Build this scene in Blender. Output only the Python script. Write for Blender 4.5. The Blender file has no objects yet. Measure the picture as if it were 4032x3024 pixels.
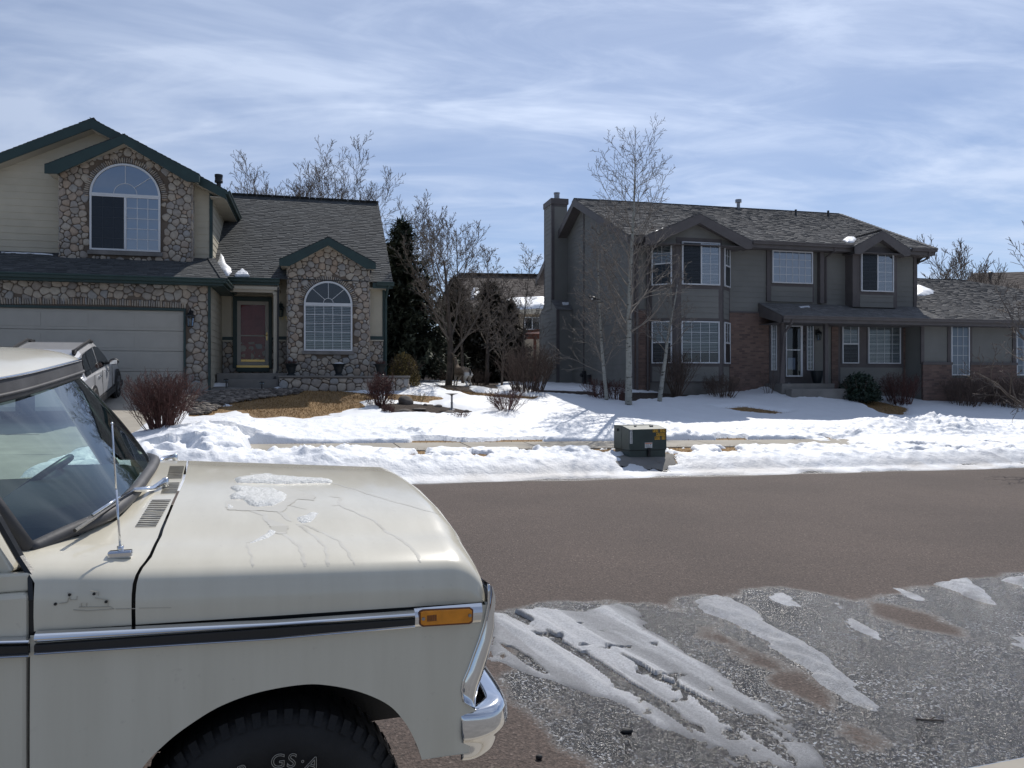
import bpy, math, random
import numpy as np
from mathutils import Vector, Matrix
random.seed(7)
SC = bpy.context.scene
COL = SC.collection
K = 1661.0; HZ = 820.0; EYE = 1.82
R = math.radians

# ---------------------------------------------------------------- materials
def _nt(name):
    m = bpy.data.materials.new(name); m.use_nodes = True
    nt = m.node_tree; b = nt.nodes['Principled BSDF']
    return m, nt, b
def N(nt, t, **kw):
    n = nt.nodes.new(t)
    for k, v in kw.items(): setattr(n, k, v)
    return n
def L(nt, a, b): nt.links.new(a, b)
def mixc(nt, fac, c1, c2, mode='MIX'):
    n = N(nt, 'ShaderNodeMix', data_type='RGBA', blend_type=mode)
    for i, x in ((0, fac), (6, c1), (7, c2)):
        if hasattr(x, 'is_linked') or hasattr(x, 'links'): L(nt, x, n.inputs[i])
        elif isinstance(x, (tuple, list)): n.inputs[i].default_value = (*x[:3], 1)
        else: n.inputs[i].default_value = x
    return n.outputs[2]
def ramp(nt, src, stops, interp='LINEAR'):
    r = N(nt, 'ShaderNodeValToRGB'); r.color_ramp.interpolation = interp
    e = r.color_ramp.elements
    while len(e) < len(stops): e.new(0.5)
    for i, (p, c) in enumerate(stops):
        e[i].position = p
        e[i].color = (*c, 1) if isinstance(c, (tuple, list)) else (c, c, c, 1)
    L(nt, src, r.inputs[0]); return r.outputs[0]
def noise(nt, scale, detail=3, vec=None, rough=.55, dist=0):
    n = N(nt, 'ShaderNodeTexNoise'); n.inputs['Scale'].default_value = scale
    n.inputs['Detail'].default_value = detail; n.inputs['Roughness'].default_value = rough
    n.inputs['Distortion'].default_value = dist
    if vec is None:
        tc = N(nt, 'ShaderNodeTexCoord'); vec = tc.outputs['Object']
    L(nt, vec, n.inputs['Vector']); return n.outputs['Fac']
def mapping(nt, scale=(1,1,1), rot=(0,0,0)):
    tc = N(nt, 'ShaderNodeTexCoord'); mp = N(nt, 'ShaderNodeMapping')
    mp.inputs['Scale'].default_value = scale; mp.inputs['Rotation'].default_value = rot
    L(nt, tc.outputs['Object'], mp.inputs['Vector']); return mp.outputs[0]
def bump(nt, b, h, strength=.4, dist=.01):
    n = N(nt, 'ShaderNodeBump'); n.inputs['Strength'].default_value = strength
    n.inputs['Distance'].default_value = dist; L(nt, h, n.inputs['Height']); L(nt, n.outputs[0], b.inputs['Normal'])
    return n
def M(name, col, rough=.7, var=.12, vscale=3, bscale=60, bstr=.15, bdist=.004, metal=0, spec=.5, rnd=None, coat=0):
    m, nt, b = _nt(name)
    c2 = tuple(max(0, x * (1 - var * 2)) for x in col); c1 = tuple(x * (1 + var) for x in col)
    f = noise(nt, vscale, 4)
    f = ramp(nt, f, [(.3, 0.), (.7, 1.)])
    out = mixc(nt, f, c2, c1)
    if rnd:
        at = N(nt, 'ShaderNodeAttribute', attribute_name='rnd')
        rc = ramp(nt, at.outputs['Fac'], rnd)
        out = mixc(nt, 1.0, rc, ramp(nt, f, [(0, 1 - var * 2), (1, 1 + 0)]), 'MULTIPLY')
    L(nt, out, b.inputs['Base Color'])
    b.inputs['Roughness'].default_value = rough; b.inputs['Metallic'].default_value = metal
    b.inputs['Specular IOR Level'].default_value = spec
    b.inputs['Coat Weight'].default_value = coat
    if bstr > 0: bump(nt, b, noise(nt, bscale, 3), bstr, bdist)
    return m
MT = {}
def mats():
    g = MT
    g['beige'] = M('beige_siding_paint', (.47, .43, .335), .65, .05, 1.5, 40, .1)
    g['beige_trim'] = M('beige_trim_paint', (.45, .41, .33), .6, .04)
    g['green'] = M('dark_green_paint', (.020, .046, .044), .5, .1)
    g['garage_door'] = M('garage_door_paint', (.40, .38, .335), .6, .03)
    g['mortar'] = M('stone_mortar', (.15, .12, .095), .95, .1)
    g['stone'] = M('river_stone', (.4, .35, .3), .85, .14, 9, 50, .3, .004, rnd=[(0, (.27, .25, .235)), (.18, (.36, .325, .285)), (.36, (.43, .37, .305)), (.52, (.47, .42, .35)), (.68, (.34, .34, .335)), (.84, (.42, .325, .245)), (1, (.50, .455, .385))])
    g['slate'] = M('slate_cap', (.2, .19, .18), .8, .15)
    g['shingle_l'] = M('asphalt_shingle_charcoal', (.1, .1, .1), .95, .07, 1.2, 300, .5, .002, rnd=[(0, (.052, .056, .06)), (.5, (.07, .075, .078)), (1, (.094, .099, .102))])
    g['shingle_r'] = M('weathered_shingle_brown', (.15, .13, .12), .95, .07, 1.2, 200, .5, .003, rnd=[(0, (.145, .142, .141)), (.5, (.175, .171, .169)), (1, (.21, .206, .203))])
    g['shingle_f'] = M('far_roof_shingle', (.16, .13, .115), .95, .2, 1.2, 100, .5, .01, rnd=[(0, (.10, .08, .07)), (1, (.2, .17, .15))])
    g['grey'] = M('grey_siding_paint', (.19, .188, .172), .7, .06, 1.2, 30, .15)
    g['grey_trim'] = M('dark_grey_trim_paint', (.105, .092, .09), .65, .08)
    g['fascia_r'] = M('brown_grey_fascia_paint', (.115, .103, .10), .65, .08)
    g['white'] = M('white_vinyl', (.62, .64, .66), .45, .03)
    g['blind'] = M('white_blind', (.6, .62, .62), .6, .03)
    g['dark'] = M('dark_interior', (.018, .02, .024), .8, .1)
    g['curtain'] = M('pale_curtain', (.30, .34, .42), .9, .05)
    g['concrete'] = M('concrete', (.36, .33, .28), .9, .10, 1.6, 90, .3, .003)
    g['concrete_dk'] = M('step_concrete', (.2, .19, .175), .9, .12, 2, 60, .3)
    g['rubber'] = M('black_rubber', (.02, .02, .021), .7, .2, 8, 80, .3)
    g['tyre'] = M('tyre_rubber', (.016, .016, .017), .75, .3, 6, 60, .4)
    g['gasket'] = M('grey_rubber_gasket', (.06, .06, .065), .6, .25, 6)
    g['chrome'] = M('chrome', (.75, .76, .78), .09, .03, 8, 20, .02, .002, metal=1)
    g['steel'] = M('galvanised_steel', (.3, .3, .31), .35, .15, 5, metal=.9)
    g['black'] = M('black_paint', (.012, .013, .015), .4, .2)
    g['brass'] = M('brass', (.50, .36, .14), .3, .1, metal=.9)
    g['bark'] = M('grey_brown_bark', (.105, .085, .07), .95, .25, 7, 60, .5, .008)
    g['twig'] = M('bare_twig', (.18, .15, .125), .9, .2, 5, 0, 0)
    g['dtwig'] = M('dark_twig', (.12, .098, .082), .9, .2, 5, 0, 0)
    g['ptwig'] = M('pale_aspen_twig', (.20, .175, .15), .85, .15, 5, 0, 0)
    g['redtwig'] = M('red_brown_twig', (.10, .045, .038), .85, .25, 6, 0, 0)
    g['browntwig'] = M('brown_twig', (.10, .07, .055), .85, .2, 6, 0, 0)
    g['needle'] = M('spruce_needles', (.035, .05, .04), .8, .3, 2.5, 0, 0, rnd=[(0, (.025, .038, .03)), (1, (.13, .155, .105))])
    g['needle2'] = M('pine_needles', (.045, .05, .032), .8, .35, 2.5, 0, 0, rnd=[(0, (.045, .045, .032)), (1, (.15, .13, .09))])
    g['goldleaf'] = M('golden_green_leaf', (.2, .15, .04), .8, .3, 3, 0, 0, rnd=[(0, (.09, .08, .03)), (1, (.32, .22, .06))])
    g['redleaf'] = M('barberry_leaf', (.1, .03, .03), .8, .3, 3, 0, 0, rnd=[(0, (.05, .02, .02)), (1, (.16, .055, .045))])
    g['evergreen'] = M('broadleaf_evergreen', (.02, .045, .03), .6, .3, 3, 0, 0, rnd=[(0, (.012, .03, .02)), (1, (.04, .075, .045))])
    g['mulch'] = M('bark_mulch', (.05, .034, .025), 1, .3, 14, 60, 1, .02)
    g['rock'] = M('garden_rock', (.17, .15, .13), .9, .25, 5, 30, .6, .02, rnd=[(0, (.09, .08, .07)), (.5, (.19, .16, .135)), (1, (.33, .29, .25))])
    g['drygrass'] = M('dry_grass_blade', (.36, .22, .085), .9, .2, 4, 0, 0, rnd=[(0, (.20, .115, .045)), (.6, (.40, .25, .10)), (1, (.52, .36, .17))])
    g['rwood'] = M('red_stained_wood', (.16, .06, .04), .7, .15)
    g['tan'] = M('tan_stucco', (.29, .24, .175), .85, .06)
    g['urn'] = M('black_urn', (.012, .018, .022), .45, .1)
    g['redwood'] = M('red_door_paint', (.22, .05, .042), .5, .1)
    g['amber'] = M('amber_lens', (.75, .27, .02), .2, .08, 30)
    g['amber_dk'] = M('brown_lens_rim', (.16, .05, .015), .4, .1)
    g['boxgreen'] = M('utility_green_paint', (.045, .066, .06), .42, .12, 3)
    g['yellow'] = M('yellow_sticker', (.75, .42, .05), .6, .05)
    g['paper'] = M('white_sticker', (.75, .75, .73), .6, .03)
    g['orange'] = M('orange_sticker', (.7, .2, .06), .6, .03)
    g['ink'] = M('black_ink', (.02, .02, .02), .6, .05)
    g['plastic'] = M('black_plastic', (.02, .021, .024), .45, .1)
    g['silver'] = M('silver_car_paint', (.55, .55, .56), .3, .03, 2, 0, 0, metal=.35, coat=.6)
    g['seat'] = M('seat_vinyl', (.26, .25, .22), .6, .15)
    g['deer'] = None
    # brick
    m, nt, b = _nt('red_brick'); tc = N(nt, 'ShaderNodeTexCoord')
    sx = N(nt, 'ShaderNodeSeparateXYZ'); L(nt, tc.outputs['Object'], sx.inputs[0])
    ad = N(nt, 'ShaderNodeMath', operation='ADD'); L(nt, sx.outputs[0], ad.inputs[0]); L(nt, sx.outputs[1], ad.inputs[1])
    cx = N(nt, 'ShaderNodeCombineXYZ'); L(nt, ad.outputs[0], cx.inputs[0]); L(nt, sx.outputs[2], cx.inputs[1])
    br = N(nt, 'ShaderNodeTexBrick'); L(nt, cx.outputs[0], br.inputs['Vector'])
    for k, v in (('Scale', 1.), ('Brick Width', .23), ('Row Height', .077), ('Mortar Size', .008), ('Bias', 0)): br.inputs[k].default_value = v
    br.inputs['Color1'].default_value = (.22, .135, .105, 1); br.inputs['Color2'].default_value = (.08, .052, .046, 1); br.inputs['Mortar'].default_value = (.14, .11, .095, 1)
    L(nt, mixc(nt, .35, br.outputs['Color'], ramp(nt, noise(nt, 1.8, 4), [(.35, (.12, .083, .07)), (.7, (.19, .135, .11))])), b.inputs['Base Color'])
    b.inputs['Roughness'].default_value = .9; bump(nt, b, br.outputs['Fac'], -.5, .006); g['brick'] = m
    # glass (thin pane: reflection over transparency)
    def glass(name, tint, refl, rough=.02):
        m, nt, b = _nt(name); out = nt.nodes['Material Output']; nt.nodes.remove(b)
        tr = N(nt, 'ShaderNodeBsdfTransparent'); tr.inputs[0].default_value = (*tint, 1)
        gl = N(nt, 'ShaderNodeBsdfGlossy'); gl.inputs['Roughness'].default_value = rough; gl.inputs[0].default_value = (.9, .95, 1, 1)
        fr = N(nt, 'ShaderNodeFresnel'); fr.inputs[0].default_value = 1.5
        mul = N(nt, 'ShaderNodeMath', operation='MULTIPLY_ADD'); mul.inputs[1].default_value = 1.0; mul.inputs[2].default_value = refl
        L(nt, fr.outputs[0], mul.inputs[0]); mx = N(nt, 'ShaderNodeMixShader')
        L(nt, mul.outputs[0], mx.inputs[0]); L(nt, tr.outputs[0], mx.inputs[1]); L(nt, gl.outputs[0], mx.inputs[2]); L(nt, mx.outputs[0], out.inputs[0])
        bp = N(nt, 'ShaderNodeBump'); bp.inputs['Strength'].default_value = .01; bp.inputs['Distance'].default_value = .01
        L(nt, noise(nt, 1.5, 2), bp.inputs['Height']); L(nt, bp.outputs[0], gl.inputs['Normal']); return m
    g['glass'] = glass('window_glass', (.75, .8, .82), .035)
    g['glass_blue'] = glass('sky_reflecting_glass', (.6, .66, .72), .24)
    g['screen'] = glass('insect_screen_glass', (.22, .24, .27), .0, .3)
    g['autoglass'] = glass('windshield_glass', (.56, .75, .68), .06)
    g['clear'] = glass('storm_door_glass', (.95, .96, .96), -.02)
    g['carglass'] = glass('tinted_car_glass', (.3, .34, .34), .12)
    # aspen bark
    m, nt, b = _nt('aspen_bark'); v = mapping(nt, (6, 6, 14))
    f = noise(nt, 1, 3, v, .6)
    c = ramp(nt, f, [(0, (.03, .025, .02)), (.36, (.05, .045, .04)), (.42, (.27, .27, .24)), (1, (.40, .40, .36))])
    L(nt, c, b.inputs['Base Color']); b.inputs['Roughness'].default_value = .8; g['aspen'] = m
    # truck paint
    m, nt, b = _nt('cream_truck_paint')
    v = mapping(nt, (9, 3, .9)); st = ramp(nt, noise(nt, 1, 5, v, .6), [(.35, 0.), (.75, 1.)])
    gr = ramp(nt, noise(nt, 35, 5), [(.66, 0.), (.8, .35)])
    c = mixc(nt, st, (.655, .615, .505), (.585, .545, .44)); c = mixc(nt, gr, c, (.38, .34, .28))
    L(nt, c, b.inputs['Base Color']); b.inputs['Roughness'].default_value = .27; b.inputs['Coat Weight'].default_value = .6; b.inputs['Coat Roughness'].default_value = .1
    bump(nt, b, noise(nt, 2.5, 2), .06, .02); g['cream'] = m
    # snow
    def snow(name, c, bs, gloss):
        m, nt, b = _nt(name)
        f = noise(nt, 2.2, 5); at = N(nt, 'ShaderNodeAttribute', attribute_name='rnd'); c0 = mixc(nt, ramp(nt, f, [(.3, 0.), (.7, 1.)]), c, tuple(x * .95 for x in c)); gr = mixc(nt, ramp(nt, noise(nt, 40, 4, None, .75), [(.58, 0.), (.72, .45)]), (.52, .50, .48), (.16, .14, .12))
        L(nt, mixc(nt, at.outputs['Fac'], c0, gr), b.inputs['Base Color'])
        b.inputs['Roughness'].default_value = gloss; b.inputs['Subsurface Weight'].default_value = .0
        n1 = noise(nt, 14, 6, None, .65); bump(nt, b, n1, bs, .05); return m
    g['snow'] = snow('snow', (.82, .84, .87), .45, .6)
    g['snow_smooth'] = snow('smooth_snow', (.80, .82, .85), .15, .55)
    # ice / slush
    m, nt, b = _nt('granular_ice')
    at = N(nt, 'ShaderNodeAttribute', attribute_name='rnd')
    sp = ramp(nt, noise(nt, 60, 4, None, .7), [(.3, (.50, .50, .51)), (.7, (.86, .87, .89))])
    L(nt, mixc(nt, at.outputs['Fac'], (.10, .10, .105), sp), b.inputs['Base Color']); b.inputs['Roughness'].default_value = .28
    bump(nt, b, noise(nt, 85, 5, None, .8), 1.0, .02); g['ice'] = m
    m, nt, b = _nt('melting_ice')
    L(nt, ramp(nt, noise(nt, 90, 4, None, .7), [(.3, (.62, .62, .59)), (.7, (.88, .88, .85))]), b.inputs['Base Color']); b.inputs['Roughness'].default_value = .25
    bump(nt, b, noise(nt, 110, 4, None, .7), .8, .01); g['melt'] = m
    m, nt, b = _nt('water_film'); b.inputs['Base Color'].default_value = (.44, .42, .37, 1); b.inputs['Roughness'].default_value = .22
    L(nt, ramp(nt, noise(nt, 9, 2), [(.3, (.56, .53, .455)), (.8, (.60, .57, .49))]), b.inputs['Base Color']); g['film'] = m
    # soil / dry lawn ground
    m, nt, b = _nt('dry_lawn')
    c = ramp(nt, noise(nt, 30, 5, None, .7), [(.3, (.16, .095, .04)), (.5, (.30, .185, .075)), (.75, (.42, .28, .13))])
    c = mixc(nt, ramp(nt, noise(nt, .7, 3), [(.35, .5), (.7, 0.)]), c, (.13, .085, .05))
    L(nt, c, b.inputs['Base Color']); b.inputs['Roughness'].default_value = .95; bump(nt, b, noise(nt, 45, 4), .8, .02); g['lawn'] = m
    # road
    m, nt, b = _nt('wet_and_dry_asphalt')
    tc = N(nt, 'ShaderNodeTexCoord')
    vo = N(nt, 'ShaderNodeTexVoronoi'); vo.inputs['Scale'].default_value = 75; L(nt, tc.outputs['Object'], vo.inputs['Vector'])
    agg = ramp(nt, vo.outputs['Color'], [(0, (.03, .025, .022)), (.5, (.085, .071, .062)), (.85, (.15, .125, .11)), (1, (.42, .38, .34))])
    agg = mixc(nt, .55, agg, ramp(nt, noise(nt, 55, 3, None, .7), [(.35, (.035, .029, .026)), (.65, (.155, .128, .114))]))
    big = ramp(nt, noise(nt, .35, 4), [(.35, (.74, .67, .65)), (.7, (.98, .885, .85))])
    agg = mixc(nt, 1.0, agg, big, 'MULTIPLY')
    at = N(nt, 'ShaderNodeAttribute', attribute_name='rnd')
    wn = noise(nt, 45, 4, None, .8)
    ma = N(nt, 'ShaderNodeMath', operation='MULTIPLY_ADD'); L(nt, wn, ma.inputs[0]); ma.inputs[1].default_value = .9; ma.inputs[2].default_value = -.45
    a2 = N(nt, 'ShaderNodeMath', operation='ADD', use_clamp=True); L(nt, at.outputs['Fac'], a2.inputs[0]); L(nt, ma.outputs[0], a2.inputs[1])
    wet = ramp(nt, a2.outputs[0], [(.28, 0.), (.72, 1.)])
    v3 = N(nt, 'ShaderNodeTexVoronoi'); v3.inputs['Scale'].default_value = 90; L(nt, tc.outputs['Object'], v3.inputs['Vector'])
    s3 = N(nt, 'ShaderNodeSeparateColor'); L(nt, v3.outputs['Color'], s3.inputs[0]); glint_mask = mixc(nt, 1.0, ramp(nt, s3.outputs[0], [(.84, 0.), (.90, 1.)]), ramp(nt, noise(nt, 1.6, 4), [(.40, .15), (.66, 1.)]), 'MULTIPLY')
    icy = mixc(nt, glint_mask, mixc(nt, .93, agg, (.008, .008, .009)), (.40, .42, .45))  # pale cells: ice grains, with sun sparkle painted into the wet colour
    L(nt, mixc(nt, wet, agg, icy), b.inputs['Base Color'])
    L(nt, ramp(nt, wet, [(0, .9), (1, .21)]), b.inputs['Roughness']); b.inputs['Specular IOR Level'].default_value = .42
    h = mixc(nt, .5, vo.outputs['Distance'], noise(nt, 130, 3, None, .7))
    bp = bump(nt, b, h, .9, .009)
    v2 = N(nt, 'ShaderNodeTexVoronoi'); v2.inputs['Scale'].default_value = 105; L(nt, tc.outputs['Object'], v2.inputs['Vector'])
    va = N(nt, 'ShaderNodeVectorMath', operation='SUBTRACT'); L(nt, v2.outputs['Color'], va.inputs[0]); va.inputs[1].default_value = (.5, .5, .5)
    vm = N(nt, 'ShaderNodeVectorMath', operation='MULTIPLY'); L(nt, va.outputs[0], vm.inputs[0]); vm.inputs[1].default_value = (.95, .95, 0)
    gl = N(nt, 'ShaderNodeVectorMath', operation='SCALE'); L(nt, vm.outputs[0], gl.inputs[0]); L(nt, wet, gl.inputs['Scale'])
    vb = N(nt, 'ShaderNodeVectorMath', operation='ADD'); L(nt, bp.outputs[0], vb.inputs[0]); L(nt, gl.outputs[0], vb.inputs[1])
    vn_ = N(nt, 'ShaderNodeVectorMath', operation='NORMALIZE'); L(nt, vb.outputs[0], vn_.inputs[0]); L(nt, vn_.outputs[0], b.inputs['Normal']); g['road'] = m
mats()

# ---------------------------------------------------------------- mesh builder
class MB:
    def __init__(s): s.v = []; s.f = []; s.r = []; s.val = .5; s.X = None; s.g = []; s.marks = []
    def mark(s): s.marks.append((len(s.v), len(s.f)))
    def add(s, vs, fs):
        n = len(s.v); s.g.append((n, len(s.f)))
        if s.X: vs = [s.X(Vector(v)) for v in vs]
        s.v.extend([tuple(v) for v in vs]); s.r.extend([s.val] * len(vs))
        s.f.extend([tuple(i + n for i in f) for f in fs])
    def box(s, x0, x1, y0, y1, z0, z1):
        s.add([(x0,y0,z0),(x1,y0,z0),(x1,y1,z0),(x0,y1,z0),(x0,y0,z1),(x1,y0,z1),(x1,y1,z1),(x0,y1,z1)],
              [(0,3,2,1),(4,5,6,7),(0,1,5,4),(1,2,6,5),(2,3,7,6),(3,0,4,7)])
    def prism(s, pts, d):
        n = len(pts); d = Vector(d); a = [Vector(p) for p in pts]
        s.add(a + [p + d for p in a], [tuple(range(n))[::-1], tuple(range(n, 2*n))] + [(i, (i+1) % n, n + (i+1) % n, n + i) for i in range(n)])
    def quad(s, *p): s.add(list(p), [tuple(range(len(p)))])
    def tube(s, path, rad, n=6, cap=True):
        P = [Vector(p) for p in path]; m = len(P)
        if not isinstance(rad, (list, tuple)): rad = [rad] * m
        vs = []; up = None
        for i in range(m):
            t = (P[min(i+1, m-1)] - P[max(i-1, 0)]); t = t.normalized() if t.length > 1e-9 else Vector((0,0,1))
            if up is None: up = t.orthogonal().normalized()
            up = (up - t * up.dot(t)); up = up.normalized() if up.length > 1e-6 else t.orthogonal().normalized()
            sd = t.cross(up)
            for k in range(n):
                a = 2 * math.pi * k / n
                vs.append(P[i] + (up * math.cos(a) + sd * math.sin(a)) * rad[i])
        fs = [(i*n+k, i*n+(k+1) % n, (i+1)*n+(k+1) % n, (i+1)*n+k) for i in range(m-1) for k in range(n)]
        if cap: fs += [tuple(range(n))[::-1], tuple(range((m-1)*n, m*n))]
        s.add(vs, fs)
    def lathe(s, prof, c=(0,0,0), n=20, axis='z'):
        c = Vector(c); vs = []
        for r, h in prof:
            for k in range(n):
                a = 2*math.pi*k/n
                p = (r*math.cos(a), r*math.sin(a), h) if axis == 'z' else ((r*math.cos(a), h, r*math.sin(a)) if axis == 'y' else (h, r*math.cos(a), r*math.sin(a)))
                vs.append(c + Vector(p))
        m = len(prof)
        s.add(vs, [(i*n+k, i*n+(k+1) % n, (i+1)*n+(k+1) % n, (i+1)*n+k) for i in range(m-1) for k in range(n)] + [tuple(range(n))[::-1], tuple(range((m-1)*n, m*n))])
    def blob(s, c, r, sub=2, amp=.2, seed=0, flat=1.0):
        rg = random.Random(seed); ns = [(Vector((rg.gauss(0,1), rg.gauss(0,1), rg.gauss(0,1))).normalized(), rg.uniform(-1, 1)) for _ in range(9)]
        nu, nv = 6*sub, 4*sub; vs = []
        for j in range(nv+1):
            th = math.pi*j/nv
            for i in range(nu):
                ph = 2*math.pi*i/nu
                d = Vector((math.sin(th)*math.cos(ph), math.sin(th)*math.sin(ph), math.cos(th)))
                q = 1 + amp*sum(w*max(0, d.dot(a))**2 for a, w in ns)
                vs.append(Vector(c) + Vector((d.x*r[0], d.y*r[1], d.z*r[2]))*q)
        s.add(vs, [(j*nu+i, j*nu+(i+1) % nu, (j+1)*nu+(i+1) % nu, (j+1)*nu+i) for j in range(nv) for i in range(nu)])
    def mesh(s, name, smooth=False):
        me = bpy.data.meshes.new(name); me.from_pydata(s.v, [], s.f)
        at = me.attributes.new('rnd', 'FLOAT', 'POINT'); at.data.foreach_set('value', s.r)
        me.update()
        if smooth: me.polygons.foreach_set('use_smooth', [True]*len(me.polygons))
        return me
SPLIT = {'brick_wall', 'downspout', 'porch_post', 'corner_trim', 'brick_cap', 'kick_plate', 'mortar_bed', 'soffit_vent', 'vent_slot', 'badge_hole', 'screw', 'hinge', 'window_backing', 'porch_step', 'gutter', 'trim_board', 'stone_cap'}
def obj(name, mb, mat, parent=None, smooth=False, bev=0, loc=None, rot=None, angle=None):
    if isinstance(mb, MB):
        cuts = mb.g if name in SPLIT else (mb.marks if name in ('siding', 'stone_cladding', 'utility_meter') else [])
        if len(cuts) > 1:
            c = [(0, 0)]+list(cuts[1:])+[(len(mb.v), len(mb.f))]; first = None
            for (v0, f0), (v1, f1) in zip(c[:-1], c[1:]):
                if f1 == f0: continue
                q = MB(); q.v = mb.v[v0:v1]; q.r = mb.r[v0:v1]; q.f = [tuple(i-v0 for i in f) for f in mb.f[f0:f1]]
                o = obj(name, q, mat, parent, smooth, bev, loc, rot); first = first or o
            return first
    me = mb.mesh(name, smooth) if isinstance(mb, MB) else mb
    if isinstance(mat, str): mat = MT[mat]
    if not me.materials: me.materials.append(mat)
    o = bpy.data.objects.new(name, me); COL.objects.link(o)
    if parent: o.parent = parent
    if loc is not None: o.location = loc
    if rot is not None: o.rotation_euler = rot
    if bev:
        b = o.modifiers.new('bevel', 'BEVEL'); b.width = bev; b.segments = 2; b.limit_method = 'ANGLE'; b.angle_limit = R(40)
    return o
def tag(o, label=None, cat=None, group=None, kind=None):
    if label: o['label'] = label
    if cat: o['category'] = cat
    if group: o['group'] = group
    if kind: o['kind'] = kind
    return o
def empty(name, loc, rz=0):
    o = bpy.data.objects.new(name, None); COL.objects.link(o); o.location = loc; o.rotation_euler = (0, 0, rz); o.empty_display_size = .2
    return o
def textmesh(s, size, depth=.002, outline=0):
    c = bpy.data.curves.new('t', 'FONT'); c.body = s; c.size = size; c.align_x = 'CENTER'; c.align_y = 'CENTER'
    if outline: c.fill_mode = 'NONE'; c.bevel_depth = outline; c.bevel_resolution = 1
    else: c.extrude = depth
    o = bpy.data.objects.new('t', c); COL.objects.link(o)
    me = bpy.data.meshes.new_from_object(o.evaluated_get(bpy.context.evaluated_depsgraph_get()))
    bpy.data.objects.remove(o); return me

# ---------------------------------------------------------------- frames and terrain
A_ST = R(19); ES = Vector((math.cos(A_ST), math.sin(A_ST))); ET = Vector((-math.sin(A_ST), math.cos(A_ST)))
def st(x, y): return x*ES.x + y*ES.y, x*ET.x + y*ET.y
def xy(s, t): return s*ES.x + t*ET.x, s*ES.y + t*ET.y
PT = [-400, 2.2, 2.8, 13.68, 13.95, 14.15, 14.5, 15.6, 16.85, 20.2, 23.5, 25.5, 33, 60, 900]
PQ = [.15, .0, 0, 0, .04, .15, .28, .41, .46, .93, 1.46, 1.66, 1.86, 1.6, -8]
def Hst(s, t):
    return np.interp(t, PT, PQ) - .018*np.clip(s, -60, 60)
def H(x, y):
    s, t = st(x, y); return float(Hst(s, t))
def G(px, py, dz=0):
    k = (px-1106)/K; m = (HZ-py)/K; lo = None; y = 2.5; prev = y
    while y < 200:
        if EYE + m*y < H(k*y, y)+dz: lo = prev; break
        prev = y; y *= 1.01
    if lo is None: return Vector((k*60, 60, H(k*60, 60)))
    a, b = lo, y
    for _ in range(30):
        c = (a+b)/2
        if EYE + m*c < H(k*c, c)+dz: b = c
        else: a = c
    return Vector((k*a, a, EYE+m*a))
def at(px, py, Y): return Vector(((px-1106)/K*Y, Y, EYE+(HZ-py)/K*Y))
class Frame:
    def __init__(s, yaw, o): s.a = yaw; s.o = Vector(o); s.e = Vector((math.cos(yaw), math.sin(yaw))); s.f = Vector((-math.sin(yaw), math.cos(yaw)))
    def hit(s, px, py, w=0):      # pixel on the plane w = const -> (u, z)
        k = (px-1106)/K; Y = (s.o.dot(s.f)+w)/(k*s.f.x+s.f.y); P = Vector((k*Y, Y))-s.o
        return P.dot(s.e), EYE+(HZ-py)/K*Y
    def side(s, px, py, u=0):     # pixel on the plane u = const -> (w, z)
        k = (px-1106)/K; Y = (s.o.dot(s.e)+u)/(k*s.e.x+s.e.y); P = Vector((k*Y, Y))-s.o
        return P.dot(s.f), EYE+(HZ-py)/K*Y
    def world(s, u, w, z=0): p = s.o+s.e*u+s.f*w; return Vector((p.x, p.y, z))
    def rect(s, x0, y0, x1, y1, w=0):
        xm, ym = (x0+x1)/2, (y0+y1)/2
        return s.hit(x0, ym, w)[0], s.hit(x1, ym, w)[0], s.hit(xm, y1, w)[1], s.hit(xm, y0, w)[1]
# numpy noise
def vn(x, y, seed=0):
    xi = np.floor(x); yi = np.floor(y); fx = x-xi; fy = y-yi; fx = fx*fx*(3-2*fx); fy = fy*fy*(3-2*fy)
    def h(a, b):
        q = np.sin(a*127.1+b*311.7+seed*74.7)*43758.5453; return q-np.floor(q)
    return (h(xi, yi)*(1-fx)+h(xi+1, yi)*fx)*(1-fy)+(h(xi, yi+1)*(1-fx)+h(xi+1, yi+1)*fx)*fy
def fbm(x, y, sc, oct=4, seed=0):
    a = 1; s = 0; n = 0
    for i in range(oct):
        s = s+a*vn(x*sc, y*sc, seed+i); n += a; a *= .5; sc *= 2.03
    return s/n
def sdpoly(x, y, P):
    d = np.full(x.shape, 1e9); ins = np.zeros(x.shape, bool); n = len(P)
    for i in range(n):
        ax, ay = P[i][0], P[i][1]; bx, by = P[(i+1) % n][0], P[(i+1) % n][1]
        ex, ey = bx-ax, by-ay; wx, wy = x-ax, y-ay
        t = np.clip((wx*ex+wy*ey)/(ex*ex+ey*ey+1e-12), 0, 1)
        d = np.minimum(d, np.hypot(wx-ex*t, wy-ey*t))
        c = ((ay > y) != (by > y)) & (x < (bx-ax)*(y-ay)/(by-ay+1e-12)+ax)
        ins ^= c
    return np.where(ins, -d, d)
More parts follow.
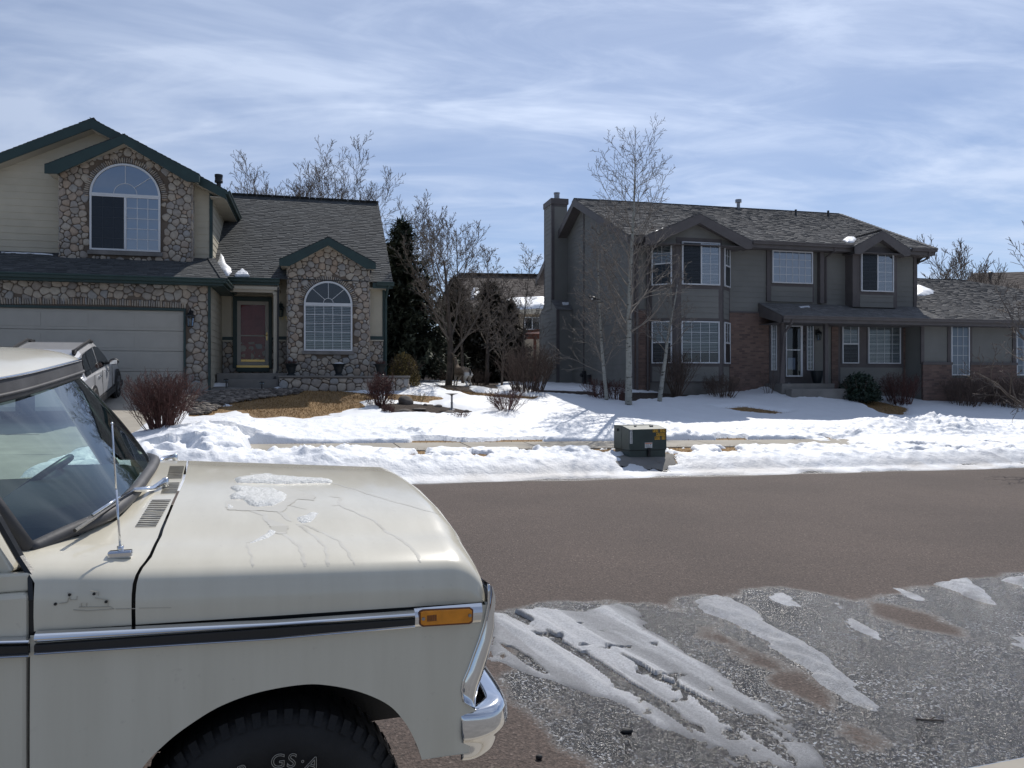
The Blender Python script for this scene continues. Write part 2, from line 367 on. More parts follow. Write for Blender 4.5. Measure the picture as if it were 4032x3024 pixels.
def gridmesh(name, X, Y, Z, keep=None, rnd=None, smooth=True):
    n, m = X.shape; v = np.stack([X, Y, Z], -1).reshape(-1, 3)
    i = np.arange((n-1)*(m-1)); a = (i//(m-1))*m+i % (m-1)
    F = np.stack([a, a+m, a+m+1, a+1], -1)
    if keep is not None:
        kk = keep.reshape(-1); F = F[kk[F].any(1)]
        used = np.zeros(len(v), bool); used[F.reshape(-1)] = True; ix = np.cumsum(used)-1
        F = ix[F]; v = v[used]; rnd = None if rnd is None else rnd.reshape(-1)[used]
    me = bpy.data.meshes.new(name); me.vertices.add(len(v)); me.vertices.foreach_set('co', v.astype('f').reshape(-1))
    me.loops.add(F.size); me.loops.foreach_set('vertex_index', F.astype('i').reshape(-1))
    me.polygons.add(len(F)); me.polygons.foreach_set('loop_start', np.arange(0, F.size, 4, dtype='i')); me.polygons.foreach_set('loop_total', np.full(len(F), 4, 'i'))
    me.polygons.foreach_set('use_smooth', np.full(len(F), smooth, bool))
    if rnd is not None:
        at_ = me.attributes.new('rnd', 'FLOAT', 'POINT'); at_.data.foreach_set('value', rnd.astype('f').reshape(-1))
    me.update(); me.validate(); return me
# ---------------------------------------------------------------- camera, light, sky
def setup():
    cd = bpy.data.cameras.new('camera'); cam = bpy.data.objects.new('camera', cd); COL.objects.link(cam)
    cam.location = (0, 0, EYE); cam.rotation_euler = (R(90), 0, 0)
    cd.sensor_width = 36; cd.lens = 36*K/2212; cd.shift_y = -(829.5-HZ)/2212; cd.clip_end = 3000; cd.clip_start = .05
    SC.camera = cam
    az, el = R(18), R(48.5)
    sv = Vector((math.sin(az)*math.cos(el), math.cos(az)*math.cos(el), math.sin(el)))
    ld = bpy.data.lights.new('sun', 'SUN'); ld.energy = 4.0; ld.angle = R(.53); ld.color = (1, .955, .89)
    lo = bpy.data.objects.new('sun', ld); COL.objects.link(lo); lo.rotation_euler = (-sv).to_track_quat('-Z', 'Y').to_euler(); lo.location = (0, 0, 30)
    w = bpy.data.worlds.new('World'); SC.world = w; w.use_nodes = True; nt = w.node_tree
    bg = nt.nodes['Background']; sky = N(nt, 'ShaderNodeTexSky', sky_type='NISHITA')
    sky.sun_disc = False; sky.sun_elevation = el; sky.sun_rotation = az; sky.altitude = 1900; sky.air_density = 1.0; sky.dust_density = .6; sky.ozone_density = 1.0
    tc = N(nt, 'ShaderNodeTexCoord'); sp = N(nt, 'ShaderNodeSeparateXYZ'); L(nt, tc.outputs['Generated'], sp.inputs[0])
    zz = N(nt, 'ShaderNodeMath', operation='MAXIMUM'); L(nt, sp.outputs[2], zz.inputs[0]); zz.inputs[1].default_value = 0
    za = N(nt, 'ShaderNodeMath', operation='ADD'); L(nt, zz.outputs[0], za.inputs[0]); za.inputs[1].default_value = .16
    dv = []
    for i in (0, 1):
        d = N(nt, 'ShaderNodeMath', operation='DIVIDE'); L(nt, sp.outputs[i], d.inputs[0]); L(nt, za.outputs[0], d.inputs[1]); dv.append(d.outputs[0])
    cb = N(nt, 'ShaderNodeCombineXYZ'); L(nt, dv[0], cb.inputs[0]); L(nt, dv[1], cb.inputs[1])
    def layer(scale, rot, nscale, det, dist, lo_, hi_, off=0):
        mp = N(nt, 'ShaderNodeMapping'); mp.inputs['Scale'].default_value = scale; mp.inputs['Rotation'].default_value = (0, 0, rot); mp.inputs['Location'].default_value = (off, off*.7, off)
        L(nt, cb.outputs[0], mp.inputs[0])
        f = noise(nt, nscale, det, mp.outputs[0], .58, dist)
        return ramp(nt, f, [(lo_, 0.), (hi_, 1.)], 'EASE')
    a = layer((1, 1.9, 1), R(-22), .62, 6, .5, .41, .72, 5.3)
    b = layer((1, 2.4, 1), R(-36), 2.0, 7, .8, .40, .80, 8.1)
    c = layer((1, 1.3, 1), R(10), .38, 5, .2, .35, .62, 1.2)
    m1 = N(nt, 'ShaderNodeMath', operation='MULTIPLY'); L(nt, b, m1.inputs[0]); m1.inputs[1].default_value = .38
    m2 = N(nt, 'ShaderNodeMath', operation='MULTIPLY_ADD'); L(nt, a, m2.inputs[0]); m2.inputs[1].default_value = .75; L(nt, m1.outputs[0], m2.inputs[2])
    m3 = N(nt, 'ShaderNodeMath', operation='MULTIPLY_ADD', use_clamp=True); L(nt, c, m3.inputs[0]); m3.inputs[1].default_value = .36; L(nt, m2.outputs[0], m3.inputs[2])
    hz_ = N(nt, 'ShaderNodeMath', operation='SUBTRACT'); hz_.inputs[0].default_value = 1; L(nt, zz.outputs[0], hz_.inputs[1]); hp = N(nt, 'ShaderNodeMath', operation='POWER'); L(nt, hz_.outputs[0], hp.inputs[0]); hp.inputs[1].default_value = 7
    m4 = N(nt, 'ShaderNodeMath', operation='MULTIPLY_ADD', use_clamp=True); L(nt, hp.outputs[0], m4.inputs[0]); m4.inputs[1].default_value = .32; L(nt, m3.outputs[0], m4.inputs[2]); m3 = m4
    # cloud colour follows the sky's own brightness a little (thin cirrus lit from behind)
    dt = N(nt, 'ShaderNodeVectorMath', operation='DOT_PRODUCT'); L(nt, tc.outputs['Generated'], dt.inputs[0]); dt.inputs[1].default_value = sv
    ff = ramp(nt, dt.outputs['Value'], [(0, (4.3, 4.7, 5.5)), (.45, (6.2, 6.7, 7.6)), (.78, (9.6, 10.2, 11.2)), (1, (15, 15.3, 15.8))])
    cl = mixc(nt, .22, ff, sky.outputs[0])
    out = mixc(nt, m3.outputs[0], sky.outputs[0], cl)
    tint = mixc(nt, 1.0, out, (.92, .99, 1.12), 'MULTIPLY')
    L(nt, tint, bg.inputs[0]); bg.inputs[1].default_value = .082
    vs = SC.view_settings; SC.display_settings.display_device = 'sRGB'; vs.view_transform = 'Standard'; vs.look = 'None'; vs.exposure = 0; vs.gamma = 1
    SC.render.engine = 'CYCLES'; SC.render.resolution_x = 1024; SC.render.resolution_y = 768
setup()

# ---------------------------------------------------------------- ground, road, snow
def P2(pts): return [tuple(G(*p)[:2]) for p in pts]
WALK_L = P2([(415,851),(575,851),(590,838),(440,838)])
DRIVE = [xy(-12.5, 13.8), xy(-3.6, 13.8), (-8.0, 16.2), (-9.0, 20.6), (-9.1, 22.3), (-16.2, 20.4), (-14.0, 14.2)]
BARE = {
 'lawn': [P2([(508,870),(538,886),(570,900),(612,896),(650,901),(712,891),(736,884),(774,879),(761,871),(719,868),(806,861),(806,854),(756,849),(687,844),(645,848),(563,859)]),
          P2([(432,880),(513,879),(480,886),(432,896)]), P2([(846,854),(945,860),(910,866),(848,861)]),
          P2([(920,836),(1030,849),(1165,858),(1150,865),(1020,856)]),
          P2([(1554,884),(1610,880),(1650,886),(1699,892),(1660,895),(1610,891)]),
          P2([(1825,851),(1862,859),(1952,881),(1958,901),(1912,897),(1872,877),(1833,859)]),
          P2([(1340,990),(1345,1004),(1423,1010),(1448,1000),(1456,988),(1440,980)])],
 'rocks': [P2([(408,852),(470,850),(640,845),(650,849),(560,861),(480,872),(432,897),(400,885)])],
 'mulch': [P2([(823,875),(888,872),(962,880),(1017,889),(1001,895),(952,894),(853,892),(823,886)]),
           P2([(926,834),(975,833),(1069,842),(1101,826),(1071,815),(1010,822),(1017,847),(970,845)]),
           P2([(1165,850),(1290,858),(1290,848),(1165,843)]), P2([(1340,868),(1420,862),(1520,855),(1500,848),(1340,850)])],
}
def build_ground():
    # road
    def strip(name, s_, t_, fn=0, rnd=None, mat='road', kind='structure'):
        S, T = np.meshgrid(s_, t_, indexing='ij'); X = S*ES.x+T*ET.x; Y = S*ES.y+T*ET.y; Z = Hst(S, T)+fn
        o = obj(name, gridmesh(name, X, Y, Z, None, rnd(X, Y) if rnd else None), mat); tag(o, kind=kind); return o
    wetp = [P2(p) for p in ([(1070,1322),(1200,1300),(1330,1292),(1400,1300),(1500,1350),(1600,1420),(1760,1520),(1900,1640),(1900,1690),(1250,1690),(1180,1560),(1070,1430)],
                            [(1470,1292),(1700,1272),(1830,1290),(1960,1272),(2260,1240),(2300,1700),(1880,1700),(1840,1560),(1700,1440),(1560,1365),(1480,1325)])]
    dryp = [P2([(1850,1292),(1950,1312),(2080,1362),(2125,1392),(2020,1366),(1900,1326)])]
    def wet(X, Y):
        w = np.zeros(X.shape); n = fbm(X, Y, 3.0, 4, 5)
        for p in wetp: w = np.maximum(w, np.clip(.5-(sdpoly(X, Y, p)+(n-.5)*.5)*4.0, 0, 1))
        for p in dryp: w = np.minimum(w, np.clip(.5+(sdpoly(X, Y, p)+(n-.5)*.3)*4, 0, 1))
        s, t = st(X, Y); g = np.clip(1-(13.75-t)/(.12+.6*fbm(X, Y, 1.2, 3, 9)), 0, 1)*.9
        return np.maximum(w, g)
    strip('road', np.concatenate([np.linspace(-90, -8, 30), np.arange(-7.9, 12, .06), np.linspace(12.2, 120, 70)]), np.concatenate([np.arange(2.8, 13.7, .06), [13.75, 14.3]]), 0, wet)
    strip('near_gutter', np.linspace(-90, 120, 200), np.array([2.1, 2.2, 2.79]), .003, mat='concrete')
    # near kerb and verge
    mb = MB()
    for k in range(-30, 40):
        s0, s1 = k*3, k*3+2.985
        q = [xy(s, t) for s, t in ((s0, 1.95), (s1, 1.95), (s1, 2.12), (s0, 2.12))]
        z = float(Hst(k*3, 2.5)); mb.prism([(x, y, z-.1) for x, y in q], (0, 0, .25))
    tag(obj('near_kerb', mb, 'concrete'), kind='structure')
    S, T = np.meshgrid(np.linspace(-90, 120, 60), np.array([-300., -60, -20, 1.95]), indexing='ij')
    o = obj('near_ground', gridmesh('ng', S*ES.x+T*ET.x, S*ES.y+T*ET.y, .14-.018*np.clip(S, -60, 60)), 'concrete_dk'); tag(o, kind='structure')
    # lawn ground up to the horizon
    s_ = np.concatenate([np.linspace(-900, -30, 14), np.arange(-29, 45, .35), np.linspace(50, 900, 14)])
    t_ = np.concatenate([[13.9, 14.0], np.arange(14.15, 36, .3), np.linspace(38, 900, 30)])
    S, T = np.meshgrid(s_, t_, indexing='ij'); X = S*ES.x+T*ET.x; Y = S*ES.y+T*ET.y
    o = obj('ground', gridmesh('ground', X, Y, Hst(S, T)), 'lawn'); tag(o, kind='structure')
    # sidewalk slabs
    mb = MB()
    k = -14
    while k < 60:
        s0, s1 = k*1.52, k*1.52+1.50
        for a, b in ((15.6, 16.85),):
            q = [(s0, a), (s1, a), (s1, b), (s0, b)]
            lo = [(*xy(*p), float(Hst(*p))-.08) for p in q]; hi = [(x, y, z+.105) for x, y, z in lo]
            mb.add(lo+hi, [(4,5,6,7),(0,1,5,4),(1,2,6,5),(2,3,7,6),(3,0,4,7)])
        k += 1
    tag(obj('sidewalk', mb, 'concrete', bev=.01), kind='structure')
    # driveway: slabs draped on the slope
    def drape(name, poly, mat, dz, res=.25, joint=None):
        xs = [p[0] for p in poly]; ys = [p[1] for p in poly]
        X, Y = np.meshgrid(np.arange(min(xs)-.5, max(xs)+.5, res), np.arange(min(ys)-.5, max(ys)+.5, res), indexing='ij')
        sd = sdpoly(X, Y, poly); s, t = st(X, Y); Z = Hst(s, t)+dz
        o = obj(name, gridmesh(name, X, Y, np.where(sd < 0, Z, Z-.0), sd < .05), mat); return tag(o, kind='structure')
    drape('driveway', DRIVE, 'concrete', .022)
    jm = MB()
    for t in (17.9, 20.6):
        for s0 in range(-11, -4):
            q = [(s0, t), (s0+1, t), (s0+1, t+.025), (s0, t+.025)]; jm.quad(*[(*xy(*p), float(Hst(*p))+.026) for p in q])
    tag(obj('driveway_joints', jm, 'mortar'), kind='structure')
    drape('front_path', WALK_L, 'concrete_dk', .03, .12)
    for p in BARE['mulch']: drape('mulch_bed', p, 'mulch', .015, .12)
    drape('box_pad', P2([(1330,984),(1342,1006),(1425,1013),(1452,1001),(1446,984)]), 'concrete_dk', .035, .06)
    # snow blanket
    allb = [(p, 1) for k in BARE for p in BARE[k]]+[(DRIVE, 1), (WALK_L, 1)]
    pile = [(G(450, 960), 1.5, .34), (G(520, 930), .9, .12), (G(400, 990), 1.4, .22), (G(540, 905), .45, .14), (G(660, 905), .9, .16), (G(430, 905), .5, .12),
            (G(2010, 925), 1.3, .24), (G(1900, 925), .9, .20), (G(2080, 935), 1.0, .14), (G(1620, 842), 1.2, .22), (G(640, 838), .8, .16), (G(1950, 930), .5, .15), (G(700, 990), 1.1, .13), (G(905, 940), .7, .06), (G(1705, 856), 1.6, .30), (G(1810, 858), 1.3, .2), (G(1640, 850), 1.2, .12), (G(2110, 930), .9, .16), (G(1850, 945), .6, .12), (G(1500, 950), .9, .08)]
    def snowz(S, T, X, Y):
        base = .085+.05*(fbm(X, Y, .5, 3, 1)-.5)
        zone = .62*np.exp(-((T-17.7)/1.3)**2)*np.clip(.5+(S-4)*.04, .45, 1.2)+.55*np.exp(-((T-14.9)/.8)**2)
        rough = np.clip(zone, .10, 1)
        for c, r, h in pile:
            q = np.exp(-((X-c.x)**2+(Y-c.y)**2)/r**2*1.6); base = base+h*q; rough = np.maximum(rough, q)
        l1 = fbm(X, Y, 2.6, 5, 3)-.5; l2 = np.maximum(0, fbm(X, Y, 5.5, 3, 11)-.52); l3 = np.abs(fbm(X, Y, 4.0, 3, 17)-.5)
        clod = np.maximum(0, vn(X*4.2, Y*4.2, 31)-.72)**.6*np.maximum(0, fbm(X, Y, .8, 2, 41)-.35)
        th = base+rough*(.13*l1+.30*l2-.10*l3+.30*clod+.13*(fbm(X, Y, 7.5, 4, 77)-.5)+.22*np.maximum(0, vn(X*7+3, Y*7, 88)-.66))+.012*(fbm(X, Y, 9, 3, 7)-.5)
        # thin icy apron over gutter
        th = np.where(T < 14.45, th*np.clip((T-13.4)/1.05, .1, 1)+.02*(fbm(X, Y, 6, 3, 2)-.3), th)
        edge = T-(13.66+.22*(fbm(X, Y, .9, 4, 21)-.5)*2)
        th = np.minimum(th, edge*.55)
        # sidewalk cleared (left end buried)
        n = (fbm(X, Y, 2.2, 4, 13)-.5)
        sw = np.maximum(np.abs(T-16.23)-.66-n*.16, (0.05-S)*1.0-n*.3); sw = np.maximum(sw, (S-14.5-n*3)*.05)
        th = np.minimum(th, .0+np.maximum(sw, -.1)*1.8)
        n2 = fbm(X, Y, 3.5, 4, 19)-.5
        for p, k in allb:
            d = sdpoly(X, Y, p); am = .5 if p is not DRIVE else .25
            th = np.minimum(th, (d+n2*am-(.22 if any(p is q for q in BARE['lawn'][:3]) else 0))*(.16 if any(p is q for q in BARE['lawn'][:3]) else .35 if p is not DRIVE else .7))
        # scattered bare tufts near walk
        tuft = fbm(X, Y, 1.6, 4, 27)-.60
        th = np.where((T > 14.7) & (T < 15.75), np.minimum(th, .1-tuft*1.6), th)
        th = np.where((T > 16.8) & (T < 17.15) & (fbm(X, Y, .7, 2, 51) > .56), np.minimum(th, -.03), th)
        return np.maximum(th, -.1)
    def snowmesh(name, s_, t_):
        S, T = np.meshgrid(s_, t_, indexing='ij'); X = S*ES.x+T*ET.x; Y = S*ES.y+T*ET.y
        th = snowz(S, T, X, Y)
        dirt = np.clip((14.5-T)/.6, 0, 1)*np.clip(fbm(X, Y, 1.5, 4, 91)*2.2-.45, 0, 1)*.85+.25*np.clip(fbm(X, Y, 2.5, 4, 93)-.55, 0, 1)*2*np.exp(-((T-15)/2.5)**2)
        return gridmesh(name, X, Y, Hst(S, T)+th, th > -.035, dirt)
    o = obj('snow', snowmesh('snow', np.arange(-10, 25, .05), np.arange(13.45, 19.6, .045)), 'snow'); tag(o, kind='structure')
    o = obj('snow', snowmesh('snow', np.concatenate([np.linspace(-60, -15, 20), np.arange(-14, 34, .1), np.linspace(35, 90, 20)]), np.arange(19.55, 40, .1)), 'snow_smooth'); tag(o, kind='structure')
    o = obj('snow', snowmesh('snow', np.concatenate([np.linspace(-60, -10.05, 50), [-10]]), np.arange(13.45, 19.6, .15)), 'snow'); tag(o, kind='structure')
    o = obj('snow', snowmesh('snow', np.arange(24.95, 60, .2), np.arange(13.45, 19.6, .1)), 'snow'); tag(o, kind='structure')
    S, T = np.meshgrid(np.linspace(-60, 90, 40), np.linspace(39.9, 300, 30), indexing='ij')
    o = obj('snow', gridmesh('snow', S*ES.x+T*ET.x, S*ES.y+T*ET.y, Hst(S, T)+.08), 'snow_smooth'); tag(o, kind='structure')
    # dry grass blades
    rg = random.Random(3); mb = MB()
    def blade(x, y, h):
        z = H(x, y); a = rg.uniform(0, 6.28); w = rg.uniform(.004, .009); l = Vector((math.cos(a), math.sin(a), 0))
        d = Vector((rg.uniform(-1, 1), rg.uniform(-1, 1), 0))*h*.8; mb.val = rg.random()
        mb.add([Vector((x, y, z))-l*w, Vector((x, y, z))+l*w, Vector((x, y, z+h))+d], [(0, 1, 2)])
    for p in BARE['lawn']+[[xy(-.5, 15.2), xy(12, 15.2), xy(12, 15.62), xy(-.5, 15.62)], [xy(0, 16.86), xy(16, 16.86), xy(16, 17.1), xy(0, 17.1)]]:
        xs = [q[0] for q in p]; ys = [q[1] for q in p]; ar = (max(xs)-min(xs))*(max(ys)-min(ys))
        n = int(min(16000, ar*850)); X = np.array([rg.uniform(min(xs)-.3, max(xs)+.3) for _ in range(n)]); Y = np.array([rg.uniform(min(ys)-.3, max(ys)+.3) for _ in range(n)])
        ok = sdpoly(X, Y, p) < .15
        for x, y in zip(X[ok], Y[ok]): blade(x, y, rg.uniform(.02, .06))
    tag(obj('dry_grass', mb, 'drygrass'), 'short straw coloured dry grass showing through melted snow', 'grass', kind='stuff')
    # river stones bed
    mb = MB(); p = BARE['rocks'][0]; xs = [q[0] for q in p]; ys = [q[1] for q in p]; i = 0
    for _ in range(6000):
        x, y = rg.uniform(min(xs), max(xs)), rg.uniform(min(ys), max(ys))
        if sdpoly(np.array([x]), np.array([y]), p)[0] < .12:
            r = rg.uniform(.035, .085); mb.val = rg.random(); i += 1
            mb.blob((x, y, H(x, y)+.02+rg.uniform(0, .05)), (r*rg.uniform(1, 1.5), r, r*.6), 1, .15, i)
            if i > 1500: break
    tag(obj('river_rocks', mb, 'rock', smooth=True), 'bed of rounded grey and tan river rocks beside the dry lawn', 'rocks', kind='stuff')
build_ground()
# ---------------------------------------------------------------- building helpers
def clip_poly(P, a, b, c):       # keep a*x+b*y <= c
    out = []; n = len(P)
    for i in range(n):
        p, q = P[i], P[(i+1) % n]; dp = a*p[0]+b*p[1]-c; dq = a*q[0]+b*q[1]-c
        if dp <= 0: out.append(p)
        if (dp < 0 < dq) or (dq < 0 < dp):
            t = dp/(dp-dq); out.append((p[0]+(q[0]-p[0])*t, p[1]+(q[1]-p[1])*t))
    return out
def span(P, v):                  # convex polygon extent in u at height v
    xs = []
    n = len(P)
    for i in range(n):
        (x0, y0), (x1, y1) = P[i], P[(i+1) % n]
        if (y0-v)*(y1-v) <= 0 and abs(y1-y0) > 1e-9: xs.append(x0+(x1-x0)*(v-y0)/(y1-y0))
    return (min(xs), max(xs)) if len(xs) >= 2 else None
def shingles(mb, O, U, V, poly, w=.26, e=.14, t=.016, rg=None, flat=True):
    O, U, V = Vector(O), Vector(U).normalized(), Vector(V).normalized(); Nn = U.cross(V).normalized()
    rg = rg or random.Random(1); vs = [p[1] for p in poly]; v = min(vs)
    P = lambda u, v_, h: O+U*u+V*v_+Nn*h
    mb.val = .2; mb.quad(*[P(x, y, -.004) for x, y in poly])
    alt = 0
    while v < max(vs)-.01:
        sp = span(poly, min(v+e*.5, max(vs)-.005))
        if sp:
            u = sp[0]-rg.uniform(0, w)
            while u < sp[1]:
                ww = w*rg.choice((.45, .7, .9, 1.1)); a, b = max(u, sp[0]), min(u+ww-.006, sp[1])
                if b-a > .02:
                    h = t*rg.choice((.85, .95, 1.0, 1.15)); alt = 1-alt; dv = -(e*.30)*alt*(v > min(vs)+.01)*rg.choice((1, 1, .7, 0)); mb.val = rg.random()
                    v1 = v+e+.012
                    mb.add([P(a, v+dv, -.002), P(b, v+dv, -.002), P(a, v+dv, h), P(b, v+dv, h), P(a, v1, .003), P(b, v1, .003)],
                           [(0, 1, 3, 2), (2, 3, 5, 4), (0, 2, 4), (1, 5, 3)])
                u += ww
        v += e
def siding(mb, top, u0, u1, z0, w, e=.19, t=.014):     # lap boards on plane w facing -w; top(u)=height
    mb.mark()
    z = z0; n = 0
    while True:
        z1 = z+e
        # interval where top(u) > z + e/2, sampled
        us = np.linspace(u0, u1, 60); ok = [u for u in us if top(u) > z+.01]
        if not ok: break
        a, b = min(ok), max(ok); za = min(z1, max(top(a), z+.01)); 
        zt = min(z1, max(top(u) for u in ok))
        us2 = np.linspace(a, b, 8 if zt < z1 or top(a) < z1 or top(b) < z1 else 2)
        for i in range(len(us2)-1):
            p, q = us2[i], us2[i+1]; tp, tq = min(z1, top(p)), min(z1, top(q))
            if i == 0 and tp < z+.02: tp = z
            if i == len(us2)-2 and tq < z+.02: tq = z
            mb.add([(p, w-t, z), (q, w-t, z), (q, w-.001-t*(1-(tq-z)/e), max(tq, z)), (p, w-.001-t*(1-(tp-z)/e), max(tp, z)), (p, w, z), (q, w, z)], [(0, 1, 2, 3), (4, 5, 1, 0)])
        z = z1; n += 1
        if n > 60: break
def cobbles(mb, u0, u1, z0, z1, inside, w, rng, rmin=.035, rmax=.118, raise_=.045, n=6000, facing=None):
    mb.mark(); pts = []; cell = {}; cs = rmax*2
    rad = sorted([rmin+(rmax-rmin)*rng.random()**1.3 for _ in range(n)], reverse=True)
    for i, r in enumerate(rad):
        x, y = rng.uniform(u0-.1, u1+.1), rng.uniform(z0-.1, z1+.1); kx, ky = int(x//cs), int(y//cs); ok = True
        for ix in (-1, 0, 1):
            for iy in (-1, 0, 1):
                for (a, b, q) in cell.get((kx+ix, ky+iy), ()):
                    if (a-x)**2+((b-y)*1.15)**2 < (q+r)**2*.86: ok = False; break
                if not ok: break
            if not ok: break
        if ok: cell.setdefault((kx, ky), []).append((x, y, r)); pts.append((x, y, r))
    for x, y, r in pts:
        if not inside(x, y): continue
        m = r*1.9; P = [(x+m*math.cos(a*math.pi/8), y+m*math.sin(a*math.pi/8)*.9) for a in range(16)]
        kx, ky = int(x//cs), int(y//cs)
        for ix in (-1, 0, 1):
            for iy in (-1, 0, 1):
                for (a, b, q) in cell.get((kx+ix, ky+iy), ()):
                    if a == x and b == y: continue
                    dx, dy = a-x, b-y; d = math.hypot(dx, dy); h = (d*d+r*r-q*q)/(2*d)-.006
                    P = clip_poly(P, dx/d, dy/d, (x*dx+y*dy)/d+h)
                    if len(P) < 3: break
        P = clip_poly(P, 1, 0, u1); P = clip_poly(P, -1, 0, -u0); P = clip_poly(P, 0, 1, z1); P = clip_poly(P, 0, -1, -z0)
        if len(P) < 3: continue
        for _ in range(2):
            Q = []
            for i in range(len(P)):
                p, q = P[i], P[(i+1) % len(P)]; Q += [(p[0]*.78+q[0]*.22, p[1]*.78+q[1]*.22), (p[0]*.22+q[0]*.78, p[1]*.22+q[1]*.78)]
            P = [q for i, q in enumerate(Q) if i == 0 or math.hypot(q[0]-Q[i-1][0], q[1]-Q[i-1][1]) > .006]
        cx = sum(p[0] for p in P)/len(P); cy = sum(p[1] for p in P)/len(P); k = len(P)
        if k < 5: continue
        mb.val = rng.random(); h = raise_*rng.uniform(.7, 1.1)
        rings = [(1, 0), (.99, .45), (.88, .8), (.6, .97)]; vs = [(cx+(px-cx)*s, w-h*q, cy+(py-cy)*s) for s, q in rings for px, py in P]+[(cx, w-h, cy)]
        fs = [(i*k+j, i*k+(j+1) % k, (i+1)*k+(j+1) % k, (i+1)*k+j) for i in range(3) for j in range(k)]+[(3*k+j, 3*k+(j+1) % k, 4*k) for j in range(k)]
        mb.add(vs, fs)
def soldier(mb, pts_dirs, w, rng, L_=.17, T_=.05, raise_=.05):   # small stones set side by side
    for (x, y), (dx, dy), th in pts_dirs:
        tx, ty = -dy, dx; mb.val = rng.random(); l = L_*rng.uniform(.85, 1.08); h = raise_*rng.uniform(.8, 1.15)
        P = [(-.5, .12), (-.35, 0), (.35, 0), (.5, .12), (.5, .88), (.35, 1), (-.35, 1), (-.5, .88)]
        P = [(x+tx*a*th*.74+dx*b*l, y+ty*a*th*.74+dy*b*l) for a, b in P]; cx = sum(p[0] for p in P)/8; cy = sum(p[1] for p in P)/8
        vs = [(cx+(px-cx)*s, w-h*q, cy+(py-cy)*s) for s, q in ((1, 0), (.97, .6), (.6, 1)) for px, py in P]
        mb.add(vs, [(i*8+j, i*8+(j+1) % 8, (i+1)*8+(j+1) % 8, (i+1)*8+j) for i in range(2) for j in range(8)]+[tuple(range(16, 24))])
def window(parent, u0, u1, z0, z1, w, cols=2, rows=3, split=None, blinds=True, glass=('glass', 'glass'), loc=None, rot=None, arch=0, fr=.045, back='dark', name='window', gbars=True, half=None):
    """split 'v': two sashes side by side, 'h': two sashes stacked"""
    f = MB(); d0, d1 = w-.075, w-.012
    f.box(u0, u0+fr, d0, d1, z0, z1); f.box(u1-fr, u1, d0, d1, z0, z1)
    f.box(u0+fr, u1-fr, d0, d1, z0, z0+fr); f.box(u0+fr, u1-fr, d0, d1, z1-fr, z1)
    ua, ub, za, zb = u0+fr, u1-fr, z0+fr, z1-fr; um, zm = (ua+ub)/2, (za+zb)/2
    if split == 'v': f.box(um-fr*.6, um+fr*.6, d0-.004, d1, za, zb); cells = [(ua, um-fr*.6, za, zb), (um+fr*.6, ub, za, zb)]
    elif split == 'h': f.box(ua, ub, d0-.004, d1, zm-fr*.6, zm+fr*.6); cells = [(ua, ub, za, zm-fr*.6), (ua, ub, zm+fr*.6, zb)]
    else: cells = [(ua, ub, za, zb)]
    root = obj(name, f, 'white', parent, bev=.006)
    if loc is not None: root.location = loc; root.rotation_euler = (0, 0, rot or 0)
    g = MB()
    for i, (a, b, c, d) in enumerate(cells):
        yp = w-.045 if glass[min(i, 1)] != 'screen' else w-.0645
        p = MB(); p.quad((a, yp, c), (b, yp, c), (b, yp, d), (a, yp, d)); obj('pane', p, glass[min(i, 1)], root)
        t = .008
        for k in range(1, cols): x = a+(b-a)*k/cols; g.box(x-t, x+t, w-.056, w-.046, c, d)
        for k in range(1, rows): z = c+(d-c)*k/rows; g.box(a, b, w-.058, w-.0465, z-t, z+t)
    if gbars and (cols > 1 or rows > 1): obj('grille', g, 'white', root)
    bk = MB(); bk.box(ua, ub, w-.012, w-.008, za, zb); obj('room', bk, back, root)
    if blinds:
        bl = MB(); z = zb-.02; zl = za if half is None else zb-(zb-za)*half
        while z > zl+.02:
            bl.add([(ua+.01, w-.034, z-.018), (ub-.01, w-.034, z-.018), (ub-.01, w-.016, z+.012), (ua+.01, w-.016, z+.012)], [(0, 1, 2, 3)]); z -= .052
        obj('blinds', bl, 'blind', root)
    return root
def arcpts(cx, cz, r, a0=0, a1=180, n=24, ry=None):
    return [(cx+r*math.cos(R(a0+(a1-a0)*i/n)), cz+(ry or r)*math.sin(R(a0+(a1-a0)*i/n))) for i in range(n+1)]
